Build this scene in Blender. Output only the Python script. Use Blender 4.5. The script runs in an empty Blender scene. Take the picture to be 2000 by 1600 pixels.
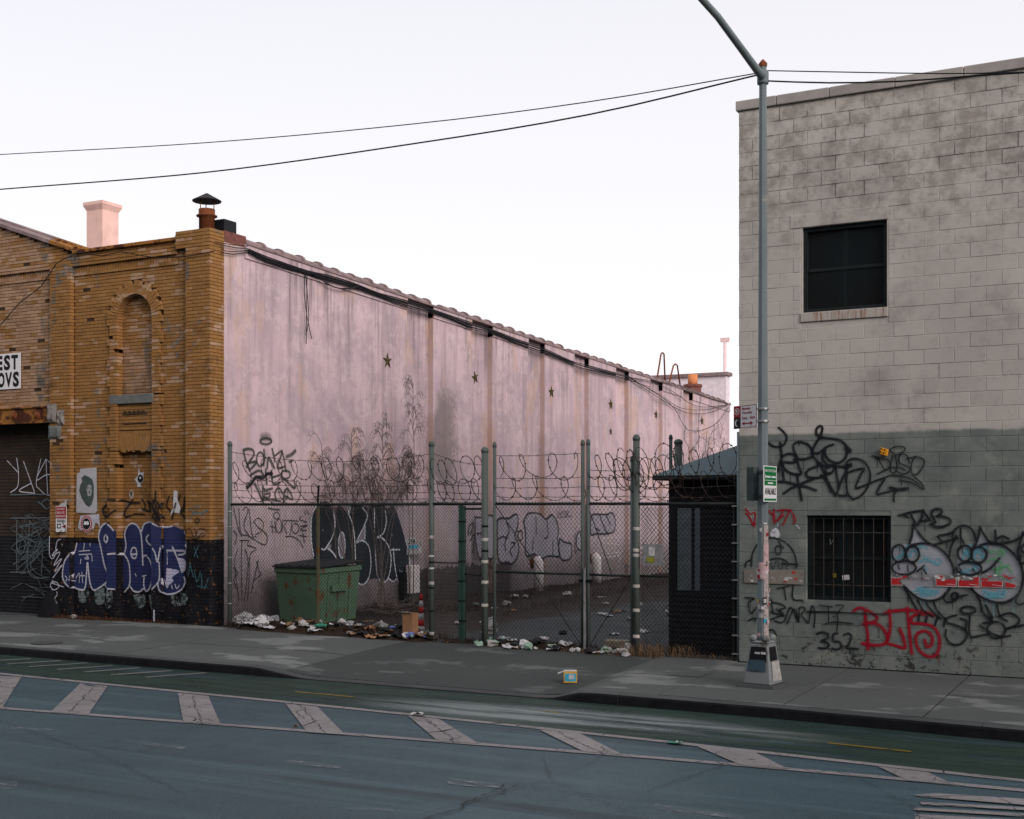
import bpy, bmesh, math, random
from mathutils import Vector, Matrix, noise as mnoise
from mathutils.geometry import tessellate_polygon
random.seed(7)
scene = bpy.context.scene
COL = scene.collection
R = math.radians

# ------------------------------------------------------------------ camera
F = 2480.0; TH = math.atan(1314 / 2480.0); S, C = math.sin(TH), math.cos(TH); CZ = 2.46; HY = 990.0
cam = bpy.data.cameras.new('camera'); camo = bpy.data.objects.new('camera', cam); COL.objects.link(camo)
cam.sensor_width = 36.0; cam.sensor_fit = 'HORIZONTAL'; cam.lens = 36.0 * F / 2000.0
cam.shift_y = (HY - 800) / 2000.0; cam.clip_start = 0.1; cam.clip_end = 3000
camo.location = (0, 0, CZ); camo.rotation_euler = (R(90), 0, TH)
scene.camera = camo

# ------------------------------------------------------------------ light
w = bpy.data.worlds.new('World'); scene.world = w; w.use_nodes = True
wt = w.node_tree; bg = wt.nodes['Background']
sky = wt.nodes.new('ShaderNodeTexSky'); sky.sky_type = 'NISHITA'; sky.sun_disc = False
SUN_EL = R(21); SUN_AZ = math.atan2(0.80, -0.42)        # azimuth clockwise from +Y
sky.sun_elevation = SUN_EL; sky.sun_rotation = SUN_AZ
sky.air_density = 1.0; sky.dust_density = 5.0; sky.ozone_density = 1.0
mixn = wt.nodes.new('ShaderNodeMix'); mixn.data_type = 'RGBA'; mixn.inputs[0].default_value = 0.82   # high even cloud veil
tc = wt.nodes.new('ShaderNodeTexCoord'); sx = wt.nodes.new('ShaderNodeSeparateXYZ'); mr = wt.nodes.new('ShaderNodeMapRange'); vg = wt.nodes.new('ShaderNodeMix'); vg.data_type = 'RGBA'
mr.inputs[1].default_value = 0.0; mr.inputs[2].default_value = 0.42; vg.inputs[6].default_value = (8.4, 8.0, 8.2, 1); vg.inputs[7].default_value = (6.70, 6.60, 6.82, 1)
wt.links.new(tc.outputs['Generated'], sx.inputs[0]); wt.links.new(sx.outputs[2], mr.inputs[0]); wt.links.new(mr.outputs[0], vg.inputs[0]); wt.links.new(vg.outputs[2], mixn.inputs[7])
wt.links.new(sky.outputs[0], mixn.inputs[6]); wt.links.new(mixn.outputs[2], bg.inputs[0])
bg.inputs[1].default_value = 0.10
sun = bpy.data.lights.new('sun', 'SUN'); suno = bpy.data.objects.new('sun', sun); COL.objects.link(suno)
sun.energy = 1.5; sun.angle = R(32); sun.color = (1.0, 0.89, 0.87)
sd = Vector((math.sin(SUN_AZ) * math.cos(SUN_EL), math.cos(SUN_AZ) * math.cos(SUN_EL), math.sin(SUN_EL)))
suno.rotation_euler = (-sd).to_track_quat('-Z', 'Y').to_euler(); suno.location = (0, 0, 30)
vs = scene.view_settings
vs.view_transform = 'Standard'; vs.look = 'None'; vs.exposure = 0.60; vs.gamma = 1.0; vs.use_curve_mapping = False
scene.render.engine = 'CYCLES'
scene.cycles.transparent_max_bounces = 24

# ------------------------------------------------------------------ pixel -> place helpers (a pixel is only a direction)
XB, YB = -16.33, 18.69      # pink side wall plane / brick front plane
YG, XG = 17.90, -5.74       # grey block building front plane / its corner
def ray(px, py):
    r = (px - 1000) / F; u = (HY - py) / F
    return Vector((r * C - S, r * S + C, u))
CAMP = Vector((0, 0, CZ))
def onZ(px, py, z):
    d = ray(px, py); return CAMP + d * ((z - CZ) / d.z)
def onY(px, py, y):
    d = ray(px, py); return CAMP + d * (y / d.y)
def onX(px, py, x):
    d = ray(px, py); return CAMP + d * (x / d.x)
def onV(px, py, p, dr):                                  # vertical plane through p along dr
    d = ray(px, py); n = Vector((-dr[1], dr[0], 0)); return CAMP + d * ((Vector(p) - CAMP).dot(n) / d.dot(n))
FA, FB = Vector((-15.80, 18.60, 0)), Vector((-5.80, 17.98, 0)); FD = (FB - FA).normalized()
def onF(px, py): return onV(px, py, FA, FD)

# ------------------------------------------------------------------ objects
ORG = {}
def setp(o, label=None, cat=None, group=None, kind=None):
    if label: o['label'] = label
    if cat: o['category'] = cat
    if group: o['group'] = group
    if kind: o['kind'] = kind
    return o
def thing(name, loc, label, cat, group=None):
    o = bpy.data.objects.new(name, None); COL.objects.link(o); o.location = loc; o.empty_display_size = .2
    ORG[o.name] = Vector(loc); return setp(o, label, cat, group)
def link_mesh(name, me, parent=None, loc=None):
    o = bpy.data.objects.new(name, me); COL.objects.link(o)
    if parent is not None:
        o.parent = parent; base = ORG[parent.name]
    else: base = Vector((0, 0, 0))
    wl = Vector(loc) if loc is not None else base
    o.location = wl - base; ORG[o.name] = wl
    return o
class MB:
    def __init__(s): s.v = []; s.f = []; s.uv = None; s.fm = []
    def quad(s, a, b, c, d):
        i = len(s.v); s.v += [tuple(a), tuple(b), tuple(c), tuple(d)]; s.f.append((i, i+1, i+2, i+3)); return s
    def poly(s, pts):
        i = len(s.v); s.v += [tuple(p) for p in pts]; s.f.append(tuple(range(i, i+len(pts)))); return s
    def box(s, a, b, top=None):
        x0, y0, z0 = a; x1, y1, z1 = b; i = len(s.v)
        s.v += [(x0,y0,z0),(x1,y0,z0),(x1,y1,z0),(x0,y1,z0),(x0,y0,z1),(x1,y0,z1),(x1,y1,z1),(x0,y1,z1)]
        s.f += [(i,i+3,i+2,i+1),(i+4,i+5,i+6,i+7),(i,i+1,i+5,i+4),(i+1,i+2,i+6,i+5),(i+2,i+3,i+7,i+6),(i+3,i,i+4,i+7)]; return s
    def obox(s, o, ax, ay, az):                           # box from corner o with three edge vectors
        o, ax, ay, az = map(Vector, (o, ax, ay, az)); i = len(s.v)
        P = [o, o+ax, o+ax+ay, o+ay]; s.v += [tuple(p) for p in P] + [tuple(p+az) for p in P]
        s.f += [(i,i+3,i+2,i+1),(i+4,i+5,i+6,i+7),(i,i+1,i+5,i+4),(i+1,i+2,i+6,i+5),(i+2,i+3,i+7,i+6),(i+3,i,i+4,i+7)]; return s
    def frus(s, P, Q):                                    # loft of two loops with caps
        n = len(P); i = len(s.v); s.v += [tuple(p) for p in P] + [tuple(q) for q in Q]
        for k in range(n): s.f.append((i+k, i+(k+1) % n, i+n+(k+1) % n, i+n+k))
        s.f.append(tuple(i+n-1-k for k in range(n))); s.f.append(tuple(i+n+k for k in range(n))); return s
    def tube(s, pts, r, n=6, cap=True):
        pts = [Vector(p) for p in pts]; m = len(pts); i0 = len(s.v)
        if not hasattr(r, '__len__'): r = [r] * m
        up = None
        for k in range(m):
            t = (pts[min(k+1, m-1)] - pts[max(k-1, 0)])
            t = t.normalized() if t.length > 1e-9 else Vector((0, 0, 1))
            if up is None:
                up = t.cross(Vector((0.13, 0.21, 1.0))) if abs(t.z) < .95 else t.cross(Vector((1, .1, 0)))
            up = (up - t * up.dot(t)).normalized(); b = t.cross(up)
            for j in range(n):
                a = 2*math.pi*j/n; s.v.append(tuple(pts[k] + (up*math.cos(a) + b*math.sin(a))*r[k]))
        for k in range(m-1):
            for j in range(n):
                a = i0+k*n+j; b2 = i0+k*n+(j+1) % n; s.f.append((a, b2, b2+n, a+n))
        if cap:
            s.f.append(tuple(i0+n-1-j for j in range(n))); s.f.append(tuple(i0+(m-1)*n+j for j in range(n)))
        return s
    def lathe(s, c, prof, n=16):
        c = Vector(c); i0 = len(s.v)
        for r, z in prof:
            for j in range(n):
                a = 2*math.pi*j/n; s.v.append((c.x+r*math.cos(a), c.y+r*math.sin(a), c.z+z))
        for k in range(len(prof)-1):
            for j in range(n):
                a = i0+k*n+j; b = i0+k*n+(j+1) % n; s.f.append((a, b, b+n, a+n))
        s.f.append(tuple(i0+n-1-j for j in range(n))); s.f.append(tuple(i0+(len(prof)-1)*n+j for j in range(n)))
        return s
    def mesh(s, name, m, off=Vector((0, 0, 0)), smooth=False):
        me = bpy.data.meshes.new(name)
        me.from_pydata([(x-off.x, y-off.y, z-off.z) for x, y, z in s.v], [], s.f)
        if s.uv:
            ul = me.uv_layers.new(name='UVMap')
            fl = [c for li in range(len(me.loops)) for c in s.uv[me.loops[li].vertex_index]]
            ul.data.foreach_set('uv', fl)
        for mm in (m if isinstance(m, (list, tuple)) else [m]): me.materials.append(mm)
        if s.fm:
            for p, k in zip(me.polygons, s.fm): p.material_index = k
        if smooth:
            me.polygons.foreach_set('use_smooth', [True]*len(me.polygons))
        me.update(); return me
    def build(s, name, m, parent=None, smooth=False, loc=None):
        if parent is not None: off = ORG[parent.name]
        elif loc is not None: off = Vector(loc)
        else:
            xs = [p[0] for p in s.v]; ys = [p[1] for p in s.v]; zs = [p[2] for p in s.v]
            off = Vector(((min(xs)+max(xs))/2, (min(ys)+max(ys))/2, min(zs)))
        return link_mesh(name, s.mesh(name, m, off, smooth), parent, off)
def bevel(o, wd=.01, seg=2):
    md = o.modifiers.new('bevel', 'BEVEL'); md.width = wd; md.segments = seg; md.limit_method = 'ANGLE'; md.angle_limit = R(35); return o
def copy_tree(o, loc, label=None, rz=0.0):
    c = o.copy(); COL.objects.link(c); c.location = loc; c.rotation_euler.z = rz; ORG[c.name] = Vector(loc)
    if label: c['label'] = label
    for ch in o.children:
        k = ch.copy(); COL.objects.link(k); k.parent = c
    return c

# ------------------------------------------------------------------ node helpers
def sr(r, g, b):
    f = lambda c: (c/255/12.92) if c <= 10.3 else ((c/255+.055)/1.055)**2.4
    return (f(r), f(g), f(b), 1)
class M:
    def __init__(s, name, rough=.8, spec=.3, metal=0.0):
        s.m = bpy.data.materials.new(name); s.m.use_nodes = True; s.t = s.m.node_tree
        s.b = s.t.nodes['Principled BSDF']; s.b.inputs['Roughness'].default_value = rough
        s.b.inputs['Specular IOR Level'].default_value = spec if name.endswith('glass') else spec*.3; s.b.inputs['Metallic'].default_value = metal
        s.out = s.t.nodes['Material Output']; s._pos = None
    def put(s, sock, v):
        if isinstance(v, bpy.types.NodeSocket): s.t.links.new(v, sock)
        else:
            if isinstance(v, tuple) and len(v) == 3 and sock.type == 'RGBA': v = v + (1,)
            sock.default_value = v
    def n(s, t, ins=None, **kw):
        nd = s.t.nodes.new(t)
        for k, v in kw.items(): setattr(nd, k, v)
        for k, v in (ins or {}).items(): s.put(nd.inputs[k], v)
        return nd
    def pos(s):
        if s._pos is None: s._pos = s.n('ShaderNodeNewGeometry').outputs['Position']
        return s._pos
    def xyz(s):
        if not hasattr(s, '_x'): s._x = s.n('ShaderNodeSeparateXYZ', {0: s.pos()}).outputs
        return s._x
    def sc(s, v): return s.n('ShaderNodeVectorMath', {0: s.pos(), 1: v}, operation='MULTIPLY').outputs[0]
    def noise(s, scale=5, detail=4, rough=.6, vec=None, dist=0.0):
        return s.n('ShaderNodeTexNoise', {'Vector': vec if vec is not None else s.pos(), 'Scale': scale, 'Detail': detail, 'Roughness': rough, 'Distortion': dist}).outputs[0]
    def white(s, vec): return s.n('ShaderNodeTexWhiteNoise', {'Vector': vec}, noise_dimensions='3D').outputs[0]
    def vor(s, scale, vec=None, feature='DISTANCE_TO_EDGE', rnd=1.0):
        return s.n('ShaderNodeTexVoronoi', {'Vector': vec if vec is not None else s.pos(), 'Scale': scale, 'Randomness': rnd}, feature=feature).outputs[0]
    def math(s, op, a, b=0.0, c=0.0, clamp=False):
        return s.n('ShaderNodeMath', {0: a, 1: b, 2: c}, operation=op, use_clamp=clamp).outputs[0]
    def step(s, v, a, b):                                 # smooth ramp 0..1 as v goes a..b
        return s.n('ShaderNodeMapRange', {0: v, 1: a, 2: b, 3: 0.0, 4: 1.0}, interpolation_type='SMOOTHSTEP').outputs[0]
    def mul(s, a, b): return s.math('MULTIPLY', a, b)
    def mix(s, f, a, b, mode='MIX'):
        nd = s.n('ShaderNodeMix', data_type='RGBA', blend_type=mode)
        s.put(nd.inputs[0], f); s.put(nd.inputs[6], a); s.put(nd.inputs[7], b); return nd.outputs[2]
    def ramp(s, f, stops):
        nd = s.n('ShaderNodeValToRGB', {0: f}); cr = nd.color_ramp
        while len(cr.elements) < len(stops): cr.elements.new(.5)
        for e, (p, c) in zip(cr.elements, stops): e.position = p; e.color = c if len(c) == 4 else c + (1,)
        return nd.outputs[0]
    def bump(s, h, strength=.3, dist=.01):
        nd = s.n('ShaderNodeBump', {'Height': h, 'Strength': strength, 'Distance': dist}); s.t.links.new(nd.outputs[0], s.b.inputs['Normal']); return s
    def col(s, c): s.put(s.b.inputs['Base Color'], c); return s
    def rough(s, c): s.put(s.b.inputs['Roughness'], c); return s
    def alpha(s, a): s.put(s.b.inputs['Alpha'], a); return s
def plain(name, c, rough=.7, spec=.3, metal=0.0, var=.25, scale=9, bump=.0):
    m = M(name, rough, spec, metal); f = m.noise(scale, 4)
    dk = tuple(x*(1-var) for x in c[:3]) + (1,); lt = tuple(min(1, x*(1+var)) for x in c[:3]) + (1,)
    m.col(m.ramp(f, [(.3, dk), (.7, lt)]))
    if bump: m.bump(m.noise(scale*8, 3), bump, .005)
    return m.m
# ------------------------------------------------------------------ materials
NA_, NB_ = -18.77, -17.85
CH, BL = 0.0675, 0.215      # brick course, brick length
def make_brick(name, mortar=False):
    m = M(name, .85, .25); x, y, z = m.xyz()[0], m.xyz()[1], m.xyz()[2]
    row = m.math('FLOOR', m.math('DIVIDE', m.math('SUBTRACT', z, .2), CH))
    off = m.mul(m.math('MODULO', row, 2.0), BL/2)
    colm = m.math('FLOOR', m.math('DIVIDE', m.math('ADD', m.math('ADD', x, y), off), BL))
    key = m.n('ShaderNodeCombineXYZ', {0: colm, 1: row, 2: 3.0}).outputs[0]
    rnd = m.white(key)
    big = m.noise(1.1, 3, .6); med = m.noise(4.5, 5, .65); fine = m.noise(70, 3)
    if mortar:
        c = m.ramp(med, [(.3, sr(46, 37, 30)), (.7, sr(76, 60, 46))])
    else:
        c = m.ramp(rnd, [(0, sr(132, 97, 58)), (.35, sr(146, 108, 65)), (.7, sr(140, 102, 62)), (1, sr(153, 114, 70))])
        pale = m.ramp(rnd, [(0, sr(136, 112, 94)), (.5, sr(160, 134, 116)), (1, sr(176, 150, 130))])
        # bricks that have lost their ochre paint, in drifts
        lost = m.step(m.math('ADD', m.math('ADD', m.mul(big, 1.15), m.mul(rnd, .34)), 0.0), .87, .97)
        bay = m.step(m.math('ADD', x, m.mul(med, .25)), -20.42, -20.5)            # unpainted bay over the shutter
        lost = m.math('MAXIMUM', lost, m.mul(bay, m.step(m.math('ADD', m.mul(big, .9), m.mul(rnd, .4)), .45, .60)))
        nb_ = m.mul(m.mul(m.step(x, NA_, NA_+.02), m.step(x, NB_, NB_-.02)), m.mul(m.step(z, 4.7, 4.72), m.step(m.math('ADD', z, m.mul(rnd, .9)), 6.1, 5.6)))
        lost = m.math('MAXIMUM', lost, nb_)
        c = m.mix(m.mul(lost, .62), c, pale)
        grey = m.mul(m.step(m.noise(1.7, 3, .6, m.sc((1, 1, .6))), .57, .68), m.step(rnd, .30, .55))
        c = m.mix(m.mul(grey, .8), c, sr(92, 96, 94))
    soot = m.step(m.noise(2.3, 5, .7), .52, .75)
    c = m.mix(m.mul(soot, .60), c, sr(62, 50, 40))
    c = m.mix(m.mul(m.step(fine, .55, .75), .35), c, sr(70, 52, 36))
    # black painted dado
    edge = m.math('ADD', z, m.mul(m.math('SUBTRACT', med, .5), .05))
    blk = m.step(edge, 1.845, 1.83)
    flake = m.mul(m.step(m.noise(11, 5, .75), .60, .64), .6)
    c = m.mix(m.math('SUBTRACT', blk, m.mul(blk, flake), 0, True), c, m.ramp(med, [(.3, sr(18, 19, 24)), (.75, sr(38, 38, 42))]))
    m.col(c); m.bump(m.math('ADD', m.mul(fine, .5), m.noise(22, 4)), .35, .006); return m.m
def make_stucco():
    m = M('pink stucco', .9, .2); x, y, z = m.xyz()[0], m.xyz()[1], m.xyz()[2]
    st = m.noise(1.0, 6, .62, m.sc((1, 2.6, .16))); st2 = m.noise(1.0, 5, .7, m.sc((1, 9, .35)))
    blot = m.noise(.55, 5, .6); fine = m.noise(9, 5, .7); grain = m.noise(120, 3)
    c = m.ramp(blot, [(.25, sr(170, 152, 162)), (.5, sr(192, 170, 177)), (.75, sr(208, 184, 187))])
    c = m.mix(m.mul(m.step(fine, .45, .75), .35), c, sr(160, 146, 158))
    c = m.mix(m.mul(m.step(st, .46, .70), .46), c, sr(132, 118, 120))
    c = m.mix(m.mul(m.step(m.noise(1.5, 6, .7), .46, .62), .50), c, sr(152, 140, 148))
    c = m.mix(m.mul(m.step(m.noise(2.6, 5, .7), .54, .60), .32), c, sr(210, 190, 192))
    c = m.mix(m.mul(m.step(st2, .52, .74), .36), c, sr(112, 98, 98))
    top = m.mul(m.step(z, 4.6, 7.3), m.step(m.noise(1, 6, .7, m.sc((1, 5, .22))), .48, .66))
    c = m.mix(m.mul(top, .68), c, sr(92, 82, 82))
    # tan patches where the coat has come away
    tan = m.step(m.noise(.8, 6, .62, m.sc((1, 1.2, .55))), .54, .62)
    c = m.mix(m.mul(tan, .45), c, sr(190, 160, 142))
    # one dark damp patch past the first recess
    dp = m.mul(m.step(m.math('ADD', y, m.mul(m.math('SUBTRACT', blot, .5), 2.2)), 26.6, 26.95), m.step(m.math('ADD', y, m.mul(m.math('SUBTRACT', fine, .5), 1.2)), 28.0, 27.5))
    dp = m.mul(dp, m.mul(m.step(z, 2.2, 3.4), m.step(m.math('ADD', z, m.mul(m.math('SUBTRACT', fine, .5), 1.0)), 5.7, 5.0)))
    c = m.mix(m.mul(dp, .62), c, sr(92, 88, 84))
    # lower coat of grey buff paint and dirt splash
    low = m.step(m.math('ADD', z, m.mul(m.math('SUBTRACT', blot, .5), .7)), 2.75, 2.45)
    c = m.mix(m.mul(low, .42), c, sr(138, 134, 140))
    spl = m.step(m.math('ADD', z, m.mul(m.math('SUBTRACT', fine, .5), 1.9)), 1.7, .35)
    c = m.mix(m.mul(spl, .75), c, sr(74, 70, 68))
    brk = m.mul(m.step(m.math('ADD', z, m.mul(m.math('SUBTRACT', fine, .5), .5)), 1.0, .93), m.mul(m.step(y, 26.1, 26.2), m.step(y, 31.0, 30.6)))
    c = m.mix(m.mul(brk, .8), c, sr(46, 42, 42))
    crack = m.mul(m.step(m.vor(.35, m.n('ShaderNodeVectorMath', {0: m.pos(), 1: m.n('ShaderNodeTexNoise', {'Vector': m.pos(), 'Scale': 2.5}).outputs[1]}).outputs[0]), .012, .003), m.step(blot, .48, .6))
    c = m.mix(m.mul(crack, .18), c, sr(70, 60, 60))
    m.col(c); m.bump(m.math('ADD', m.mul(grain, .4), m.math('ADD', fine, m.mul(blot, 1.5))), .30, .02); return m.m
def make_block():
    m = M('painted concrete block', .85, .25); x, y, z = m.xyz()[0], m.xyz()[1], m.xyz()[2]
    row = m.math('FLOOR', m.math('DIVIDE', m.math('SUBTRACT', z, .2), .2))
    off = m.mul(m.math('MODULO', row, 2.0), .2)
    cl = m.math('FLOOR', m.math('DIVIDE', m.math('ADD', m.math('SUBTRACT', x, XG), off), .4))
    rnd = m.white(m.n('ShaderNodeCombineXYZ', {0: cl, 1: row, 2: 1.0}).outputs[0])
    big = m.noise(.7, 4, .6); med = m.noise(3.5, 5, .65); fine = m.noise(60, 4, .6)
    up = m.ramp(m.math('ADD', m.mul(rnd, .10), m.mul(big, .90)), [(.25, sr(156, 153, 148)), (.55, sr(175, 171, 165)), (.8, sr(186, 181, 173))])
    dirt = m.mul(m.step(m.math('ADD', z, m.mul(med, 1.4)), 6.2, 8.0), m.step(m.math('ADD', m.mul(rnd, .08), m.math('ADD', m.mul(med, .6), m.mul(m.noise(9, 5, .75), .4))), .44, .66))
    up = m.mix(m.mul(dirt, .58), up, sr(110, 101, 94))
    drk = m.step(m.noise(1.3, 5, .6), .54, .70)
    up = m.mix(m.mul(drk, .42), up, sr(120, 116, 112)); up = m.mix(m.mul(m.step(m.noise(7, 6, .8), .5, .7), .25), up, sr(108, 104, 100))
    lo = m.ramp(m.math('ADD', m.mul(rnd, .08), m.mul(med, .92)), [(.25, sr(92, 101, 99)), (.5, sr(108, 115, 112)), (.8, sr(126, 130, 125))])
    lo = m.mix(m.mul(m.step(m.noise(1.6, 5, .7), .48, .66), .5), lo, sr(84, 90, 88)); lo = m.mix(m.mul(m.step(m.noise(2.7, 5, .7), .56, .66), .35), lo, sr(142, 146, 138))
    bnd = m.step(m.math('ADD', z, m.mul(m.math('SUBTRACT', med, .5), .10)), 3.525, 3.475)
    c = m.mix(bnd, up, lo)
    fz_ = m.math('FRACT', m.math('DIVIDE', m.math('SUBTRACT', z, .2), .2)); fx_ = m.math('FRACT', m.math('DIVIDE', m.math('ADD', m.math('SUBTRACT', x, XG), off), .4))
    jn = m.math('MAXIMUM', m.math('MAXIMUM', m.step(fz_, .93, .985), m.step(fz_, .07, .015)), m.math('MAXIMUM', m.step(fx_, .965, .992), m.step(fx_, .035, .008)))
    c = m.mix(m.mul(jn, m.mul(m.step(m.math('ADD', z, m.mul(med, 1.2)), 6.9, 7.9), m.mul(.6, m.step(m.noise(2.2, 4), .48, .62)))), c, sr(66, 61, 57))
    # paint flaked off near the pavement
    flk = m.mul(m.math('MAXIMUM', m.step(m.noise(6.5, 5, .72, None, .6), .57, .585), m.step(m.noise(17, 4, .7, None, .6), .60, .615)), m.mul(m.step(m.math('ADD', z, m.mul(m.math('SUBTRACT', big, .5), 1.4)), 1.2, .45), m.step(m.noise(1.9, 3), .44, .50)))
    c = m.mix(m.mul(flk, .85), c, m.ramp(med, [(.4, sr(34, 34, 36)), (.7, sr(70, 62, 58))]))
    c = m.mix(m.mul(m.step(fine, .6, .8), .22), c, sr(60, 60, 60))
    m.col(c); m.bump(m.math('ADD', m.mul(fine, .6), m.noise(14, 5, .7)), .28, .006); return m.m
def make_asphalt(name, a, b, rough=.62, tracks=False):
    m = M(name, rough, .35); big = m.noise(.35, 5, .6); gr = m.noise(160, 2, .7); med = m.noise(2.2, 6, .7)
    c = m.ramp(big, [(.3, a), (.7, b)])
    agg = m.white(m.n('ShaderNodeVectorMath', {0: m.sc((130, 130, 1))}, operation='FLOOR').outputs[0])
    c = m.mix(m.mul(m.step(agg, .75, 1.0), .35), c, tuple(v*2.3 for v in b[:3]) + (1,))
    c = m.mix(m.mul(m.step(med, .52, .72), .35), c, tuple(v*.55 for v in a[:3]) + (1,))
    c = m.mix(m.mul(m.step(m.noise(55, 3, .85), .5, .72), .75), c, tuple(v*2.1 for v in b[:3]) + (1,)); c = m.mix(m.mul(m.step(m.noise(48, 3, .85, m.sc((1, 1, 9))), .48, .3), .7), c, tuple(v*.4 for v in a[:3]) + (1,))
    if tracks:
        s = m.noise(1, 4, .6, m.sc((.10, 2.4, 1)))
        c = m.mix(m.mul(m.step(s, .5, .66), .45), c, tuple(v*1.55 for v in b[:3]) + (1,))
        s2 = m.noise(1, 4, .6, m.sc((.07, 1.7, 2)))
        c = m.mix(m.mul(m.step(s2, .54, .70), .5), c, tuple(v*.5 for v in a[:3]) + (1,))
    m.col(c); m.rough(m.math('ADD', m.mul(med, .25), rough-.1)); m.bump(m.math('ADD', gr, m.mul(agg, .3)), .35, .004); return m
def make_concrete(name, a, b, wet=True):
    m = M(name, .8, .3); med = m.noise(1.6, 6, .65); fine = m.noise(90, 3); big = m.noise(.5, 3)
    c = m.ramp(big, [(.3, a), (.7, b)])
    if wet:
        d = m.step(m.noise(.75, 6, .6, m.sc((.75, 1.35, 1))), .395, .45)
        c = m.mix(m.mul(d, .72), c, tuple(v*.42 for v in a[:3]) + (1,))
    c = m.mix(m.mul(m.step(med, .5, .7), .35), c, tuple(v*.6 for v in a[:3]) + (1,))
    c = m.mix(m.mul(m.step(m.vor(2.6, None, 'F1'), .075, .04), .8), c, (.02, .02, .02, 1)); c = m.mix(m.mul(m.step(m.noise(30, 4, .8), .52, .7), .4), c, tuple(v*.45 for v in a[:3]) + (1,))
    m.col(c); m.bump(m.math('ADD', m.mul(fine, .4), med), .25, .008); return m.m
def make_paint(name, c0, keep=.45, soft=.10, rough=.6, stretch=(1, 1, 1), scale=7.0, crack=False):
    m = M(name, rough, .3); f = m.noise(scale, 6, .72, m.sc(stretch)); g = m.noise(1.2, 3)
    a = m.step(f, keep-soft, keep+soft*.4)
    a = m.math('SUBTRACT', 1.0, m.mul(m.math('SUBTRACT', 1.0, a), .85))
    if crack:
        wv = m.n('ShaderNodeVectorMath', {0: m.pos(), 1: m.n('ShaderNodeVectorMath', {0: m.n('ShaderNodeTexNoise', {'Vector': m.pos(), 'Scale': 3.0}).outputs[1], 1: (.25, .25, 0)}, operation='MULTIPLY').outputs[0]}).outputs[0]
        cr = m.step(m.vor(1.5, wv), .004, .010); a = m.mul(a, cr)
        a = m.mul(a, m.step(m.noise(34, 3, .7), .30, .42))
    m.col(m.ramp(g, [(.3, tuple(v*.72 for v in c0[:3])+(1,)), (.7, c0)])); m.alpha(a); return m.m
def make_spray(name, c0, op=1.0, soft=.35, lines=0):
    m = M(name, .55, .35); uv = m.n('ShaderNodeTexCoord').outputs['UV']; sp = m.n('ShaderNodeSeparateXYZ', {0: uv}).outputs
    a = m.math('SUBTRACT', 1.0, m.math('MINIMUM', sp[0], 1.0)); b = m.math('SUBTRACT', m.mul(sp[1], 2.0), 1.0)
    d = m.math('SQRT', m.math('ADD', m.mul(a, a), m.mul(b, b)))
    g = m.noise(260, 2, .6); e = m.math('ADD', d, m.mul(m.math('SUBTRACT', g, .5), .5))
    al = m.mul(m.step(e, 1.02, 1.0-soft-.03), op)
    al = m.mul(al, m.step(m.noise(7, 5, .75), .24, .44)); al = m.mul(al, m.math('ADD', .80, m.mul(m.step(m.noise(2.3, 3), .3, .62), .20)))
    if lines:                                             # mortar joints stay visible through thin paint
        z = m.xyz()[2]; fr = m.math('FRACT', m.math('DIVIDE', m.math('SUBTRACT', z, .2), lines))
        al = m.mul(al, m.math('SUBTRACT', 1.0, m.mul(m.step(fr, .86, .92), .55)))
    m.col(c0); m.alpha(al); return m.m
def make_fill(name, c0, c1, lines=0, keep=.30, op=.96):
    m = M(name, .6, .35); f = m.noise(5, 5, .75); g = m.noise(1.7, 5, .7)
    al = m.mul(m.step(f, keep-.06, keep+.03), op)
    if lines:
        z = m.xyz()[2]; fr = m.math('FRACT', m.math('DIVIDE', m.math('SUBTRACT', z, .2), lines))
        al = m.mul(al, m.math('SUBTRACT', 1.0, m.mul(m.step(fr, .86, .92), .6)))
    m.col(m.ramp(g, [(.3, c0), (.7, c1)])); m.alpha(al); return m.m
def make_rusty(name, base, rust=sr(110, 56, 30), amt=.6, rough=.6, metal=0.0):
    m = M(name, rough, .4, metal); f = m.noise(3.2, 6, .72); g = m.noise(1.2, 4)
    c = m.ramp(g, [(.3, tuple(v*.75 for v in base[:3])+(1,)), (.7, base)])
    c = m.mix(m.mul(m.step(m.noise(40, 4), .5, .75), .3), c, tuple(v*.5 for v in base[:3])+(1,))
    c = m.mix(m.step(f, amt, amt+.07), c, rust); m.col(c); m.bump(m.noise(35, 4), .15, .004); return m.m

BRICK = make_brick('ochre painted brick'); MORTAR = make_brick('dark mortar', True)
STUCCO = make_stucco(); BLOCK = make_block()
am = make_asphalt('road asphalt', (.030, .053, .065, 1), (.051, .082, .098, 1), .48, True); ASPHALT = am.m
LOTASPH = make_asphalt('lot asphalt', (.020, .024, .028, 1), (.05, .055, .06, 1), .7).m
CONC = make_concrete('pavement concrete', (.132, .146, .142, 1), (.190, .202, .195, 1))
APRON = make_concrete('driveway concrete', (.082, .092, .091, 1), (.118, .127, .124, 1))
KERBFACE = plain('near-black kerb face', (.010, .011, .013, 1), .55, .3, 0, .4, 6)  # near-black colour for the street-facing kerb faces only
KERB = make_concrete('kerb stone', (.05, .055, .057, 1), (.085, .09, .092, 1), False)
GROUND = make_concrete('ground', (.05, .05, .05, 1), (.09, .09, .085, 1), False)
WPAINT = make_paint('worn white road paint', (.25, .235, .24, 1), .36, .08, .6, (1, 1, 1), 9.0, True)
GPAINT = make_paint('worn green lane paint', (.026, .048, .038, 1), .50, .16, .6, (.16, 1.6, 1), 1.6)
FADED = make_paint('faded white road paint', (.24, .27, .30, 1), .60, .06, .6, (.5, 2.2, 1), 7.0)
YPAINT = make_paint('faded yellow road paint', (.22, .15, .03, 1), .45, .1, .6, (.6, 1, 1), 8.0)
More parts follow.
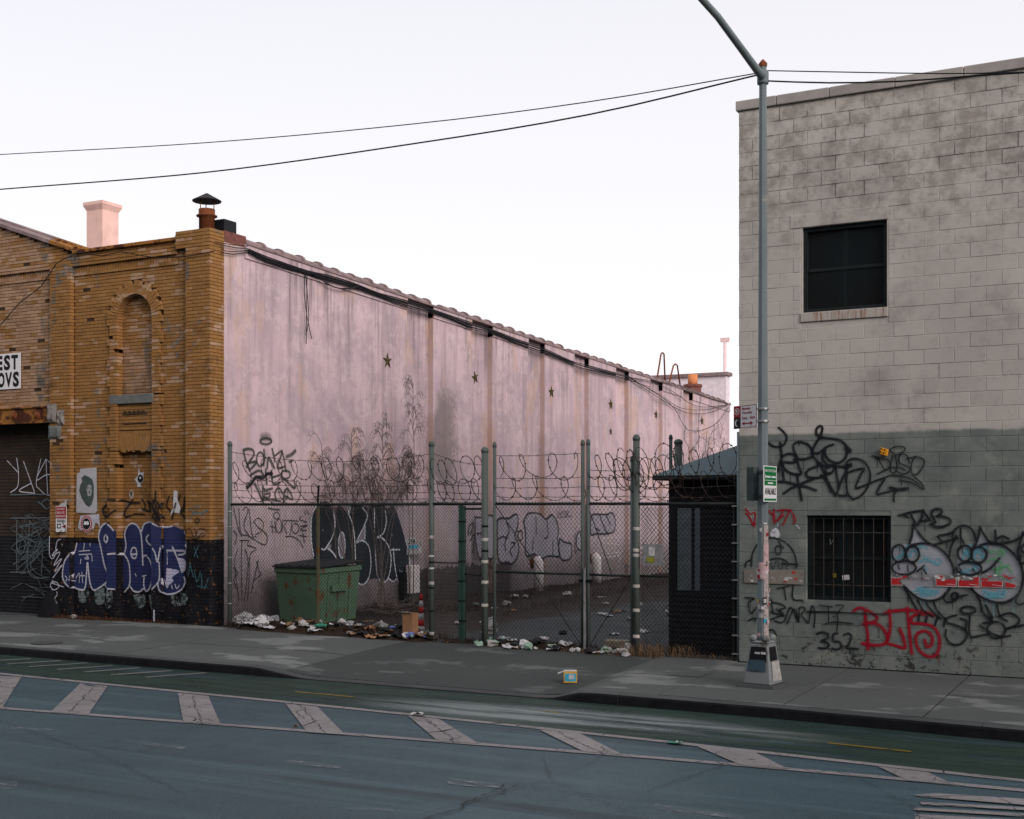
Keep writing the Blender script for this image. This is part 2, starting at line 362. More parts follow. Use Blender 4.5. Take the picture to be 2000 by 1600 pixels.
STRIPE = make_paint('worn grey white stripe', (.15, .16, .155, 1), .40, .1, .6, (1, 1, 1), 9.0)
CRACK = plain('tar crack', (.008, .010, .012, 1), .5)
POST = make_rusty('green grey painted post', sr(86, 95, 92), sr(84, 70, 56), .66, .5)
RAIL = plain('dark galvanised wire', (.022, .026, .026, 1), .55, .4, .3)
MESHM = plain('chain link wire', (.030, .033, .034, 1), .5, .4, .4)
MESHL = plain('bright chain link wire', (.10, .10, .095, 1), .5, .4, .3)
RAZOR = make_rusty('rusting razor wire', (.045, .040, .038, 1), (.06, .034, .024, 1), .5, .45, .4)
SILVER = plain('galvanised steel', (.28, .29, .30, 1), .4, .5, .6)
LAMPM = make_rusty('weathered lamp post paint', sr(112, 124, 128), sr(128, 132, 128), .62, .5)
BASEM = make_rusty('scuffed aluminium base', sr(128, 134, 136), sr(92, 90, 84), .55, .45)
COPING = plain('grey clay coping', sr(128, 112, 112), .8, .2, 0, .35, 3, .2)
TERRA = plain('orange terracotta', sr(202, 132, 88), .8, .2, 0, .2, 8)
RUST = plain('rusted iron', sr(112, 66, 44), .85, .2, 0, .4, 20, .2)
BEAMM = make_rusty('rusting ochre beam', sr(150, 102, 50), sr(70, 40, 28), .5, .7)
CHIM = plain('whitewashed chimney', sr(222, 186, 176), .9, .2, 0, .12, 4, .2)
BLACK = plain('black paint', (.010, .011, .013, 1), .8, .15)
BOOTHM = plain('black booth panel', (.010, .011, .014, 1), .45, .5)
ROOFM = plain('slate blue metal roof', sr(56, 78, 86), .5, .4, 0, .12, 2)
GLASS = M('dark window glass', .08, .6).col(sr(20, 26, 28)).m
SHUT = make_rusty('dark roller shutter', (.016, .017, .020, 1), (.04, .039, .038, 1), .62, .5)
DUMP = make_rusty('green dumpster paint', sr(92, 124, 98), sr(104, 62, 40), .56, .5)
LID = plain('black plastic lid', (.014, .016, .019, 1), .5)
CABLE = plain('black cable', (.012, .012, .014, 1), .5)
PAPER = plain('white paper', (.46, .46, .47, 1), .8, .2, 0, .3, 14)
PAPERG = plain('grubby paper', (.34, .33, .32, 1), .8, .2, 0, .3, 14)
CARD = plain('brown cardboard', sr(138, 104, 78), .9, .2, 0, .2, 12)
BLUEP = plain('blue wrapper', sr(96, 112, 168), .5)
REDP = plain('red plastic', sr(176, 40, 42), .5)
GREENP = plain('green plastic', sr(60, 130, 110), .4)
DARKP = plain('black refuse', (.02, .02, .022, 1), .6)
WHITEPL = plain('white painted steel', sr(206, 196, 196), .6, .3, 0, .15, 6)
TWIG = plain('bare twig', sr(98, 88, 86), .9, .1, 0, .3, 12)
DRY = plain('dry straw', sr(112, 92, 72), .9, .1, 0, .4, 20)
DRYD = plain('dead leaf litter', sr(60, 48, 42), .9, .1, 0, .4, 20)
SIGNW = plain('sign white', (.66, .66, .68, 1), .5, .3, 0, .06, 20)
SIGNR = plain('sign red', sr(150, 28, 40), .5, .3, 0, .08, 20)
SIGNG = plain('sign green', sr(22, 108, 62), .5, .3, 0, .08, 20)
SIGNK = plain('sign black', (.012, .012, .014, 1), .5)
STONE = plain('broken stone', sr(120, 116, 112), .9, .2, 0, .4, 8, .4)
SLATEB = plain('blue grey sill', sr(100, 104, 102), .85, .2, 0, .25, 5, .2)
INKG = plain('poster ink', sr(70, 80, 78), .8)
YEL = plain('yellow card', sr(196, 150, 66), .6)
CYANP = plain('cyan card', sr(60, 160, 190), .6)
SP_BLACK = make_spray('black spray paint', (.012, .014, .018, 1), .97, .55)
SP_MARK = make_spray('black marker paint', (.016, .017, .020, 1), .92, .12)
SP_SOFT = make_spray('grey green spray paint', (.045, .052, .050, 1), .80, .55)
SP_RED = make_spray('red spray paint', sr(146, 20, 40), .92, .45)
SP_WHITE = make_spray('white spray paint', (.62, .64, .70, 1), .92, .35)
SP_WBR = make_spray('white spray paint on brick', (.52, .52, .60, 1), .95, .3, CH)
SP_KBR = make_spray('black spray paint on brick', (.014, .014, .016, 1), .9, .45, CH)
SP_CYAN = make_spray('cyan spray paint', sr(104, 170, 188), .6, .6)
SP_GREEN = make_spray('green spray paint', sr(70, 168, 96), .8, .4)
SP_TEAL = make_spray('teal spray paint', sr(70, 110, 120), .7, .5, CH)
SP_HALO = {'black spray paint': make_spray('black overspray', (.02, .022, .026, 1), .20, .97), 'red spray paint': make_spray('red overspray', sr(150, 30, 48), .20, .97)}
FILL_BLUE = make_fill('blue fill-in paint', sr(34, 42, 80), sr(50, 58, 98), CH)
FILL_BLACK = make_fill('black fill-in paint', (.010, .014, .020, 1), (.022, .030, .038, 1))
FILL_WHITE = make_fill('white fill-in paint', sr(122, 130, 136), sr(158, 160, 168))
FILL_SILVER = make_fill('silver fill-in paint', sr(150, 148, 160), sr(176, 172, 182), 0, .36, .6)
FILL_BUFF = make_fill('white paint patch', sr(170, 170, 196), sr(196, 192, 212), CH)
FILL_SMEAR = make_fill('pale scrubbed paint', sr(108, 122, 124), sr(138, 148, 146), CH, .50, .7)
# ------------------------------------------------------------------ ground, road, kerb, pavement
def lut(tab):
    def f(x):
        if x <= tab[0][0]: return tab[0][1]
        for (a, b), (c, d) in zip(tab, tab[1:]):
            if x <= c: return b + (d-b)*(x-a)/(c-a)
        return tab[-1][1]
    return f
yk = lut([(-60, 15.4), (-20, 14.76), (-14.5, 14.62), (-11, 14.56), (-6.6, 14.52), (-4.3, 14.44), (-1.5, 14.2), (6, 13.8), (30, 13.0)])
hk = lut([(-60, .14), (-12.2, .14), (-11.9, .132), (-11.2, .04), (-11.0, .028), (-7.3, .028), (-7.1, .04), (-6.75, .13), (-6.5, .14), (30, .14)])
yup = lut([(-60, 14.0), (-20, 13.2), (-15.38, 12.96), (-8.82, 12.72), (-6.33, 12.58), (-4.21, 12.42), (-1.27, 12.18), (6, 11.7)])
ylo = lut([(-60, 6.0), (-12.77, 10.76), (-7.88, 11.30), (-4.22, 11.66), (-2.28, 11.76), (6, 11.9)])
def zs(x, y):
    t = max(0, min(1, (y-yk(x))/(18.0-yk(x)))); h = hk(x); return h + (.2-h)*t

def sheet(name, pts, m, z, kind='structure'):
    o = MB().poly([(p[0], p[1], z) for p in pts]).build(name, m, None, False, (0, 0, z)); return setp(o, kind=kind)
sheet('ground', [(-900, -900), (900, -900), (900, 1200), (-900, 1200)], GROUND, -.06)
road = sheet('road', [(-150, -9), (150, -9), (150, 15.6), (-150, 15.6)], ASPHALT, 0)
def strip(fa, fb, x0, x1, z, n=60):
    mb = MB()
    for k in range(n):
        a = x0+(x1-x0)*k/n; b = x0+(x1-x0)*(k+1)/n
        mb.quad((a, fa(a), z), (b, fa(b), z), (b, fb(b), z), (a, fb(a), z))
    return mb
strip(lambda x: yup(x)+.05, lambda x: yk(x)+.02, -58, 25, .004).build('bike_lane_paint', GPAINT, road)
strip(lambda x: yup(x)-.05, lambda x: yup(x)+.07, -58, 2.5, .008).build('lane_line', WPAINT, road)
strip(lambda x: ylo(x)-.06, lambda x: ylo(x)+.06, -58, 2.5, .0085).build('lane_line', WPAINT, road)
def flat(name, px, m, z):
    return MB().poly([onZ(a, b, z) for a, b in px]).build(name, m, road)
for q in [[(-12, 1320), (42, 1322), (4, 1383), (-46, 1379)], [(157, 1335), (210, 1340), (173, 1395), (98, 1391)],
          [(347, 1353), (407, 1359), (431, 1415), (358, 1410)], [(557, 1374), (620, 1380), (674, 1435), (600, 1430)],
          [(797, 1398), (857, 1404), (935, 1452), (855, 1447)], [(1053, 1425), (1132, 1432), (1217, 1474), (1140, 1468)],
          [(1362, 1458), (1468, 1466), (1540, 1502), (1450, 1495)], [(1715, 1497), (1812, 1508), (1862, 1532), (1772, 1524)]]:
    flat('hatch_bar', q, WPAINT, .0125)
def z3(x, y): return (x/2.857, 1160+y/2.857)
def z4(x, y): return (650+x/2.857, 1160+y/2.857)
def z5(x, y): return (1300+x/2.857, 1160+y/2.857)
for a, b in [((-170, 378), (170, 362)), ((40, 391), (340, 372)), ((160, 406), (490, 385)), ((320, 421), (630, 400)), ((470, 436), (780, 412)), ((620, 451), (960, 428)), ((810, 465), (1150, 440))]:
    pa, pb = onZ(*z3(*a), .008), onZ(*z3(*b), .008); d = (pb-pa).normalized(); n = Vector((-d.y, d.x, 0))*.055
    MB().quad(pa-n, pb-n, pb+n, pa+n).build('buffer_stripe', STRIPE, road)
for zf, q in [(z5, [(1385, 1120), (1520, 1112), (2100, 1150), (2100, 1185), (1450, 1132)]), (z5, [(1420, 1160), (2100, 1196), (2100, 1212), (1430, 1175)]),
              (z5, [(1385, 1192), (2100, 1230), (2100, 1247), (1390, 1206)]), (z5, [(1390, 1228), (2100, 1266), (2100, 1330), (1390, 1300)])]:
    flat('crossing_bar', [zf(*p) for p in q], WPAINT, .0145)
for zf, q in [(z4, [(640, 1040), (680, 1030), (1000, 1075), (1010, 1095), (640, 1060)]), (z4, [(1860, 1200), (2100, 1215), (2100, 1250), (1860, 1225)]),
              (z3, [(1590, 925), (1900, 955), (1900, 975), (1590, 945)]), (z3, [(790, 825), (1040, 850), (1030, 868), (800, 842)]),
              (z5, [(-60, 1170), (430, 1235), (430, 1262), (-60, 1200)]), (z3, [(60, 740), (290, 755), (290, 770), (60, 755)]), (z3, [(-20, 1040), (100, 1045), (90, 1090), (-20, 1085)]),
              (z3, [(1950, 1190), (2200, 1200), (2200, 1215), (1950, 1205)])]:
    flat('worn_dash', [zf(*p) for p in q], FADED, .008)
for a, b in [((1618, 1451), (1780, 1468)), ((577, 1351), (690, 1361)), ((1060, 1389), (1090, 1392))]:
    pa, pb = onZ(a[0], a[1], .010), onZ(b[0], b[1], .010); n = Vector((0, .03, 0))
    MB().quad(pa-n, pb-n, pb+n, pa+n).build('yellow_line', YPAINT, road)
wm = M('pale scuffed lane sheen', .6, .3); wx = wm.xyz()  # scuffing and a pale sheen painted together as one soft ellipse
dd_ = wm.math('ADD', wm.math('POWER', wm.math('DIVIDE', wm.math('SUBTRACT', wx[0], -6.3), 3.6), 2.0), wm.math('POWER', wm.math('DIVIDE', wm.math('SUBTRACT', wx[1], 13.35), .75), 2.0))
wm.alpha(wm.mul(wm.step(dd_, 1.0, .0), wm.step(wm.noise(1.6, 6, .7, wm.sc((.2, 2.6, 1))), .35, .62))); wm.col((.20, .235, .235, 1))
strip(lambda x: yup(x)+.09, lambda x: yk(x)-.02, -10, -2.6, .0065, 20).build('scuffed_sheen_patch', wm.m, road)
def crack(pts, wd, z=.016):
    P = [onZ(a, b, z) for a, b in pts]; Q = []
    for a, b in zip(P, P[1:]):
        n = max(2, int((b-a).length/.05))
        for k in range(n):
            t = k/n; p = a.lerp(b, t); Q.append(p+Vector((random.uniform(-1, 1), random.uniform(-1, 1), 0))*.018)
    Q.append(P[-1]); mb = MB(); L = R_ = None
    for k, p in enumerate(Q):
        d = (Q[min(k+1, len(Q)-1)]-Q[max(0, k-1)]); d = d.normalized() if d.length > 0 else Vector((1, 0, 0))
        n = Vector((-d.y, d.x, 0))*wd*random.uniform(.2, 1)*(.3 if k in (0, len(Q)-1) else 1)
        if L is not None: mb.quad(L, p-n, p+n, R_)
        L, R_ = p-n, p+n
    mb.build('crack', CRACK, road)
crack([z4(*p) for p in [(480, 1262), (710, 1198), (740, 1165), (880, 1105), (960, 1062), (1040, 1050)]], .011)
crack([z4(*p) for p in [(735, 1175), (850, 1140), (940, 1105), (980, 1080), (1050, 1055)]], .010, .0165)
crack([z4(*p) for p in [(1040, 1052), (1140, 1075), (1300, 1085)]], .004)
crack([z5(*p) for p in [(-120, 1105), (0, 1062), (150, 1010), (300, 960), (360, 930)]], .006)
for pts in ([(182, 1342), (160, 1365), (136, 1391)], [(377, 1359), (384, 1385), (395, 1414)], [(588, 1379), (610, 1402), (635, 1432)], [(828, 1402), (860, 1425), (897, 1450)], [(1087, 1428), (1120, 1445), (1185, 1474)]):
    crack(pts, .006, .0165)
for x0 in (-14.2, -9.6, -5.2):        # hairline transverse cracks
    crack([(lambda p: (1000+F*((p[0]*C+p[1]*S)/(-p[0]*S+p[1]*C)), HY+F*CZ/(-p[0]*S+p[1]*C)))((x0+random.uniform(-.3, .3), yy)) for yy in (12.5, 11.0, 9.8, 8.6)], .003)

def gcrack(pts, wd, z=.0162):
    crack([(1000+F*((x*C+y*S)/(-x*S+y*C)), HY+F*(CZ-z)/(-x*S+y*C)) for x, y in pts], wd, z)
gcrack([(-15, 8.9), (-11, 9.35), (-8, 9.6), (-4, 9.9), (1, 10.2)], .005); gcrack([(-12, 10.1), (-9.5, 9.2), (-7.6, 8.3)], .004); gcrack([(-5.6, 11.2), (-5.0, 10.2), (-3.6, 9.2), (-3.4, 8.4)], .004); gcrack([(-3.6, 9.2), (-2.4, 9.5), (-1.2, 9.0)], .0035); gcrack([(-9.2, 12.3), (-9.0, 11.5)], .003); gcrack([(-2.6, 11.6), (-1.9, 10.6), (-1.7, 9.4)], .004)
# kerb of single stones, dropped at the driveway
kerb = bpy.data.objects.new('kerb', None); COL.objects.link(kerb); ORG[kerb.name] = Vector((0, 0, 0)); setp(kerb, kind='structure')
def kerb_piece(x0, x1):
    mb = MB(); n = max(2, int((x1-x0)/.12)); prof = None; i0 = 0; cols = []
    for k in range(n+1):
        x = x0+(x1-x0)*k/n; y = yk(x); h = hk(x)
        j = mnoise.noise(Vector((x*2.2, 0, 0)))*.007
        cols.append([(x, y-.015+j, -.02), (x, y+j, max(.006, h-.035)), (x, y+.012+j, max(.01, h-.012)), (x, y+.035, h), (x, y+.17, h+.003), (x, y+.17, -.02)])
    m = 6
    for c in cols: mb.v += c
    for k in range(n):
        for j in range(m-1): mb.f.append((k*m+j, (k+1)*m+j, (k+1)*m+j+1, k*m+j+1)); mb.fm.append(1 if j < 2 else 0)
    mb.f.append(tuple(range(m))); mb.f.append(tuple(n*m+m-1-j for j in range(m))); mb.fm += [0, 0]
    return mb
xs = [-45, -36, -30, -27, -24.2, -22, -19.6, -17.2, -14.56, -12.0, -10.9, -9.0, -7.25, -6.2, -4.15, -1.9, .4, 2.8, 6, 10, 16, 25]
for a, b in zip(xs, xs[1:]): kerb_piece(a+.004, b-.004).build('kerb_stone', [KERB, KERBFACE], kerb)

# pavement flags
pave = strip(lambda x: yk(x)+.175, lambda x: 19.4, -45, 25, .0, 70)
pave.v = [(x, y, min(zs(x, y), .2)-.045) for x, y, z in pave.v]
sidewalk = pave.build('sidewalk', KERB, None, False, (0, 0, 0)); setp(sidewalk, kind='structure')
def slab(x0, x1, t0, t1, m, gap=.006):
    n = 6; mb = MB(); dz = random.uniform(-.004, .004); tx = random.uniform(-.004, .004)
    for i in range(n+1):
        for j in range(n+1):
            x = x0+gap+(x1-x0-2*gap)*i/n; a = yk(x)+.18; ya = a+(18.6-a)*t0; yb = a+(18.6-a)*t1
            y = ya+gap+(yb-ya-2*gap)*j/n
            mb.v.append((x, y, zs(x, y)+dz+tx*(i/n-.5)))
    for i in range(n):
        for j in range(n):
            a = i*(n+1)+j; mb.f.append((a, a+n+1, a+n+2, a+1))
    def skirt(idx):
        for p, q in zip(idx, idx[1:]):
            k = len(mb.v); mb.v += [(mb.v[p][0], mb.v[p][1], mb.v[p][2]-.05), (mb.v[q][0], mb.v[q][1], mb.v[q][2]-.05)]; mb.f.append((p, q, k+1, k))
    skirt([i*(n+1) for i in range(n+1)]); skirt([i*(n+1)+n for i in range(n, -1, -1)])
    skirt([j for j in range(n, -1, -1)]); skirt([n*(n+1)+j for j in range(n+1)])
    return mb.build('paving_slab', m, sidewalk)
xe = [-45, -38, -32, -28, -26.3, -24.7, -23.1, -21.5, -19.9, -18.3, -16.6, -14.9, -13.2, -11.55, -9.3, -7.0, -5.75, -4.15, -2.55, -1.0, .55, 2.1, 3.7, 6, 10, 16, 25]
for a, b in zip(xe, xe[1:]):
    dr = -11.6 < a < -7.1
    for t0, t1 in ([(0, 1)] if dr else [(0, .40), (.40, 1.0)]): slab(a, b, t0, t1, APRON if dr else CONC, .005 if dr else .010)

# vacant lot behind the fence
lot = MB(); NX, NY = 26, 60
lx = lambda i: -16.6+11.0*i/NX
ly = lambda j: 18.55+(62-18.55)*(j/NY)**1.5
for i in range(NX+1):
    for j in range(NY+1):
        x, y = lx(i), ly(j); q = Vector((x*.8, y*.8, 0))
        hump = max(0, mnoise.noise(q)*.10+mnoise.noise(q*3.1)*.04)*max(0, min(1, (-10.0-x)/3.5))*max(0, min(1, (y-18.6)/.8))
        lot.v.append((x, y, .17-.006*max(0, y-20)*.5+hump))
for i in range(NX):
    for j in range(NY):
        a = i*(NY+1)+j; lot.f.append((a, a+NY+1, a+NY+2, a+1))
lm = make_asphalt('lot ground', (.027, .034, .037, 1), (.058, .066, .070, 1), .75)
soil = lm.step(lm.math('ADD', lm.mul(lm.math('SUBTRACT', lm.noise(.9, 4), .5), 2.6), lm.xyz()[0]), -11.2, -12.0)
b0 = lm.b.inputs['Base Color'].links[0].from_socket
lm.col(lm.mix(soil, b0, lm.ramp(lm.noise(6, 6, .75), [(.3, sr(30, 26, 25)), (.6, sr(54, 47, 43)), (.8, sr(92, 82, 74))])))
lo = lot.build('lot_ground', lm.m, None, True, (-11, 18.6, .1)); setp(lo, kind='structure')
def lotz(x, y):
    q = Vector((x*.8, y*.8, 0)); h = max(0, mnoise.noise(q)*.10+mnoise.noise(q*3.1)*.04)*max(0, min(1, (-10.0-x)/3.5))*max(0, min(1, (y-18.6)/.8))
    return .17-.003*max(0, y-20)+h
# ------------------------------------------------------------------ brick warehouse
bw = thing('brick_warehouse', (-19.0, YB, .15), 'ochre brick warehouse with blind arched niche and long pink stuccoed side wall', 'building')
ztop = lambda y: 7.62-.0345*(y-19.5)
uP0, uP1, uR0 = -20.58, -20.0, -16.93
NA, NB, NC, NR, NO = -18.77, -17.85, -18.31, .46, .73
ZA, ZSILL, ZDOOR = 6.20, 4.68, 3.56
gable = lambda x: 7.66+max(0, -20.0-x)*.34
fw = MB()
yb0 = YB+.018
def bq(x0, x1, z0, z1, y): fw.quad((x0, y, z0), (x1, y, z0), (x1, y, z1), (x0, y, z1))
bq(uP1, NA-.02, .1, 7.6, yb0); bq(NB+.02, XB-.01, .1, 7.6, yb0); bq(NA-.02, NB+.02, ZDOOR, ZSILL, yb0)
arc = [(NC+(NR+.02)*math.cos(a), ZA+(NR+.02)*math.sin(a)) for a in [math.pi*k/16 for k in range(17)]]
for (xa, za), (xb, zb) in zip(arc, arc[1:]): fw.quad((xb, yb0, zb), (xa, yb0, za), (xa, yb0, 7.6), (xb, yb0, 7.6))
bq(-27, uP0, 4.5, 7.66, yb0)
fw.poly([(-27, yb0, 7.66), (-20.0, yb0, 7.66), (-27, yb0, gable(-27))])
bq(NA-.05, NB+.05, ZSILL-.05, 6.75, YB+.132); bq(NA-.05, NB+.05, .1, ZDOOR+.05, YB+.142)
bq(uP0, uP1, 7.2, 7.66, yb0); fw.box((uP0+.01, YB-.092, .1), (uP1-.018, YB+.3, 7.35)); fw.box((uR0+.01, YB-.092, .1), (XB-.012, YB+.30, 7.6))
fw.box((-17.2+.01, YB-.098, 7.42), (XB-.012, YB+.30, 7.72))
fw.box((-27, YB+.30, .1), (XB-.2, YB+.5, 7.45))            # core of the wall
fw.box((-27, YB+.013, 4.5), (uP0, YB+.3, 7.4))
front = fw.build('front_wall', MORTAR, bw)
BR = []                                                    # x0,x1,z0,z1,y front,depth
def rows(z0, z1):
    r = int(math.floor((z0-.2)/CH+1e-6))
    while .2+r*CH < z1-.02:
        a = max(z0, .2+r*CH); b = min(z1, .2+(r+1)*CH)
        if b-a > .03: yield r, a+.005, b-.005
        r += 1
def region(x0, x1, z0, z1, y, hole=None, top=None, miss=.0):
    for r, a, b in rows(z0, z1):
        zm = (a+b)/2; off = BL/2*(r % 2)
        k = math.floor((x0+y+off)/BL)
        while True:
            xa = k*BL-off-y; xb = xa+BL; k += 1
            if xa >= x1: break
            segs = [(max(xa, x0), min(xb, x1))]
            if hole:
                h = hole(zm)
                if h:
                    ns = []
                    for p, q in segs:
                        if q <= h[0] or p >= h[1]: ns.append((p, q))
                        else:
                            if p < h[0]: ns.append((p, h[0]))
                            if q > h[1]: ns.append((h[1], q))
                    segs = ns
            for p, q in segs:
                if q-p < .03: continue
                if top and zm > top((p+q)/2)-.04: continue
                if random.random() < miss: continue
                BR.append((p+.005, q-.005, a, b, y+random.uniform(-.004, .004), .03))
def mainhole(z):
    if z < ZA: return (NA-.27, NB+.27)
    d = NO*NO-(z-ZA)**2
    return (NC-math.sqrt(d), NC+math.sqrt(d)) if d > 0 else None
region(uP1, uR0, .2, 7.15, YB, mainhole, None, .006)
region(-26.5, uP0, 4.62, 7.15, YB, None, None, .014)
region(-26.5, uP1, 7.40, 10.2, YB, None, lambda x: gable(x), .004)
region(uP1, -17.2, 7.40, 7.60, YB)
region(uP0, uP1, .2, 7.40, YB-.11, None, None, .01)
region(uR0, XB, .2, 7.42, YB-.11, None, None, .004)
region(-17.2, XB, 7.42, 7.76, YB-.11); region(-17.2, uR0, 7.15, 7.42, YB)
def nh(z):
    d = NR*NR-(z-ZA)**2
    return d
for r, a, b in rows(ZSILL, ZA+NR):                         # back of the blind niche
    zm = (a+b)/2; hw = NR if zm < ZA else math.sqrt(max(0, nh(zm))); off = BL/2*(r % 2); y = YB+.12
    k = math.floor((NC-hw+y+off)/BL)
    while k*BL-off-y < NC+hw:
        p, q = max(k*BL-off-y, NC-hw), min((k+1)*BL-off-y, NC+hw); k += 1
        if q-p > .03: BR.append((p+.005, q-.005, a, b, y+random.uniform(-.004, .004), .03))
region(NA, NB, .2, ZDOOR-.01, YB+.13)
# toothed surround of niche and bricked-up door
for z0, z1, dep in ((.2, ZDOOR, .17), (ZDOOR, ZSILL, .06), (ZSILL, ZA, .155)):
    for r, a, b in rows(z0, z1):
        wd = .27 if (r//3) % 2 else .20
        for s in (-1, 1):
            xin = NA if s < 0 else NB; xo = xin+s*wd
            cut = xin+s*(.11 if r % 2 else .20)
            j = random.uniform(-.004, .004)
            for p, q in ((xin, cut), (cut, xo)):
                p, q = min(p, q), max(p, q)
                if q-p > .02: BR.append((p+.005, q-.005, a, b, YB-.055+j, dep+.025)) if random.random() > ((.03 if s > 0 else .06) if a > 1.9 else 0) else None
            if wd < .25:
                p, q = sorted((xo, xin+s*.27))
                BR.append((p+.004, q-.004, a, b, YB, .03))
region(NA, NB, 3.97, 4.50, YB-.003)
# cornice
for x0, x1 in ((uP1, -17.2), (-26.5, uP0)):
    for zz, pr in ((7.15, .03), (7.3425, .07)):
        x = x0
        while x < x1-.03:
            q = min(x+BL, x1); BR.append((x+.004, q-.004, zz+.003, zz+.0575-.004, YB-pr, .09)); x = q
    x = x0
    while x < x1-.04: BR.append((x+.006, x+.062, 7.2125, 7.338, YB-.012+random.uniform(-.004, .004), .05)); x += .072
x = -26.5
while x < uP0-.03:                                         # soldier course over the beam
    BR.append((x+.004, x+.066, 4.54, 4.618, YB-.04, .06)); x += .072
full = sorted([b for b in BR if abs((b[1]-b[0])-(BL-.010)) < 1e-4 and abs((b[3]-b[2])-(CH-.010)) < 1e-4 and b[5] == .03 and b[2] > .3],
              key=lambda b: -(b[0]+b[1])/2+(0 if b[4] < YB-.05 else .5))[:300]
fs = set(id(b) for b in full)
bm_ = MB(); bm_.box((-(BL-.010)/2, 0, -(CH-.010)/2), ((BL-.010)/2, .03, (CH-.010)/2)); bme = bm_.mesh('brick', BRICK)
for b in full: link_mesh('brick', bme, front, ((b[0]+b[1])/2, b[4], (b[2]+b[3])/2))
rest = MB()
def addbrick(mb, x0, x1, z0, z1, y, d):
    i = len(mb.v); mb.v += [(x0,y,z0),(x1,y,z0),(x1,y,z1),(x0,y,z1),(x0,y+d,z0),(x1,y+d,z0),(x1,y+d,z1),(x0,y+d,z1)]
    mb.f += [(i,i+1,i+2,i+3),(i+1,i+5,i+6,i+2),(i+4,i,i+3,i+7),(i+3,i+2,i+6,i+7),(i+4,i+5,i+1,i)]
for b in BR:
    if id(b) not in fs: addbrick(rest, *b)
for rin, rout, n, dep in ((NR, .60, 27, .18), (.606, NO, 24, .06)):        # arch rings
    for k in range(n):
        a0, a1 = math.pi*k/n+.010, math.pi*(k+1)/n-.010; y0 = YB-.055+random.uniform(-.003, .003); ro = rout-(0 if rin < .5 or k % 3 else .07)
        P = [(NC+r_*math.cos(a), y0, ZA+r_*math.sin(a)) for r_, a in ((rin, a0), (ro, a0), (ro, a1), (rin, a1))]
        rest.frus(P, [(p[0], y0+dep, p[2]) for p in P])
n = 15
for k in range(n):                                         # flat jack arch
    t0, t1 = (k+.06)/n, (k+.94)/n; xa = lambda t: NA+.02+(NB-NA-.04)*t; xb = lambda t: NA-.17+(NB-NA+.34)*t
    y0 = YB-.02+random.uniform(-.006, .006); zb = ZDOOR+random.uniform(-.03, .02)
    P = [(xa(t0), y0, zb), (xa(t1), y0, zb), (xb(t1), y0, 3.96), (xb(t0), y0, 3.96)]
    rest.frus(P, [(p[0], y0+.16, p[2]) for p in P])
for r, a, b in rows(.2, 7.76):                             # quoin return facing the lot
    off = BL/2*(r % 2); k = math.floor((YB-.11+XB+off)/BL)
    while k*BL-off-XB < YB+.30:
        p, q = max(k*BL-off-XB, YB-.105), min((k+1)*BL-off-XB, YB+.30); k += 1
        if q-p > .03:
            j = random.uniform(-.003, .003); rest.box((XB-.02, p+.0045, a), (XB+.004+j, q-.0045, b))
for r, a, b in rows(.2, 7.4):                              # pilaster flank
    rest.box((uP1-.03, YB-.104, a), (uP1+.002+random.uniform(-.003, .003), YB-.002, b))
setp(rest.build('brickwork', BRICK, front), kind='stuff')
bevel(MB().box((NA-.2, YB-.065, 4.50), (NB+.04, YB+.21, ZSILL)).build('niche_sill', SLATEB, bw), .012)
vp = MB()
for k in range(5): vp.box((-18.62+k*.12, YB-.03, 4.33), (-18.56+k*.12, YB+.01, 4.36))
vp.box((-18.64, YB-.022, 4.285), (-18.02, YB+.01, 4.33)); vp.box((-18.64, YB-.022, 4.10), (-18.02, YB+.01, 4.125))
vp.build('vent_panel', MORTAR, bw)
# front copings
for k in range(5):
    x0 = -20.0+k*.57; bevel(MB().box((x0+.004, YB-.07, 7.605), (min(x0+.566, -17.2), YB+.36, 7.675)).build('coping_tile', BEAMM, bw), .012)
for k in range(9):
    x0 = -20.02-k*.62; x1 = x0-.61; mb = MB()
    for (xa, xb_, h0, h1) in ((x0, x1, 0, .07),):
        P = [(xa, YB-.08, gable(xa)+h0), (xb_, YB-.08, gable(xb_)+h0), (xb_, YB-.08, gable(xb_)+h1), (xa, YB-.08, gable(xa)+h1)]
        mb.frus(P, [(p[0], YB+.1, p[2]+.05) for p in P])
        P = [(xa, YB+.08, gable(xa)+.04), (xb_, YB+.08, gable(xb_)+.04), (xb_, YB+.08, gable(xb_)+.15), (xa, YB+.08, gable(xa)+.15)]
        mb.frus(P, [(p[0], YB+.4, p[2]) for p in P])
    mb.build('gable_coping', COPING if k else BEAMM, bw)
# door beam, shutter
bmx0 = -26.2
beam = MB().box((bmx0, YB-.09, 4.21), (uP0+.02, YB+.2, 4.53)); beam.box((bmx0, YB-.13, 4.19), (uP0+.02, YB-.09, 4.225)); beam.box((bmx0, YB-.13, 4.505), (uP0+.02, YB-.09, 4.532))
beam = beam.build('door_beam', BEAMM, bw)
for px in (-60, 28, 73):
    p = onY(px, 812, YB-.09); mb = MB()
    L0 = [(p.x+.085*math.cos(a), p.y, p.z+.085*math.sin(a)) for a in [math.pi*k/4 for k in range(8)]]
    mb.frus(L0, [(p.x+(q[0]-p.x)*.7, p.y-.03, p.z+(q[2]-p.z)*.7) for q in L0])
    mb.frus([(p.x+(q[0]-p.x)*.4, p.y-.028, p.z+(q[2]-p.z)*.4) for q in L0], [(p.x+(q[0]-p.x)*.35, p.y-.07, p.z+(q[2]-p.z)*.35) for q in L0])
    mb.build('bolt', RUST, beam)
MB().box((-26.2, YB+.32, .1), (uP0, YB+.36, 4.25)).build('shutter_back', BLACK, bw)
slm = MB(); prof = [(0, 0), (-.012, .012), (-.020, .036), (-.012, .060), (0, .070)]
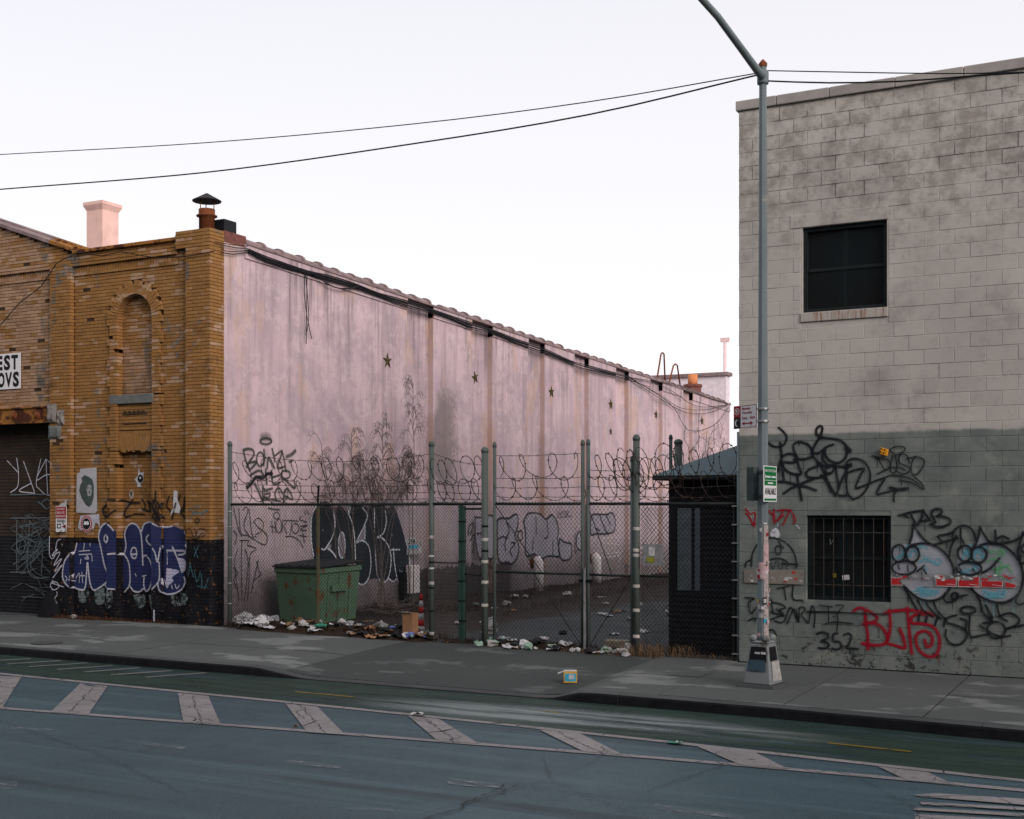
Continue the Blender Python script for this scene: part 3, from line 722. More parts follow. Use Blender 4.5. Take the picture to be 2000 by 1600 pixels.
for k, (dy, dz) in enumerate(prof): slm.v += [(-2.8, dy, dz), (2.8, dy, dz)]
for k in range(len(prof)-1): slm.f.append((2*k, 2*k+1, 2*k+3, 2*k+2))
slm.f.append((0, 8, 9, 1))
slme = slm.mesh('slat', SHUT, Vector((0, 0, 0)), True)
shut = link_mesh('roller_shutter', MB().box((-.02, -.02, 0), (.02, .02, .02)).mesh('shutter_core', BLACK), bw, (-23.4, YB+.31, .14))
for k in range(58): link_mesh('slat', slme, shut, (-23.4, YB+.315, .14+k*.072))
MB().box((uP0-.06, YB-.0, .12), (uP0, YB+.33, 4.2)).build('shutter_guide', BLACK, bw)
MB().box((-26, YB-.02, .1), (uP0+.02, YB+.34, .2)).build('door_threshold', KERB, bw)
# broken stone bearing block on the left pilaster
for (x0, x1, z0, z1, pr, m_) in ((uP0-.03, uP0+.22, 4.18, 4.56, .20, STONE), (uP0+.24, uP0+.42, 4.12, 4.45, .155, STONE), (uP0-.05, uP0+.34, 3.84, 4.13, .15, SLATEB)):
    mb = MB(); nn = 5
    for i in range(nn+1):
        for j in range(nn+1):
            x = x0+(x1-x0)*i/nn; z = z0+(z1-z0)*j/nn; e = min(i, j, nn-i, nn-j)
            mb.v.append((x+random.uniform(-.012, .012), YB-pr+(.05 if e == 0 else 0)+random.uniform(-.02, .02)*(1 if m_ is STONE else .3), z+random.uniform(-.012, .012)))
    for i in range(nn):
        for j in range(nn):
            a = i*(nn+1)+j; mb.f.append((a, a+nn+1, a+nn+2, a+1))
    mb.box((x0+.01, YB-pr+.045, z0+.01), (x1-.01, YB-.05, z1-.01)); mb.build('bearing_stone', m_, bw)
# wheel guard at the door jamb
mb = MB(); loops = []
for t, rr in ((0, .34), (.2, .32), (.5, .25), (.8, .15), (1, .05)):
    c = Vector((uP0+.02, YB-.06, .15+t*.62)); loops.append([(c.x+rr*math.cos(a), c.y-rr*.75*abs(math.sin(a)) if a > 0 else c.y, c.z) for a in [math.pi*k/10 for k in range(11)]])
for P, Q in zip(loops, loops[1:]):
    for k in range(10):
        mb.quad(P[k], P[k+1], Q[k+1], Q[k])
mb.build('wheel_guard', BLACK, bw, True)

# ---- pink side wall
sw = MB(); XI = XB-.45; XR = XB-.15
ypx = lambda px, X=XB: onX(px, 800, X).y
rec = [(ypx(a), ypx(b)) for a, b in ((795, 846), (921, 962), (1031, 1064), (1121, 1150), (1202, 1228), (1270, 1294), (1333, 1353))]
def wallseg(y0, y1, xf):
    P = [(XI, y0, .05), (xf, y0, .05), (xf, y0, ztop(y0)), (XI, y0, ztop(y0))]
    Q = [(XI, y1, .05), (xf, y1, .05), (xf, y1, ztop(y1)), (XI, y1, ztop(y1))]
    sw.frus(P, Q)
ys = YB+.305
for a, b in rec:
    wallseg(ys, a, XB-.006); wallseg(a, b, XR); ys = b
YE = 49.7
wallseg(ys, YE, XB-.006)
nrm = None
sm = [n for n in STUCCO.node_tree.nodes if n.type == 'BSDF_PRINCIPLED'][0]
_m = M.__new__(M); _m.m = STUCCO; _m.t = STUCCO.node_tree; _m.b = sm; _m._pos = None
ny = _m.n('ShaderNodeSeparateXYZ', {0: _m.n('ShaderNodeNewGeometry').outputs['True Normal']}).outputs[1]
old = sm.inputs['Base Color'].links[0].from_socket
_m.col(_m.mix(_m.mul(_m.step(ny, -.4, -.8), _m.mul(.65, _m.step(_m.noise(3, 5, .7), .3, .6))), old, sr(188, 160, 142)))   # street-facing returns coloured tan by face direction
side = sw.build('side_wall', STUCCO, bw)
slope = -math.atan(.0345)
MBc = MB()
for k, (y0, y1, r0) in enumerate(((-.31, .25, .125), (.25, .32, .165))):
    A = [(-.02+r0*math.cos(a)*1.25, y0, r0*math.sin(a)) for a in [math.pi*j/9 for j in range(10)]]
    B = [(p[0], y1, p[2]) for p in A]; MBc.frus(A, B)
ctm = MBc.mesh('coping_tile', COPING, Vector((0, 0, 0)), False)
y = 19.95; k = 0
while y < YE-.1:
    if k not in (11, 23):
        o = link_mesh('coping_tile', ctm, side, (XB-.16+random.uniform(-.02, .02), y, ztop(y)+.035+random.uniform(-.012, .012)))
        o.rotation_euler = (slope+random.uniform(-.02, .02), random.uniform(-.03, .03), random.uniform(-.04, .04))
    y += .63; k += 1
dr = MB()
dr.frus([(XB-.40, 19.6, ztop(19.6)), (XB+.05, 19.6, ztop(19.6)), (XB+.05, 19.6, ztop(19.6)+.04), (XB-.40, 19.6, ztop(19.6)+.04)],
        [(XB-.40, YE, ztop(YE)), (XB+.05, YE, ztop(YE)), (XB+.05, YE, ztop(YE)+.04), (XB-.40, YE, ztop(YE)+.04)])
dr.build('drip_course', COPING, bw)
ys = YB+.9                                      # proud fascia under the coping, broken at each recess
for a, b in rec+[(YE, YE)]:
    MB().frus([(XR-.02, ys, ztop(ys)-.27), (XB+.025, ys, ztop(ys)-.27), (XB+.025, ys, ztop(ys)-.002), (XR-.02, ys, ztop(ys)-.002)],
            [(XR-.02, a, ztop(a)-.27), (XB+.025, a, ztop(a)-.27), (XB+.025, a, ztop(a)-.002), (XR-.02, a, ztop(a)-.002)]).build('fascia', STUCCO, bw); ys = b
roof = MB().quad((-27, YB+.4, 7.0), (XB-.3, YB+.4, 7.0), (XB-.3, YE, 6.1), (-27, YE, 6.1)).build('roof', COPING, bw)
bwl = MB().box((-27, YE-.3, .05), (XB-.45, YE, 6.4)); bwl.box((-27.3, YB+.1, .05), (-27, YE, 7.2)); bwl.build('rear_wall', STUCCO, bw)
WHSTUC = plain('flaking white stucco', sr(216, 206, 212), .9, .2, 0, .14, 7, .3)
rp = onX(1428, 733, XB-.05)
MB().box((XB-6.5, YE-.4, 6.0), (XB-.02, YE+.05, rp.z-.08)).build('rear_parapet', WHSTUC, bw)
MB().box((XB-6.6, YE-.5, rp.z-.08), (XB+.08, YE+.12, rp.z+.06)).build('parapet_cap', COPING, bw)
# pier top, step of red brick, metal box
OLDRED = plain('old red brick', sr(112, 74, 68), .9, .2, 0, .3, 9, .3)
MB().box((XB-.5, YB+.305, ztop(19.5)-.06), (XB-.0, YB+.95, ztop(19.5)+.16)).build('parapet_step', OLDRED, bw)
MB().box((XB-.42, YB+.36, 7.76), (XB-.05, YB+.72, 8.02)).build('flashing_box', BOOTHM, bw)
# star tie-plates
st = MB(); c = 10; rr = [.20 if k % 2 == 0 else .075 for k in range(c)]
ring = [(0, rr[k]*math.sin(2*math.pi*k/c), rr[k]*math.cos(2*math.pi*k/c)) for k in range(c)]
i = 0; st.v = ring+[(.05, 0, 0)]; st.f = [(k, (k+1) % c, c) for k in range(c)]
STARM = plain('mossy iron star', sr(74, 66, 44), .85, .2, 0, .4, 14, .3)
stm = st.mesh('star_anchor', STARM)
for px, py in ((757, 705), (928, 738), (1077, 766), (1193, 790), (1281, 810), (1371, 822), (1193, 843)):
    p = onX(px, py, XB+.004)
    for a, b in rec:
        if a <= p.y <= b: p = onX(px, py, XR+.004)
    o = link_mesh('star_anchor', stm, side, p); o.rotation_euler.x = random.uniform(-.3, .3)
    if py == 843: o.scale = (.7, .7, .7)
# roof furniture
cp = onY(200, 400, YB+3.6); cx, cy = cp.x, cp.y; zt = cp.z+.1
ch = MB(); ch.box((cx-.52, cy, 6.6), (cx, cy+.52, zt-.2))
def sq(e, z): return [(cx-.52-e, cy-e, z), (cx+e, cy-e, z), (cx+e, cy+.52+e, z), (cx-.52-e, cy+.52+e, z)]
ch = ch.build('chimney', CHIM, bw)
MB().frus(sq(.0, zt-.2), sq(.06, zt-.08)).frus(sq(.06, zt-.078), sq(.06, zt)).build('chimney_cap', CHIM, ch)
vc = onY(404, 445, YB+.18); vx, vy = vc.x, vc.y; vz = 7.74
vent = MB().lathe((vx, vy, vz), [(.15, -.05), (.15, .30), (.20, .31), (.20, .33), (.155, .35), (.155, .45)], 18).build('vent_pipe', RUST, bw, True)
for a in (.3, 2.4, 4.5): MB().tube([(vx+.145*math.cos(a), vy+.145*math.sin(a), vz+.42), (vx+.15*math.cos(a), vy+.15*math.sin(a), vz+.66)], .009, 6).build('strut', RUST, vent)
MB().lathe((vx, vy, vz), [(.275, .60), (.28, .615), (.02, .76), (.0, .765)], 20).build('rain_cap', DARKP, vent, False)
pp = onX(1353, 763, XB-.45)
pot = MB().lathe((pp.x, pp.y, 0), [(.33, pp.z-.35), (.33, pp.z+.12), (.37, pp.z+.13), (.37, pp.z+.22), (.30, pp.z+.24)], 14).build('pot_base', OLDRED, bw)
MB().lathe((pp.x, pp.y, 0), [(.19, pp.z+.2), (.18, pp.z+.62), (.14, pp.z+.62)], 14).build('chimney_pot', TERRA, pot, True)
for pts in ([(1283, 742), (1291, 692), (1294, 689), (1297, 692), (1299, 745)], [(1306, 752), (1315, 715), (1319, 711), (1323, 714), (1329, 757)]):
    MB().tube([onX(a, b, XB-.25) for a, b in pts], .03, 7).build('roof_hoop', RUST, bw, True)
# ------------------------------------------------------------------ grey concrete block building
gb = thing('block_building', (-2.0, YG, .2), 'grey painted concrete block building with flat coping and two dark windows', 'building')
GX1 = 7.0; GD = 13.0; GT = 8.22
W1 = (-4.81, -3.63, 5.22, 6.43); W2 = (-4.75, -3.58, 1.14, 2.34)
wl = MB(); yw = YG+.0045
def wq(x0, x1, z0, z1, y=yw): wl.quad((x0, y, z0), (x1, y, z0), (x1, y, z1), (x0, y, z1))
xm0, xm1 = -4.81, -3.58
wq(XG, xm0, .05, GT); wq(xm1, GX1, .05, GT)
wq(xm0, xm1, .05, 1.14); wq(xm0, xm1, 2.34, 5.22); wq(xm0, xm1, 6.43, GT); wq(xm0, W2[0], 1.14, 2.34); wq(W1[1], xm1, 5.22, 6.43)
for (a, b, c, d) in (W1, W2):                              # reveals
    D = YG+.22
    wl.quad((a, yw, c), (a, yw, d), (a, D, d), (a, D, c)); wl.quad((b, yw, d), (b, yw, c), (b, D, c), (b, D, d))
    wl.quad((a, yw, d), (b, yw, d), (b, D, d), (a, D, d)); wl.quad((b, yw, c), (a, yw, c), (a, D, c), (b, D, c))
wl.quad((XG, yw, .05), (XG, yw, GT), (XG, YG+GD, GT), (XG, YG+GD, .05))
wl.quad((GX1, yw, GT), (GX1, yw, .05), (GX1, YG+GD, .05), (GX1, YG+GD, GT))
wl.quad((GX1, YG+GD, .05), (XG, YG+GD, .05), (XG, YG+GD, GT), (GX1, YG+GD, GT)); wl.quad((XG, yw, GT), (GX1, yw, GT), (GX1, YG+GD, GT), (XG, YG+GD, GT))
gwall = wl.build('wall', BLOCK, gb)
BK = []
for r in range(40):
    z0, z1 = .2+r*.2, .4+r*.2; off = .2*(r % 2); x = XG-off
    while x < GX1:
        segs = [(max(x, XG), min(x+.4, GX1))]
        for (a, b, c, d) in ((W1[0]-.18, W1[1]+.02, 6.40, 6.62), (W1[0]-.02, W1[1]+.02, 5.08, 6.45), (W2[0], W2[1], 1.14, 2.34)):
            if z1 > c+.02 and z0 < d-.02:
                ns = []
                for p, q in segs:
                    if q <= a or p >= b: ns.append((p, q)); continue
                    if p < a: ns.append((p, a))
                    if q > b: ns.append((b, q))
                segs = ns
        for p, q in segs:
            if q-p > .04: BK.append((p, q, z0, z1))
        x += .4
# trimmed where a window head or sill cuts a course
BK2 = []
for p, q, z0, z1 in BK:
    BK2.append((p, q, z0, z1))
def blk(mb, cx, y, cz, lx, lz, ro=.0):
    g = .0032; e = .004
    B = [(cx-lx/2+g, y+.012, cz-lz/2+g), (cx+lx/2-g, y+.012, cz-lz/2+g), (cx+lx/2-g, y+.012, cz+lz/2-g), (cx-lx/2+g, y+.012, cz+lz/2-g)]
    m1 = [(p[0], y+.003, p[2]) for p in B]
    A = [(cx-lx/2+g+e, y, cz-lz/2+g+e), (cx+lx/2-g-e, y, cz-lz/2+g+e), (cx+lx/2-g-e, y, cz+lz/2-g-e), (cx-lx/2+g+e, y, cz+lz/2-g-e)]
    i = len(mb.v); mb.v += B+m1+A
    for k in range(4): mb.f += [(i+(k+1) % 4, i+k, i+4+k, i+4+(k+1) % 4)[::-1], (i+4+(k+1) % 4, i+4+k, i+8+k, i+8+(k+1) % 4)[::-1]]
    mb.f.append((i+8, i+9, i+10, i+11))
t_ = MB(); blk(t_, 0, 0, 0, .4, .2); bkm = t_.mesh('block', BLOCK)
vis = [b for b in BK2 if b[1]-b[0] > .395]
def pxarea(b):
    x = (b[0]+b[1])/2; wv = -x*S+YG*C; px = 1000+F*(x*C+YG*S)/wv
    return (1 if px < 2010 else 0, 1/wv)
vis = sorted(vis, key=pxarea, reverse=True)[:300]; vids = set(id(b) for b in vis)
rb = MB()
for b in BK2:
    cx, cz = (b[0]+b[1])/2, (b[2]+b[3])/2; y = YG+random.uniform(-.003, .002)
    if id(b) in vids:
        o = link_mesh('block', bkm, gwall, (cx, y, cz)); o.rotation_euler = (random.uniform(-.006, .006), 0, random.uniform(-.004, .004))
    else: blk(rb, cx, y, cz, b[1]-b[0], b[3]-b[2])
for r in range(40):                                        # side wall facing the lot
    y = YG+.03-(.2*(r % 2))
    z0 = .2+r*.2
    while y < YG+GD:
        p, q = max(y, YG+.012), min(y+.4, YG+GD); y += .4
        if q-p > .05: rb.box((XG-.006, p+.0045, z0+.0045), (XG+.02, q-.0045, z0+.1955))
setp(rb.build('blockwork', BLOCK, gwall), kind='stuff')
xs = [XG-.045, -5.18, -4.42, -3.52, -2.62, -1.72, -.8, .1, 1.0, 2.0, 3.4, 5, 7.05]
COPG = plain('concrete coping', sr(150, 145, 141), .85, .2, 0, .22, 2.5, .2)
for a, b in zip(xs, xs[1:]): bevel(MB().box((a+.003, YG-.038, GT+.003), (b-.003, YG+.3, GT+.145)).build('coping_stone', COPG, gb), .012)
MB().box((XG-.045, YG+.302, GT+.003), (XG+.2, YG+GD, GT+.145)).build('coping_stone', COPG, gb)
bevel(MB().box((W1[0]-.175, YG-.006, 6.432), (W1[1]+.018, YG+.2, 6.618)).build('lintel', BLOCK, gb), .006)
_s = M('rust streaked sill', .85, .2); _s.col(_s.mix(_s.mul(_s.step(_s.noise(1, 5, .7, _s.sc((24, 1, 2.0))), .48, .62), .8), sr(166, 160, 154), sr(120, 78, 50))); SILLM = _s.m
bevel(MB().box((W1[0]-.02, YG-.022, 5.085), (W1[1]+.018, YG+.2, 5.212)).build('window_sill', SILLM, gb), .008)
FRM = plain('black window frame', sr(30, 36, 38), .5, .4)
def win(nm, Wn, bars):
    a, b, c, d = Wn; y = YG+.06
    fr = MB(); t = .055
    fr.box((a, y, c), (a+t, y+.09, d)).box((b-t, y, c), (b, y+.09, d)).box((a+t, y, c), (b-t, y+.09, c+t)).box((a+t, y, d-t), (b-t, y+.09, d))
    wn = fr.build('window', FRM, gb)
    zm = (c+d)/2
    for k, (z0, z1, dy) in enumerate(((c+t, zm, .05), (zm, d-t, .075))):
        MB().box((a+t, y+dy, z0), (b-t, y+dy+.008, z1)).build('pane', GLASS, wn)
    MB().box((a+t, y+.03, zm-.022), (b-t, y+.07, zm+.022)).build('meeting_rail', FRM, wn)
    return wn
win('upper', W1, 0); wn2 = win('lower', W2, 1)
BARM = plain('dull brown bar', (.045, .040, .036, 1), .5, .4)
nb = 8
for k in range(nb):
    x = W2[0]+.10+(W2[1]-W2[0]-.2)*k/(nb-1); MB().box((x-.005, YG+.025, W2[2]+.02), (x+.005, YG+.035, W2[3]-.04)).build('security_bar', BARM, wn2)
for z in (W2[2]+.22, W2[3]-.24): MB().box((W2[0]+.005, YG+.041, z-.007), (W2[1]-.005, YG+.050, z+.007)).build('security_crossbar', BARM, wn2)
def stick(px, py, wd, ht, m, parent, y, rz=0.0, name='sticker'):
    p = onY(px, py, y); c, s_ = math.cos(rz), math.sin(rz); u = Vector((c, 0, s_))*wd/2; v = Vector((-s_, 0, c))*ht/2
    return MB().quad(p-u-v, p+u-v, p+u+v, p-u+v).build(name, m, parent)
stick(1652, 1128, .10, .07, PAPER, wn2, YG+.085, .1); stick(1630, 1124, .05, .06, plain('mustard', sr(120, 110, 40), .7), wn2, YG+.085)
MB().box((XG, YG-.012, .17), (GX1, YG+.004, .213)).build('wall_base_joint', BLACK, gb)
# weathered yellow block fixed high on the wall
dk = onY(1728, 880, YG)
DICE = plain('orange yellow block', sr(206, 142, 40), .6)
dice = bevel(MB().obox(dk+Vector((-.06, -.07, -.05)), (.10, 0, -.03), (0, .06, 0), (.02, 0, .09)).build('wall_block', DICE, gb), .008)
for a, b in ((.018, .025), (.06, .012), (.03, .07), (.075, .055)):
    q = dk+Vector((-.06+a, -.0725, -.05+b)); MB().lathe((0, 0, 0), [(.001, 0), (.011, 0)], 8)
    L0 = [(q.x+.011*math.cos(t), q.y, q.z+.011*math.sin(t)) for t in [math.pi*k/4 for k in range(8)]]
    MB().poly(L0).build('pip', SIGNK, dice)

# ------------------------------------------------------------------ spray paint on walls (strokes that lie on the wall surface)
def cr(pts, step):
    P = [Vector(p) for p in pts]
    if len(P) == 2: Q = [P[0], P[0], P[1], P[1]]
    else: Q = [P[0]*2-P[1]] + P + [P[-1]*2-P[-2]]
    if len(P) == 2: Q = [P[0]*2-P[1]]+P+[P[1]*2-P[0]]
    out = []
    for i in range(1, len(Q)-2):
        p0, p1, p2, p3 = Q[i-1], Q[i], Q[i+1], Q[i+2]; n = max(2, int((p2-p1).length/step))
        for k in range(n):
            t = k/n; out.append(.5*((2*p1)+(p2-p0)*t+(2*p0-5*p1+4*p2-p3)*t*t+(3*p1-p0-3*p2+p3)*t*t*t))
    out.append(P[-1]); return out
class Spray:
    """Strokes on one wall: plane 'X' or 'Y', zoom transform of traced pixels, surface function (u,z)->coordinate."""
    def __init__(s, axis, val, x0, y0, sc, surf=None, lift=.004):
        s.ax, s.val, s.x0, s.y0, s.sc = axis, val, x0, y0, sc; s.surf = surf; s.lift = lift; s.mb = {}; s.k = 0
    def uv(s, p):
        px, py = s.x0+p[0]/s.sc, s.y0+p[1]/s.sc
        q = onX(px, py, s.val) if s.ax == 'X' else onY(px, py, s.val)
        return Vector(((q.y if s.ax == 'X' else q.x), q.z))
    def pt(s, q, lift):
        if s.ax == 'X': return (s.val+lift+(s.surf(q.x, q.y) if s.surf else 0), q.x, q.y)
        return (q.x, s.val-lift+(s.surf(q.x, q.y) if s.surf else 0), q.y)
    def line(s, mat, wd_, *strokes):
        sep = len(strokes) <= 6 and 'overspray' not in mat.name
        for st in strokes:
            if mat.name in SP_HALO: s.line(SP_HALO[mat.name], wd_*2.3, st)
            mb = s.mb.setdefault(mat.name+('_%d' % s.k if sep else ''), (mat, MB()))[1]
            if mb.uv is None: mb.uv = []
            P = cr([s.uv(p) for p in st], .03); s.k += 1; wd = wd_*(1.12 if mat in (SP_BLACK, SP_RED) else 1.0)
            L = [0]
            for a, b in zip(P, P[1:]): L.append(L[-1]+(b-a).length)
            tot = L[-1]; h = wd/2
            # run on half a width past both ends for the round cap
            if len(P) > 1 and tot > 1e-5:
                d0 = (P[0]-P[1]).normalized(); d1 = (P[-1]-P[-2]).normalized()
                P = [P[0]+d0*h]+P+[P[-1]+d1*h]; L = [0]+[h+l for l in L]+[tot+2*h]; tot += 2*h
            i0 = len(mb.v)
            for k, p in enumerate(P):
                d = P[min(k+1, len(P)-1)]-P[max(k-1, 0)]; d = d.normalized() if d.length > 1e-9 else Vector((1, 0))
                n = Vector((-d.y, d.x))*h*(1+.22*mnoise.noise(Vector((L[k]*4.0, s.k*3.3, 0)))); lift = s.lift+.00022*s.k+.0012*L[k]/max(tot, 1)
                x = min(L[k], tot-L[k])/h
                mb.v += [s.pt(p-n, lift), s.pt(p+n, lift)]; mb.uv += [(min(1, x), 0), (min(1, x), 1)]
                if k: a = i0+2*k; mb.f.append((a-2, a, a+1, a-1))
            if mat.name in ('black spray paint', 'red spray paint') and random.random() < .4 and len(P) > 6:      # runs
                p = P[random.randrange(3, len(P)-3)]; dl2 = random.uniform(.05, .22); hw = random.uniform(.004, .007); i1 = len(mb.v); lf = s.lift+.00022*s.k+.0016
                for j, t_2 in enumerate((0, .5, 1)):
                    mb.v += [s.pt(p+Vector((-hw, -dl2*t_2)), lf), s.pt(p+Vector((hw, -dl2*t_2)), lf)]; mb.uv += [(1 if j < 2 else 0, 0.15), (1 if j < 2 else 0, .85)]
                    if j: a = i1+2*j; mb.f.append((a-2, a, a+1, a-1))
        return s
    def ell(s, mat, wd, *es):
        for cx, cy, rx, ry in es:
            s.line(mat, wd, [(cx+rx*math.cos(t), cy+ry*math.sin(t)) for t in [2*math.pi*k/14-.6 for k in range(15)]])
        return s
    def fill(s, mat, pts, cell=.03):
        s.k += 1; mb = s.mb.setdefault('f_%d' % s.k, (mat, MB()))[1]
        Pp = cr([s.uv(p) for p in list(pts)+[pts[0]]], .05)[:-1]; lift = s.lift-.0015+.00022*s.k
        if not s.surf:
            tri = tessellate_polygon([[Vector((p.x, p.y, 0)) for p in Pp]]); i0 = len(mb.v)
            mb.v += [s.pt(p, lift) for p in Pp]; mb.f += [tuple(i0+j for j in t) for t in tri]; return s
        xs = [p.x for p in Pp]; zs_ = [p.y for p in Pp]
        z = min(zs_)
        while z < max(zs_):                                # thin rows so that the sheet can follow the relief
            zc = z+cell/2; X = []
            for a, b in zip(Pp, Pp[1:]+Pp[:1]):
                if (a.y > zc) != (b.y > zc): X.append(a.x+(b.x-a.x)*(zc-a.y)/(b.y-a.y))
            X.sort()
            for a, b in zip(X[::2], X[1::2]):
                cuts = [a]+[c for c in BREAKS if a < c < b]+[b]
                for p, q in zip(cuts, cuts[1:]):
                    sv = s.surf((p+q)/2, zc); yv = s.val-lift+sv; i = len(mb.v)
                    mb.v += [(p, yv, z), (q, yv, z), (q, yv, z+cell), (p, yv, z+cell)]; mb.f.append((i, i+1, i+2, i+3))
            z += cell
        return s
    def done(s, parent, label=None, name='graffiti'):
        for key, (mat, mb) in s.mb.items():
            o = mb.build(name, mat, parent)
            if label: o['label'] = label
BREAKS = [uP0, uP1, NA-.27, NA, NB, NB+.27, uR0]
def brick_surf(u, z):
    if u < uP0: return .30
    if u < uP1 or u > uR0: return -.118
    if NA < u < NB and z < ZDOOR: return .125
    if NA-.27 < u < NB+.27 and z < ZA: return -.062
    return -.004
# ---- tags on the grey wall
g = Spray('Y', YG, 1480, 820, 5.5556, None, .0065)
K = SP_BLACK
g.line(K, .042, [(230,90),(280,130),(315,190),(290,265),(235,295),(170,290),(120,255)], [(245,250),(255,330),(260,420),(270,540),(285,650)], [(250,440),(235,500),(215,560)],
 [(270,400),(330,370),(400,380),(430,430),(390,465),(290,460)], [(265,470),(300,540),(380,585),(470,590),(445,500),(430,440)], [(395,430),(520,425),(600,400)],
 [(430,410),(390,320),(395,265),(450,240),(540,265),(585,320),(590,370)], [(590,370),(610,300),(650,230),(690,190)], [(690,190),(640,160),(640,100),(680,65),(705,90),(690,150),(675,190)],
 [(690,190),(800,205),(900,225),(965,290),(970,370),(930,440),(860,470),(780,440),(735,380),(730,310)], [(590,350),(650,365),(710,330),(760,290),(820,270)],
 [(715,340),(705,420),(750,480),(820,500),(940,510),(1010,490)], [(600,390),(650,450),(720,500),(780,510)], [(650,460),(650,500),(560,540),(525,585),(545,620),(650,630),(740,600),(810,570),(840,510),(830,480)],
 [(680,480),(720,570),(780,700),(845,820)], [(430,590),(440,680),(460,760),(480,870)], [(230,670),(330,680),(440,710),(540,730),(635,765)], [(285,800),(370,740),(450,710),(530,670),(610,640)])
g.line(K, .07, [(965,305),(1000,335)], [(980,500),(1010,490)])
g.line(K, .034, [(690,600),(760,690),(795,780)], [(780,500),(730,560),(790,580)], [(850,520),(865,620),(880,740),(870,810),(960,825),(970,800)], [(950,500),(960,560),(920,640),(885,740)],
 [(960,500),(990,440),(1070,420),(1160,460),(1215,550),(1220,650),(1180,760),(1100,840),(1030,855),(980,800),(965,700),(970,600),(975,530),(1010,490)],
 [(980,575),(1080,540),(1155,535),(1110,620),(1065,740),(1140,720),(1220,690),(1300,655),(1380,640),(1330,720),(1295,805),(1400,785),(1500,760)],
 [(1510,770),(1480,820),(1480,885)])
g.line(K, .05, [(1440,735),(1540,755),(1625,745)])
g.line(K, .024, [(1370,630),(1450,605),(1560,610),(1680,650),(1760,705)], [(1700,620),(1770,680),(1810,755),(1740,720),(1660,680),(1540,655)], [(1245,390),(1300,410),(1340,480),(1385,550)], [(1300,590),(1380,550),(1440,510),(1420,440),(1300,410)],
 [(1470,380),(1455,450),(1440,520),(1455,580),(1490,570),(1515,500),(1490,390)], [(1650,470),(1620,390),(1580,370),(1535,400),(1530,460),(1590,490),(1650,520),(1640,570),(1570,590),(1510,560)], [(1450,520),(1540,520),(1600,550)],
 [(1620,420),(1720,400),(1690,430),(1665,520),(1680,590),(1730,595),(1790,520),(1810,450),(1780,420),(1720,400)], [(1430,330),(1500,290),(1590,300),(1600,330),(1540,370),(1500,380),(1440,340)])
g.done(gwall, 'looping black spray-paint tag high on the grey wall')
g = Spray('Y', YG, 1720, 980, 7.1429, None, .0065)
head1 = [(430,600),(560,580),(700,590),(820,650),(920,740),(990,850),(1020,950),(1020,1050),(980,1180),(900,1300),(800,1360),(680,1370),(540,1340),(430,1270),(340,1180),(200,1000),(160,900),(180,800),(165,720),(200,620),(270,595)]
head2 = [(1390,610),(1500,580),(1620,585),(1740,630),(1850,720),(1930,820),(1970,930),(1990,1050),(1960,1220),(1880,1330),(1750,1400),(1600,1400),(1450,1350),(1340,1280),(1150,1050),(1060,940),(1070,850),(1080,720),(1130,620),(1260,600)]
g.fill(FILL_WHITE, head1).fill(FILL_WHITE, [(405,580),(440,480),(475,390),(560,480),(660,580)]).fill(FILL_WHITE, head2).fill(FILL_WHITE, [(1310,640),(1370,520),(1410,440),(1470,530),(1540,585)])
g.line(SP_CYAN, .045, [(250,790),(340,700),(390,600)], [(400,770),(440,690)], [(500,660),(570,610),(650,660)], [(540,850),(640,800),(800,880)], [(620,900),(640,960)], [(470,1250),(620,1220),(800,1270)], [(560,1310),(760,1300)],
 [(1140,800),(1220,640),(1260,600)], [(1300,800),(1370,640),(1440,800)], [(1090,890),(1200,850),(1390,870)], [(1100,990),(1240,1000)], [(1440,1290),(1560,1270),(1720,1290)], [(1500,1340),(1700,1330)])
for (cx, cy, rx, ry, n) in ((330, 700, 150, 110, 4), (500, 690, 120, 100, 4), (680, 830, 170, 120, 6), (650, 1260, 190, 70, 6), (1220, 720, 140, 110, 4), (1380, 720, 130, 110, 4), (1260, 920, 190, 90, 5), (1570, 1300, 190, 70, 6)):
    for _ in range(max(2, n-2)):
        q = [(cx+rx*random.uniform(-1, 1), cy+ry*random.uniform(-1, 1)) for _k in range(4)]; g.line(SP_CYAN, random.uniform(.016, .035), q)
g.line(SP_CYAN, .012, [(620,1180),(622,1480)], [(1480,1330),(1480,1440)], [(1580,1350),(1582,1600)], [(1850,1330),(1852,1560)], [(560,1320),(561,1420)])
g.line(SP_GREEN, .018, [(1530,680),(1560,730),(1600,660),(1640,730),(1690,650),(1720,760)], [(1480,850),(1560,800),(1700,860),(1600,950),(1800,870)], [(1560,920),(1640,1010),(1760,900),(1840,990)], [(1600,780),(1760,690)], [(1700,900),(1620,1000),(1740,1080)])
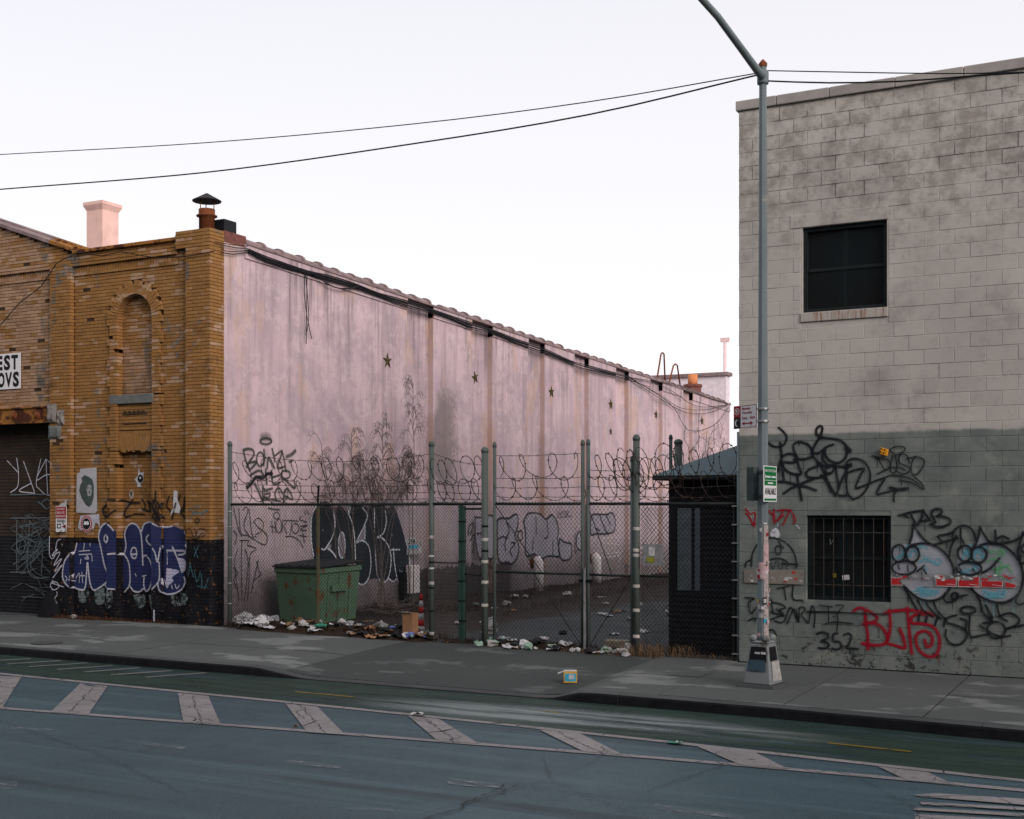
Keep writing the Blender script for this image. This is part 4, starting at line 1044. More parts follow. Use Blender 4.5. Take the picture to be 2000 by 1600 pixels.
g.line(K, .038, [(260,190),(420,150),(600,125),(590,170),(560,260),(520,330),(470,270),(430,190)], [(550,270),(690,255)], [(600,140),(680,240)], [(330,190),(375,215)],
 [(730,300),(770,290),(720,200),(720,140),(770,100),(850,110),(850,170),(780,200),(900,210),(980,260),(960,310),(870,350),(770,350),(700,310)],
 [(405,580),(440,480),(455,320)], [(455,320),(520,420),(600,520),(680,580)], [(430,610),(560,580),(700,590),(820,650),(920,740),(990,850),(1020,950),(1020,1050)],
 [(1020,1050),(980,1180),(900,1300),(800,1360),(680,1380),(540,1350),(430,1270),(330,1180)], [(1080,510),(920,550),(760,600)], [(1020,430),(900,460),(800,485),(855,550)], [(1010,500),(1020,420),(1110,340),(1200,340),(1270,380),(1310,450),(1330,530)], [(1120,380),(1120,500),(1160,570)],
 [(1290,660),(1350,540),(1390,360)], [(1390,360),(1440,450),(1500,540),(1560,580)], [(1390,610),(1500,580),(1620,585),(1740,630),(1850,720),(1930,820),(1970,930),(1990,1050),(1960,1220),(1880,1330),(1750,1400),(1600,1400),(1450,1350),(1340,1280),(1270,1210)],
 [(1420,990),(1520,940),(1600,860),(1660,790)], [(1560,580),(1700,580),(1850,550),(1950,500),(2040,420)], [(1990,430),(1940,600),(1920,720),(1950,800)], [(960,760),(980,650),(1020,560),(1060,480)], [(1600,400),(1610,560)], [(1640,510),(1700,480),(1790,520)],
 [(2040,560),(1960,660),(2060,760)], [(1960,860),(2060,840)])
g.ell(K, .036, (260, 720, 95, 118), (450, 730, 92, 112), (330, 920, 165, 95), (1180, 720, 100, 110), (1375, 740, 108, 112), (1240, 930, 172, 90))
g.line(K, .030, [(250,890),(265,940)], [(380,900),(390,970)], [(1100,920),(1130,960)], [(1290,940),(1310,970)], [(600,940),(640,1000)], [(520,970),(580,920),(610,890)])
g.ell(K, .026, (1030, 1320, 42, 45)).line(K, .026, [(1075,1330),(1150,1310),(1215,1300)], [(900,1300),(890,1370),(950,1400),(1030,1385),(1060,1340)], [(1900,1340),(1890,1410),(1960,1430),(2030,1400)])
g.done(gwall, 'round white and black throw-up with cyan scrawl on grey wall')
g = Spray('Y', YG, 1560, 1140, 4.5455, None, .0068)
g.line(SP_RED, .047, [(490,245),(530,215),(590,225),(680,280),(700,310),(660,340),(580,355)], [(590,240),(600,350),(615,470),(615,580)], [(600,350),(690,355),(760,410),(790,490),(750,540),(650,545),(565,530)],
 [(805,235),(815,330),(810,430),(790,500)], [(790,530),(880,555),(945,570),(930,480),(900,405)], [(760,265),(860,240),(1000,235),(1130,255),(1200,280)], [(965,215),(975,330),(990,480),(1005,620)],
 [(1150,270),(1040,275),(1000,310),(1010,350),(1100,355),(1190,380),(1245,460),(1250,560),(1210,640),(1140,640),(1070,590),(1040,500),(1060,440),(1130,420),(1185,470),(1180,540),(1140,560),(1120,500)])
g.line(K, .036, [(165,445),(210,430),(260,450),(255,490),(200,505),(250,520),(270,550),(240,575),(180,570)], [(345,440),(310,450),(310,510),(360,515),(380,550),(350,585),(300,575)], [(405,455),(440,440),(470,465),(450,530),(430,570),(530,580)])
g.line(K, .034, [(940,30),(1010,160),(1050,230)], [(1060,150),(1110,240),(1190,290)], [(1130,170),(1190,250),(1260,310)], [(1200,160),(1230,240),(1310,320)], [(1070,275),(1065,330)], [(1140,290),(1130,340)], [(1230,310),(1210,370)], [(1300,310),(1290,380)],
 [(1400,280),(1330,300),(1310,340),(1400,370),(1480,410),(1490,480),(1430,540),(1350,530),(1305,470),(1310,410)], [(1440,310),(1490,330),(1480,410)], [(1520,290),(1520,460),(1620,460),(1690,445)],
 [(1640,350),(1720,330),(1700,300)], [(1780,290),(1880,260),(1960,320),(1930,370),(1840,400),(2030,360)], [(1520,30),(1600,130),(1640,260),(1720,330)], [(1660,190),(1720,300)], [(1760,190),(1790,290),(1850,330)], [(1610,370),(1700,430),(1800,470),(1880,460)])
g.ell(K, .036, (1505, 235, 65, 32), (1755, 410, 80, 72), (1390, 110, 30, 30)).line(K, .02, [(1415,120),(1450,105),(1500,100)], [(1300,80),(1290,140),(1340,165),(1400,150)])
g.line(K, .022, [(185,190),(240,200),(300,205)], [(330,190),(400,195),(350,260),(350,330),(340,420)], [(240,355),(330,340),(480,355)], [(265,210),(270,350)], [(80,245),(300,250)], [(300,250),(560,262),(800,270)], [(310,290),(314,294)])
g.done(gwall, 'red BLTS tag and black tags near the foot of the grey wall')
g = Spray('Y', YG, 1440, 980, 5.715, None, .0065)
g.line(SP_RED, .026, [(95,80),(150,140),(200,120),(190,270)], [(190,270),(120,150),(95,130)], [(350,100),(400,150),(410,90)], [(410,90),(420,240)], [(450,100),(520,90),(600,95)], [(520,95),(460,200),(440,215),(520,150)], [(510,260),(560,160),(590,100),(640,170),(650,220),(630,240)])
g.line(K, .024, [(160,720),(165,610),(200,520),(260,440),(360,405),(460,415),(560,470),(630,560),(660,660),(660,740)], [(90,730),(100,680),(150,650)], [(500,690),(680,700)], [(460,440),(490,480),(520,515)], [(370,650),(440,630),(530,650),(580,700)], [(450,970),(580,940)], [(525,960),(545,1090)], [(630,920),(620,1080),(720,1100),(740,1120)])
g.ell(K, .022, (460, 540, 32, 50)).line(SP_SOFT, .03, [(380,680),(400,760),(450,650),(480,770),(540,660),(560,760)])
g.line(K, .026, [(380,1090),(400,1230)], [(380,1120),(480,1140),(540,1180),(460,1220),(530,1280),(380,1230)], [(420,1330),(520,1340),(600,1180),(680,1340)], [(560,1360),(640,1200),(690,1330)], [(690,1340),(700,1180),(770,1200),(720,1260),(790,1350)], [(800,1350),(840,1160),(870,1250),(860,1400)], [(780,1230),(960,1228),(1143,1230)],
 [(90,1070),(200,1080),(130,1120),(155,1245),(220,1180)], [(130,1330),(180,1300),(250,1310)], [(340,1330),(440,1290),(520,1250),(440,1200)], [(330,1440),(400,1430),(440,1490)])
g.line(make_spray('scratched pale paint', (.2, .21, .2, 1), .7, .4), .010, [(1040,420),(1045,480),(1070,430)]); g.line(SP_WHITE, .10, [(400,360),(430,320),(450,370)]).line(SP_WHITE, .012, [(460,250),(450,270)], [(660,260),(700,300)])
g.done(gwall, 'black line drawing of a domed face and tags beside lamp post')
# torn posters pasted in a band
def wpoly(pts, x0, y0, sc, m, lift, name='poster_scrap', y=YG, parent=None):
    P = [onY(x0+a/sc, y0+b/sc, y-lift-.014) for a, b in pts]
    return MB().poly(P[::-1]).build(name, m, parent if parent is not None else gwall)
POSTR = plain('red poster', sr(168, 44, 48), .8, .2, 0, .15, 12); TORN = make_paint('torn poster paper', (.30, .29, .29, 1), .57, .05, .8, (1, 1, 1.6), 11.0)
GLUE = make_paint('old paste band', (.22, .20, .17, 1), .40, .2, .8, (1, 1, 1.6), 6.0)
wpoly([(140, 1000), (2100, 1010), (2100, 1215), (140, 1175)], 1720, 980, 7.1429, TORN, .0085)
wpoly([(75, 760), (740, 760), (740, 925), (75, 905)], 1440, 980, 5.715, GLUE, .0085)
wpoly([(150, 770), (500, 860), (500, 890), (90, 885), (80, 830)], 1440, 980, 5.715, TORN, .009)
for k, q in enumerate(([(150, 1060), (240, 1070), (340, 1050), (250, 1105), (300, 1160), (150, 1160)], [(778, 1025), (860, 1030), (900, 1080), (960, 1090), (1050, 1080), (1050, 1178), (775, 1170)],
          [(1085, 1045), (1130, 1100), (1280, 1105), (1320, 1030), (1370, 1045), (1370, 1185), (1090, 1182)], [(1405, 1105), (1695, 1112), (1700, 1195), (1408, 1188)], [(1740, 1120), (1890, 1160), (1870, 1198), (1738, 1195)])):
    cx = sum(p[0] for p in q)/len(q); cy = sum(p[1] for p in q)/len(q)
    wpoly([(cx+(a-cx)*1.06, cy+(b-cy)*1.12) for a, b in q], 1720, 980, 7.1429, PAPER, .0100)
    wpoly(q, 1720, 980, 7.1429, POSTR, .0115)
for q in ([(920, 1146), (1040, 1154), (1040, 1160), (920, 1152)], [(1230, 1150), (1350, 1160), (1350, 1166), (1230, 1156)], [(1555, 1155), (1690, 1172), (1690, 1178), (1555, 1161)]):
    wpoly(q, 1720, 980, 7.1429, PAPER, .0130)
for _ in range(46):
    a, b = random.uniform(150, 1900), random.uniform(1010, 1090); r0 = random.uniform(8, 34)
    wpoly([(a+r0*random.uniform(.5, 1)*math.cos(t)*1.5, b+r0*random.uniform(.3, .8)*math.sin(t)) for t in [k*math.pi/3 for k in range(6)]], 1720, 980, 7.1429, random.choice([PAPER, PAPERG, PAPERG, POSTR]), .0136+random.uniform(0, .002))
for _ in range(16):
    a, b = random.uniform(90, 720), random.uniform(770, 890); r0 = random.uniform(6, 26)
    wpoly([(a+r0*random.uniform(.5, 1)*math.cos(t)*1.6, b+r0*random.uniform(.3, .8)*math.sin(t)) for t in [k*math.pi/3 for k in range(6)]], 1440, 980, 5.715, random.choice([PAPER, PAPERG, PAPERG, POSTR]), .0100+random.uniform(0, .002))

# ---- tags on the pink wall
def pink_surf(u, z):
    for a, b in rec:
        if a <= u <= b: return XR-XB
    return 0
g = Spray('X', XB, 440, 830, 9.41, None, .003)
Q = SP_SOFT
g.line(make_spray('faint grey overspray', (.07, .08, .078, 1), .55, .9), .26, [(690,230),(745,215),(800,235)]).ell(Q, .075, (745, 300, 105, 55))
g.line(Q, .072, [(340,470),(350,560),(400,720),(450,840)], [(330,460),(430,440),(510,470),(520,560),(440,680),(390,770)], [(430,700),(570,680),(480,800)], [(710,460),(720,600),(700,740)], [(770,790),(800,600),(900,790)], [(860,440),(890,560),(910,670)],
 [(920,560),(1040,490),(960,780),(1080,770)], [(1040,480),(1080,640),(1110,840)], [(460,920),(620,840),(690,930),(560,960)], [(740,820),(760,1080)], [(840,850),(880,1080),(1000,1060)], [(880,960),(1000,920)], [(1040,1000),(1040,860),(1150,850),(1190,900),(1160,970),(1060,1000)],
 [(1090,1000),(1270,1160),(1265,1010)], [(540,1080),(620,1250),(700,1440)], [(690,1130),(690,1380)], [(730,1200),(860,1170)], [(740,1270),(820,1260),(800,1330),(720,1330)], [(690,1380),(840,1370),(930,1390)], [(1040,1250),(1010,1180),(950,1170),(910,1270),(940,1380),(1010,1400)],
 [(1070,1420),(1080,1230),(1150,1180),(1230,1330),(1220,1370),(1100,1310)])
g.ell(Q, .065, (640, 630, 68, 128)).line(Q, .11, [(1130,580),(1220,540),(1280,480)], [(1180,670),(1210,665)])
g.line(K, .085, [(400,1150),(480,1070),(560,960),(680,980),(760,900),(850,900)]).line(SP_SOFT, .05, [(790,1530),(880,1550),(990,1560)], [(1640,1330),(1760,1300),(1850,1310)])
g.done(side, 'grey green spray tag reading BONZ with a halo')
g = Spray('X', XB, 440, 960, 5.0, None, .003)
g.fill(FILL_BLACK, [(835,330),(850,210),(900,130),(960,95),(1010,110),(1050,170),(1090,145),(1140,150),(1190,200),(1220,130),(1330,140),(1360,150),(1450,135),(1540,130),(1580,170),(1610,150),(1650,150),(1700,280),(1750,450),(1790,600),(1805,720),(1790,850),(1750,910),(1710,880),(1670,860),(1640,880),(1590,850),(1560,885),(1510,870),(1470,850),(1400,860),(1340,910),(1280,870),(1270,700),(1200,680),(1050,670),(870,660),(840,500)])
g.fill(FILL_SILVER, [(1135+32*math.cos(t), 525+122*math.sin(t)) for t in [2*math.pi*k/14 for k in range(14)]])
g.fill(FILL_SILVER, [(1285,485),(1330,400),(1358,330),(1366,400),(1364,475),(1330,470)]).fill(FILL_SILVER, [(1180,150),(1206,205),(1222,135)]).fill(FILL_SILVER, [(985,555),(1030,510),(1025,585)])
WL = SP_WHITE
g.line(WL, .046, [(860,630),(840,500),(835,330),(850,220),(890,140)], [(1050,170),(1070,300),(1050,430),(975,560),(940,560)], [(1000,555),(1050,600),(1085,650)], [(1200,210),(1240,320),(1260,450),(1270,660)], [(1190,150),(1210,210),(1220,140)], [(1340,160),(1385,230),(1360,320),(1280,490)],
 [(1280,500),(1340,480),(1400,540),(1420,680),(1410,800),(1380,880),(1330,910),(1280,880)], [(1455,160),(1455,390)], [(1460,520),(1470,700),(1490,840),(1530,885),(1580,860),(1610,760),(1615,620),(1580,510),(1520,450),(1480,450),(1540,410),(1570,300),(1560,190)],
 [(1640,560),(1650,700),(1680,860),(1730,915),(1780,880),(1800,780),(1790,600),(1760,480)], [(1620,570),(1700,568)], [(1590,850),(1640,880),(1670,850)], [(1360,460),(1362,330)])
g.ell(WL, .042, (1135, 525, 33, 126)).line(WL, .018, [(1700,760),(1712,820),(1725,770)], [(1745,825),(1720,830),(1720,865),(1748,862)], [(950,370),(951,385)], [(1625,420),(1626,440)])
g.line(SP_MARK, .022, [(80,160),(130,380),(160,440)], [(130,170),(150,400),(210,430)], [(170,180),(200,150),(220,190),(180,330),(230,440)], [(230,170),(260,420),(300,440)], [(270,300),(320,260),(370,310),(350,390),(290,420)], [(280,300),(320,350),(400,420),(400,500),(360,515),(220,430)],
 [(80,380),(110,430),(90,520)], [(140,480),(230,480),(210,520),(300,560),(240,620),(230,850),(215,1060)], [(120,560),(90,700),(130,1060)], [(160,480),(155,700),(160,1060)], [(190,560),(220,700),(185,1070)], [(320,670),(280,850),(250,990)], [(300,680),(330,780),(345,810),(270,870)], [(80,740),(120,800),(80,850),(100,940)],
 [(450,290),(460,400)], [(440,340),(480,350)], [(480,290),(490,400)], [(560,280),(550,400)], [(560,280),(600,290),(570,340),(600,410)], [(600,280),(710,290)], [(650,290),(630,420)], [(730,340),(800,330),(730,370),(790,380)], [(590,440),(650,440),(720,480),(755,550)], [(720,430),(790,440)], [(750,390),(770,500)], [(750,240),(720,270),(790,300)], [(770,190),(780,230)], [(790,180),(810,220)])
g.ell(SP_MARK, .022, (520, 335, 28, 68), (497, 235, 30, 32), (682, 360, 34, 48))
g.done(side, 'black fat-lettered throw-up with white outline behind the dumpster')
g = Spray('X', XB, 880, 980, 5.263, None, .003)
f1 = [(480,190),(520,170),(600,170),(660,130),(690,150),(690,260),(660,350),(700,450),(690,560),(630,640),(580,620),(540,630),(490,590),(480,400)]
f2 = [(750,200),(790,130),(850,115),(920,130),(980,180),(1040,135),(1090,200),(1110,300),(1100,370),(1110,480),(1120,560),(1060,560),(1000,560),(930,585),(860,540),(800,560),(770,520),(770,320)]
f3 = [(1440,160),(1470,130),(1530,130),(1600,130),(1660,115),(1690,180),(1680,300),(1600,330),(1500,330),(1440,330)]
f4 = [(1120,380),(1180,420),(1240,440),(1240,560),(1200,600),(1140,590),(1110,500)]
f0 = [(250,160),(330,165),(440,170),(440,560),(330,560),(300,590),(260,430)]
f5 = [(1300,330),(1330,310),(1340,480),(1310,490),(1290,420)]
for f in (f0, f1, f2, f3, f4, f5): g.fill(FILL_SILVER, f); g.line(K, .060, list(f)+[f[0]])
g.line(K, .05, [(850,370),(840,500)], [(875,150),(880,330)], [(990,200),(1000,350),(960,380)], [(1050,400),(1050,540)], [(570,200),(600,300),(560,400),(560,500)], [(490,380),(540,360),(580,380)], [(690,310),(730,300),(735,380),(700,390),(690,310)], [(1490,270),(1530,300)], [(1530,140),(1590,290),(1620,330)], [(1600,140),(1640,240)], [(620,420),(660,430),(610,500),(630,560)], [(180,340),(190,250),(230,230),(200,340)], [(200,400),(240,340),(230,500),(220,520)], [(330,320),(270,330)])
g.line(SP_MARK, .022, [(1090,90),(1100,140),(1120,110),(1130,140),(1150,90)], [(1150,140),(1165,95),(1180,140)], [(1185,140),(1190,95),(1210,110),(1190,125),(1220,150),(1245,150)], [(1090,160),(1200,155)])
g.line(SP_WHITE, .016, [(1560,380),(1700,370),(1750,420),(1740,540),(1560,560),(1550,400)], [(1580,400),(1600,520),(1640,410),(1670,520),(1700,400)], [(1590,430),(1730,440)], [(1580,540),(1740,520)])
g.done(side, 'silver bubble-letter throw-up with black outlines behind the gate')

# ---- tags on the brick front
g = Spray('Y', YB, 100, 980, 5.882, brick_surf, .007)
g.fill(FILL_BLUE, [(290,480),(270,590),(220,660),(190,760),(185,860),(220,950),(300,1000),(400,1000),(460,960),(500,1010),(600,960),(640,990),(760,1010),(860,980),(900,1030),(960,1040),(1010,1010),(1060,1030),(1110,970),(1150,1040),(1230,960),(1280,1040),(1350,1060),(1450,1050),(1530,990),(1550,900),(1530,820),(1560,640),(1590,540),(1590,450),(1540,340),(1400,280),(1320,290),(1240,260),(1170,240),(1080,235),(1000,280),(970,310),(930,260),(870,250),(810,320),(790,340),(720,300),(640,245),(570,290),(550,400),(560,480),(460,470)], .0169)
g.fill(FILL_SMEAR, [(310,1000),(440,1010),(400,1150),(330,1140)], .0169).fill(FILL_SMEAR, [(500,1020),(620,1000),(610,1160),(520,1170)], .0169).fill(FILL_SMEAR, [(640,1000),(725,1010),(720,1200),(630,1200)], .0169).fill(FILL_SMEAR, [(890,1080),(1010,1060),(1030,1190),(950,1220)], .0169).fill(FILL_SMEAR, [(1070,1080),(1160,1060),(1150,1240),(1110,1290)], .0169).fill(FILL_SMEAR, [(1380,1060),(1600,1060),(1590,1170),(1400,1190)], .0169)
g.fill(FILL_BUFF, [(1330,760),(1420,780),(1480,800),(1390,870),(1410,910),(1350,960),(1320,960)], .0169).fill(FILL_BUFF, [(1460,640),(1530,660),(1560,720),(1540,790),(1500,800)], .0169)
for (mat, wd, sts) in ((SP_WBR, .040, ([(300,480),(270,590),(215,670),(190,770),(190,880),(240,960),(320,1005),(390,1000),(410,850),(420,700)], [(425,700),(440,850),(460,960),(500,1015),(600,960),(655,900),(655,830),(620,740),(590,600),(565,480),(550,400),(575,300),(630,250),(690,270),(745,330)],
 [(660,605),(750,595),(790,610),(840,700),(855,820),(850,960),(795,1040)], [(790,610),(810,500),(795,370),(830,280),(890,250),(950,290),(980,360),(995,500),(1005,730)], [(620,940),(650,990),(760,1005)], [(935,600),(870,605),(880,540),(920,535),(935,600),(915,655),(880,640),(868,600)],
 [(1000,640),(1040,620),(1090,690),(1115,800),(1110,900),(1075,1010),(1040,1030),(1015,960),(1020,860)], [(1110,690),(1140,715),(1165,640)], [(990,340),(1020,260),(1090,235),(1150,270),(1170,360),(1160,470),(1110,505),(1060,470),(1045,420),(1070,385)], [(1175,240),(1240,275),(1330,290),(1400,280)], [(1540,350),(1590,460),(1590,540),(1530,600),(1470,610)],
 [(1180,520),(1220,580),(1250,690),(1270,600),(1290,510)], [(1270,700),(1275,850),(1255,930),(1180,1010)], [(1255,930),(1270,1010),(1330,1060),(1430,1050),(1510,1000),(1545,920),(1535,870)], [(860,980),(900,1030),(960,1040),(1010,1005)], [(1110,960),(1130,1030),(1175,1055)], [(1335,560),(1450,562),(1560,565)], [(1400,520),(1460,660),(1510,810)])),
 (SP_WBR, .024, ([(1340,560),(1340,720)], [(1560,570),(1560,690)], [(270,830),(260,900),(290,910)], [(290,880),(330,820),(330,930)], [(360,810),(370,930)], [(340,850),(390,850)], [(220,850),(240,880),(225,910)], [(1290,880),(1300,960)], [(1310,900),(1340,990),(1360,920)], [(1390,960),(1400,1000)], [(1430,950),(1450,1000),(1480,960)], [(920,830),(930,860)], [(1000,860),(1045,850)], [(330,570),(450,560)], [(330,610),(470,600)], [(390,480),(380,560)], [(455,480),(455,510)], [(350,660),(345,710)], [(475,610),(480,680)],
 [(40,400),(40,600),(80,650),(130,540),(70,620),(160,580),(90,730),(180,650),(100,800),(190,720),(80,870)], [(80,900),(50,960),(90,1010),(150,970),(120,920),(70,930),(200,975)], [(120,1030),(130,1060),(100,1110),(125,1160)], [(170,430),(130,450),(110,540)], [(140,1230),(142,1255)], [(185,488),(187,494)])),
 (SP_WBR, .05, ([(1215,1250),(1215,1360)], [(400,650),(440,655),(420,620)]))):
    g.line(mat, wd, *sts)
g.ell(SP_WBR, .042, (650, 425, 32, 48))
g.line(SP_TEAL, .03, [(1650,710),(1630,850)], [(1650,710),(1690,860)], [(1700,780),(1730,920),(1770,800)], [(1780,830),(1790,990)], [(1740,970),(1850,980)], [(1860,880),(1820,1000)], [(1700,520),(1740,640)], [(1750,500),(1700,620)], [(1640,100),(1700,50),(1760,60),(1680,130),(1850,110)], [(1650,180),(1720,130),(1800,140),(1850,90)])
g.line(SP_KBR, .06, [(1200,-20),(1240,60),(1200,180),(1280,190)], [(1300,20),(1260,100),(1310,190)], [(1180,140),(1280,280)], [(1440,20),(1400,200)], [(1540,40),(1500,120),(1560,200)], [(640,40),(600,90),(640,180),(700,160)])
g.line(SP_KBR, .03, [(1590,400),(1640,300),(1700,400),(1760,310),(1860,330)], [(1560,260),(1600,330),(1570,390)], [(1600,400),(1720,420),(1830,380)], [(1700,300),(1740,400),(1800,350)], [(190,230),(230,330),(150,370)], [(60,320),(130,370),(180,330)])
g.ell(SP_KBR, .04, (1735, 215, 22, 24)); g.done(front, 'blue throw-up with white outline across the black dado')
g = Spray('Y', YB, 100, 900, 9.09, brick_surf, .0095)
g.line(SP_KBR, .055, [(1040,690),(1200,700),(1350,740),(1500,745)], [(1370,690),(1300,800),(1230,900),(1250,1000),(1400,950),(1580,955)], [(1540,690),(1590,780),(1580,860),(1540,850)], [(1640,710),(1680,880),(1560,870)], [(1650,720),(1790,850)], [(1900,550),(1890,680),(1840,780),(1900,900),(2000,1080)], [(1900,700),(2000,830)], [(2100,640),(2060,800),(2140,900)], [(2160,660),(2260,900)], [(2300,620),(2240,820),(2330,900)], [(2380,650),(2360,880)], [(1840,850),(1960,1060)],
 [(940,860),(980,800),(1040,830),(1000,920),(950,900)], [(960,980),(1060,960),(1180,880)])
g.done(front, 'black brush tags on the ochre bricks above the blue throw-up')
g = Spray('Y', YB, 0, 680, 2.963, brick_surf, .022)
g.line(SP_WHITE, .024, [(35,635),(45,720),(40,800),(0,835)], [(-20,650),(45,720)], [(75,655),(120,780),(140,840)], [(140,840),(50,825),(120,780)], [(175,640),(150,760),(150,800)], [(205,640),(150,760),(215,730),(300,750)], [(205,640),(300,720)], [(205,640),(215,845)], [(150,800),(215,850),(300,820)])
g.line(make_spray('dull pale spray paint', (.16, .19, .20, 1), .8, .5), .03, [(0,985),(150,983),(300,980)], [(35,1000),(35,1300)], [(110,1000),(110,1310),(300,1320)], [(110,1000),(180,1120),(180,1310)], [(190,1000),(240,1060),(290,1000),(290,1120),(200,1130)], [(60,1080),(85,1140),(60,1200),(35,1140),(60,1080)], [(0,1300),(110,1300)], [(210,870),(240,900),(210,930),(180,900),(210,870)], [(160,890),(200,920)], [(200,1130),(240,1190),(230,1310)], [(0,848),(150,846),(300,846)])
g.line(make_spray('scratchy grey spray', (.12, .15, .16, 1), .75, .6), .022, *[[(random.uniform(-10, 300), random.uniform(960, 1330)) for _q in range(4)] for _k in range(16)], *[[(random.uniform(-10, 300), random.uniform(1330, 1480)), (random.uniform(-10, 300), random.uniform(1330, 1480))] for _k in range(10)])
g.done(shut, 'thin white tags across the roller shutter')
# ------------------------------------------------------------------ fence and gates
def fz(px, py): return onF(px, py).z
def fp(px): p = onF(px, 990); return Vector((p.x, p.y, 0))
def chain(mb, A, B, z0, z1, D=.034, r=.0036, sag=.0):
    A, B = Vector(A), Vector(B); L = (B-A).length; d = (B-A)/L; nrm = Vector((-d.y, d.x, 0)); n = int(L/D); D = L/n; st = D*1.12; m = int((z1-z0)/st); st = (z1-z0)/m
    for i in range(n):
        base = len(mb.v); ph = random.uniform(0, 6)
        for k in range(m+1):
            u = (i+.5)*D+(D/2 if (k+i) % 2 else -D/2)*.99; off = (.004 if (k % 2) else -.004)
            p = A+d*u+nrm*(off+sag*math.sin(u*3.1)*math.sin(math.pi*k/m)); z = z0+st*k
            mb.v += [(p.x-d.x*r, p.y-d.y*r-nrm.y*r*.6, z), (p.x+d.x*r, p.y+d.y*r-nrm.y*r*.6, z), (p.x+nrm.x*r, p.y+nrm.y*r, z)]
        for k in range(m):
            a = base+3*k
            for j in range(3):
                b = a+j; c = a+(j+1) % 3; mb.f.append((b, c, c+3, b+3))
    return mb
def meshpart(parent, A, B, z0, z1, D=.034, m=None, r=.0036):
    o = chain(MB(), A, B, z0, z1, D, r, .012).build('chain_link_mesh', m or MESHM, parent); return setp(o, kind='stuff')
def rail(parent, A, B, z, r=.021, m=None, name='rail'):
    o = MB().tube([(A.x, A.y, z), ((A.x+B.x)/2, (A.y+B.y)/2, z-.004), (B.x, B.y, z)], r, 8).build(name, m or RAIL, parent, True)
    return o
def knuckles(mb, A, B, z, D=.062):                          # twisted wire ends along the top rail
    L = (B-A).length; d = (B-A)/L
    for i in range(int(L/D)):
        p = A+d*(i+.5)*D; mb.tube([(p.x, p.y, z-.02), (p.x+random.uniform(-.01, .01), p.y, z+.035)], .0045, 3, False)
        mb.tube([(p.x-.02, p.y-.02, z-.03), (p.x, p.y-.028, z), (p.x+.02, p.y-.01, z+.025)], .004, 3, False)
    return mb
def post(name, parent, P, ztop_, r, cap=True, m=None, z0=.12):
    o = MB().lathe((P.x, P.y, 0), [(r, z0), (r, ztop_-.03)], 14).build(name, m or POST, parent, True)
    if cap: MB().lathe((P.x, P.y, 0), [(r*1.12, ztop_-.05), (r*1.15, ztop_-.01), (r*.8, ztop_+.03), (r*.2, ztop_+.045)], 14).build('post_cap', m or POST, o, True)
    return o
TAPE = plain('grey tape band', (.42, .40, .38, 1), .7)
def bands(po, P, r, zl, m=None, hh=.05):
    for z in zl: MB().lathe((P.x, P.y, 0), [(r+.002, z), (r+.003, z+.005), (r+.003, z+hh-.005), (r+.002, z+hh)], 12).build('tape_band', m or TAPE, po, True)
def barbed(parent, A, B, za, zb=None, sag=.03):
    zb = za if zb is None else zb; mb = MB(); L = (B-A).length; n = max(4, int(L/.15)); pts = []
    for k in range(n+1):
        t = k/n; p = A.lerp(B, t); pts.append(Vector((p.x, p.y+random.uniform(-.006, .006), za+(zb-za)*t-sag*4*t*(1-t)+random.uniform(-.006, .006))))
    mb.tube(pts, .0042, 4)
    for p in pts[1:-1]:
        for a in range(2):
            v = Vector((random.uniform(-.5, .5), random.uniform(-1, 1), random.uniform(-1, 1))).normalized()*.026; mb.tube([p-v, p+v], .0028, 3, False)
    return mb.build('barbed_wire', RAZOR, parent)
TOP = fz(700, 985)
P449, P622, P843, P903, P947, P966, P1138, P1148, P1243, P1447 = [fp(x) for x in (449, 622, 843, 903, 947, 966, 1138, 1149, 1243, 1446)]
ff = thing('chain_link_fence', (P449+P843)/2+Vector((0, 0, .15)), 'long chain-link fence panel in front of the green dumpster', 'fence', None)
for px, P, ty, r, z in ((449, P449, 866, .042, 0), (843, P843, 866, .045, 0)):
    po = post('post', ff, P, fz(px, ty), r)
    if px == 843: bands(po, P, r, [fz(843, y) for y in (1052, 1142, 1240)], PAPERG); bands(po, P, r, [fz(843, y) for y in (1100, 1150, 1195)], BLACK, .03); bands(po, P, r, [fz(843, 1088), fz(843, 1112)], PAPER, .03)
    else: bands(po, P, r, [fz(449, y) for y in (1000, 1090, 1140, 1180, 1030)], SILVER, .02)
lp = MB().box((P622.x-.022, P622.y-.03, .12), (P622.x+.022, P622.y+.012, TOP+.02)).build('line_post', make_rusty('olive rusty post', sr(84, 84, 66), sr(90, 62, 40), .5), ff)
MB().tube([(P622.x, P622.y-.01, TOP-.04), (P622.x+.03, P622.y-.06, TOP+.06), (P622.x+.17, P622.y-.22, TOP+.33)], .02, 6).build('outrigger_arm', RAIL, lp)
meshpart(ff, P449+FD*.05, P843-FD*.05, .20, TOP-.01)
rail(ff, P449, P843, TOP, .024, None, 'top_rail')
setp(knuckles(MB(), P449, P843, TOP).build('wire_knuckles', RAIL, ff), kind='stuff')
for y0, y1 in ((945, 948), (958, 962), (971, 975)): barbed(ff, P449, P843, fz(449, y0), fz(843, y1))
barbed(ff, P449, P843, fz(449, 882), fz(843, 886), .16)
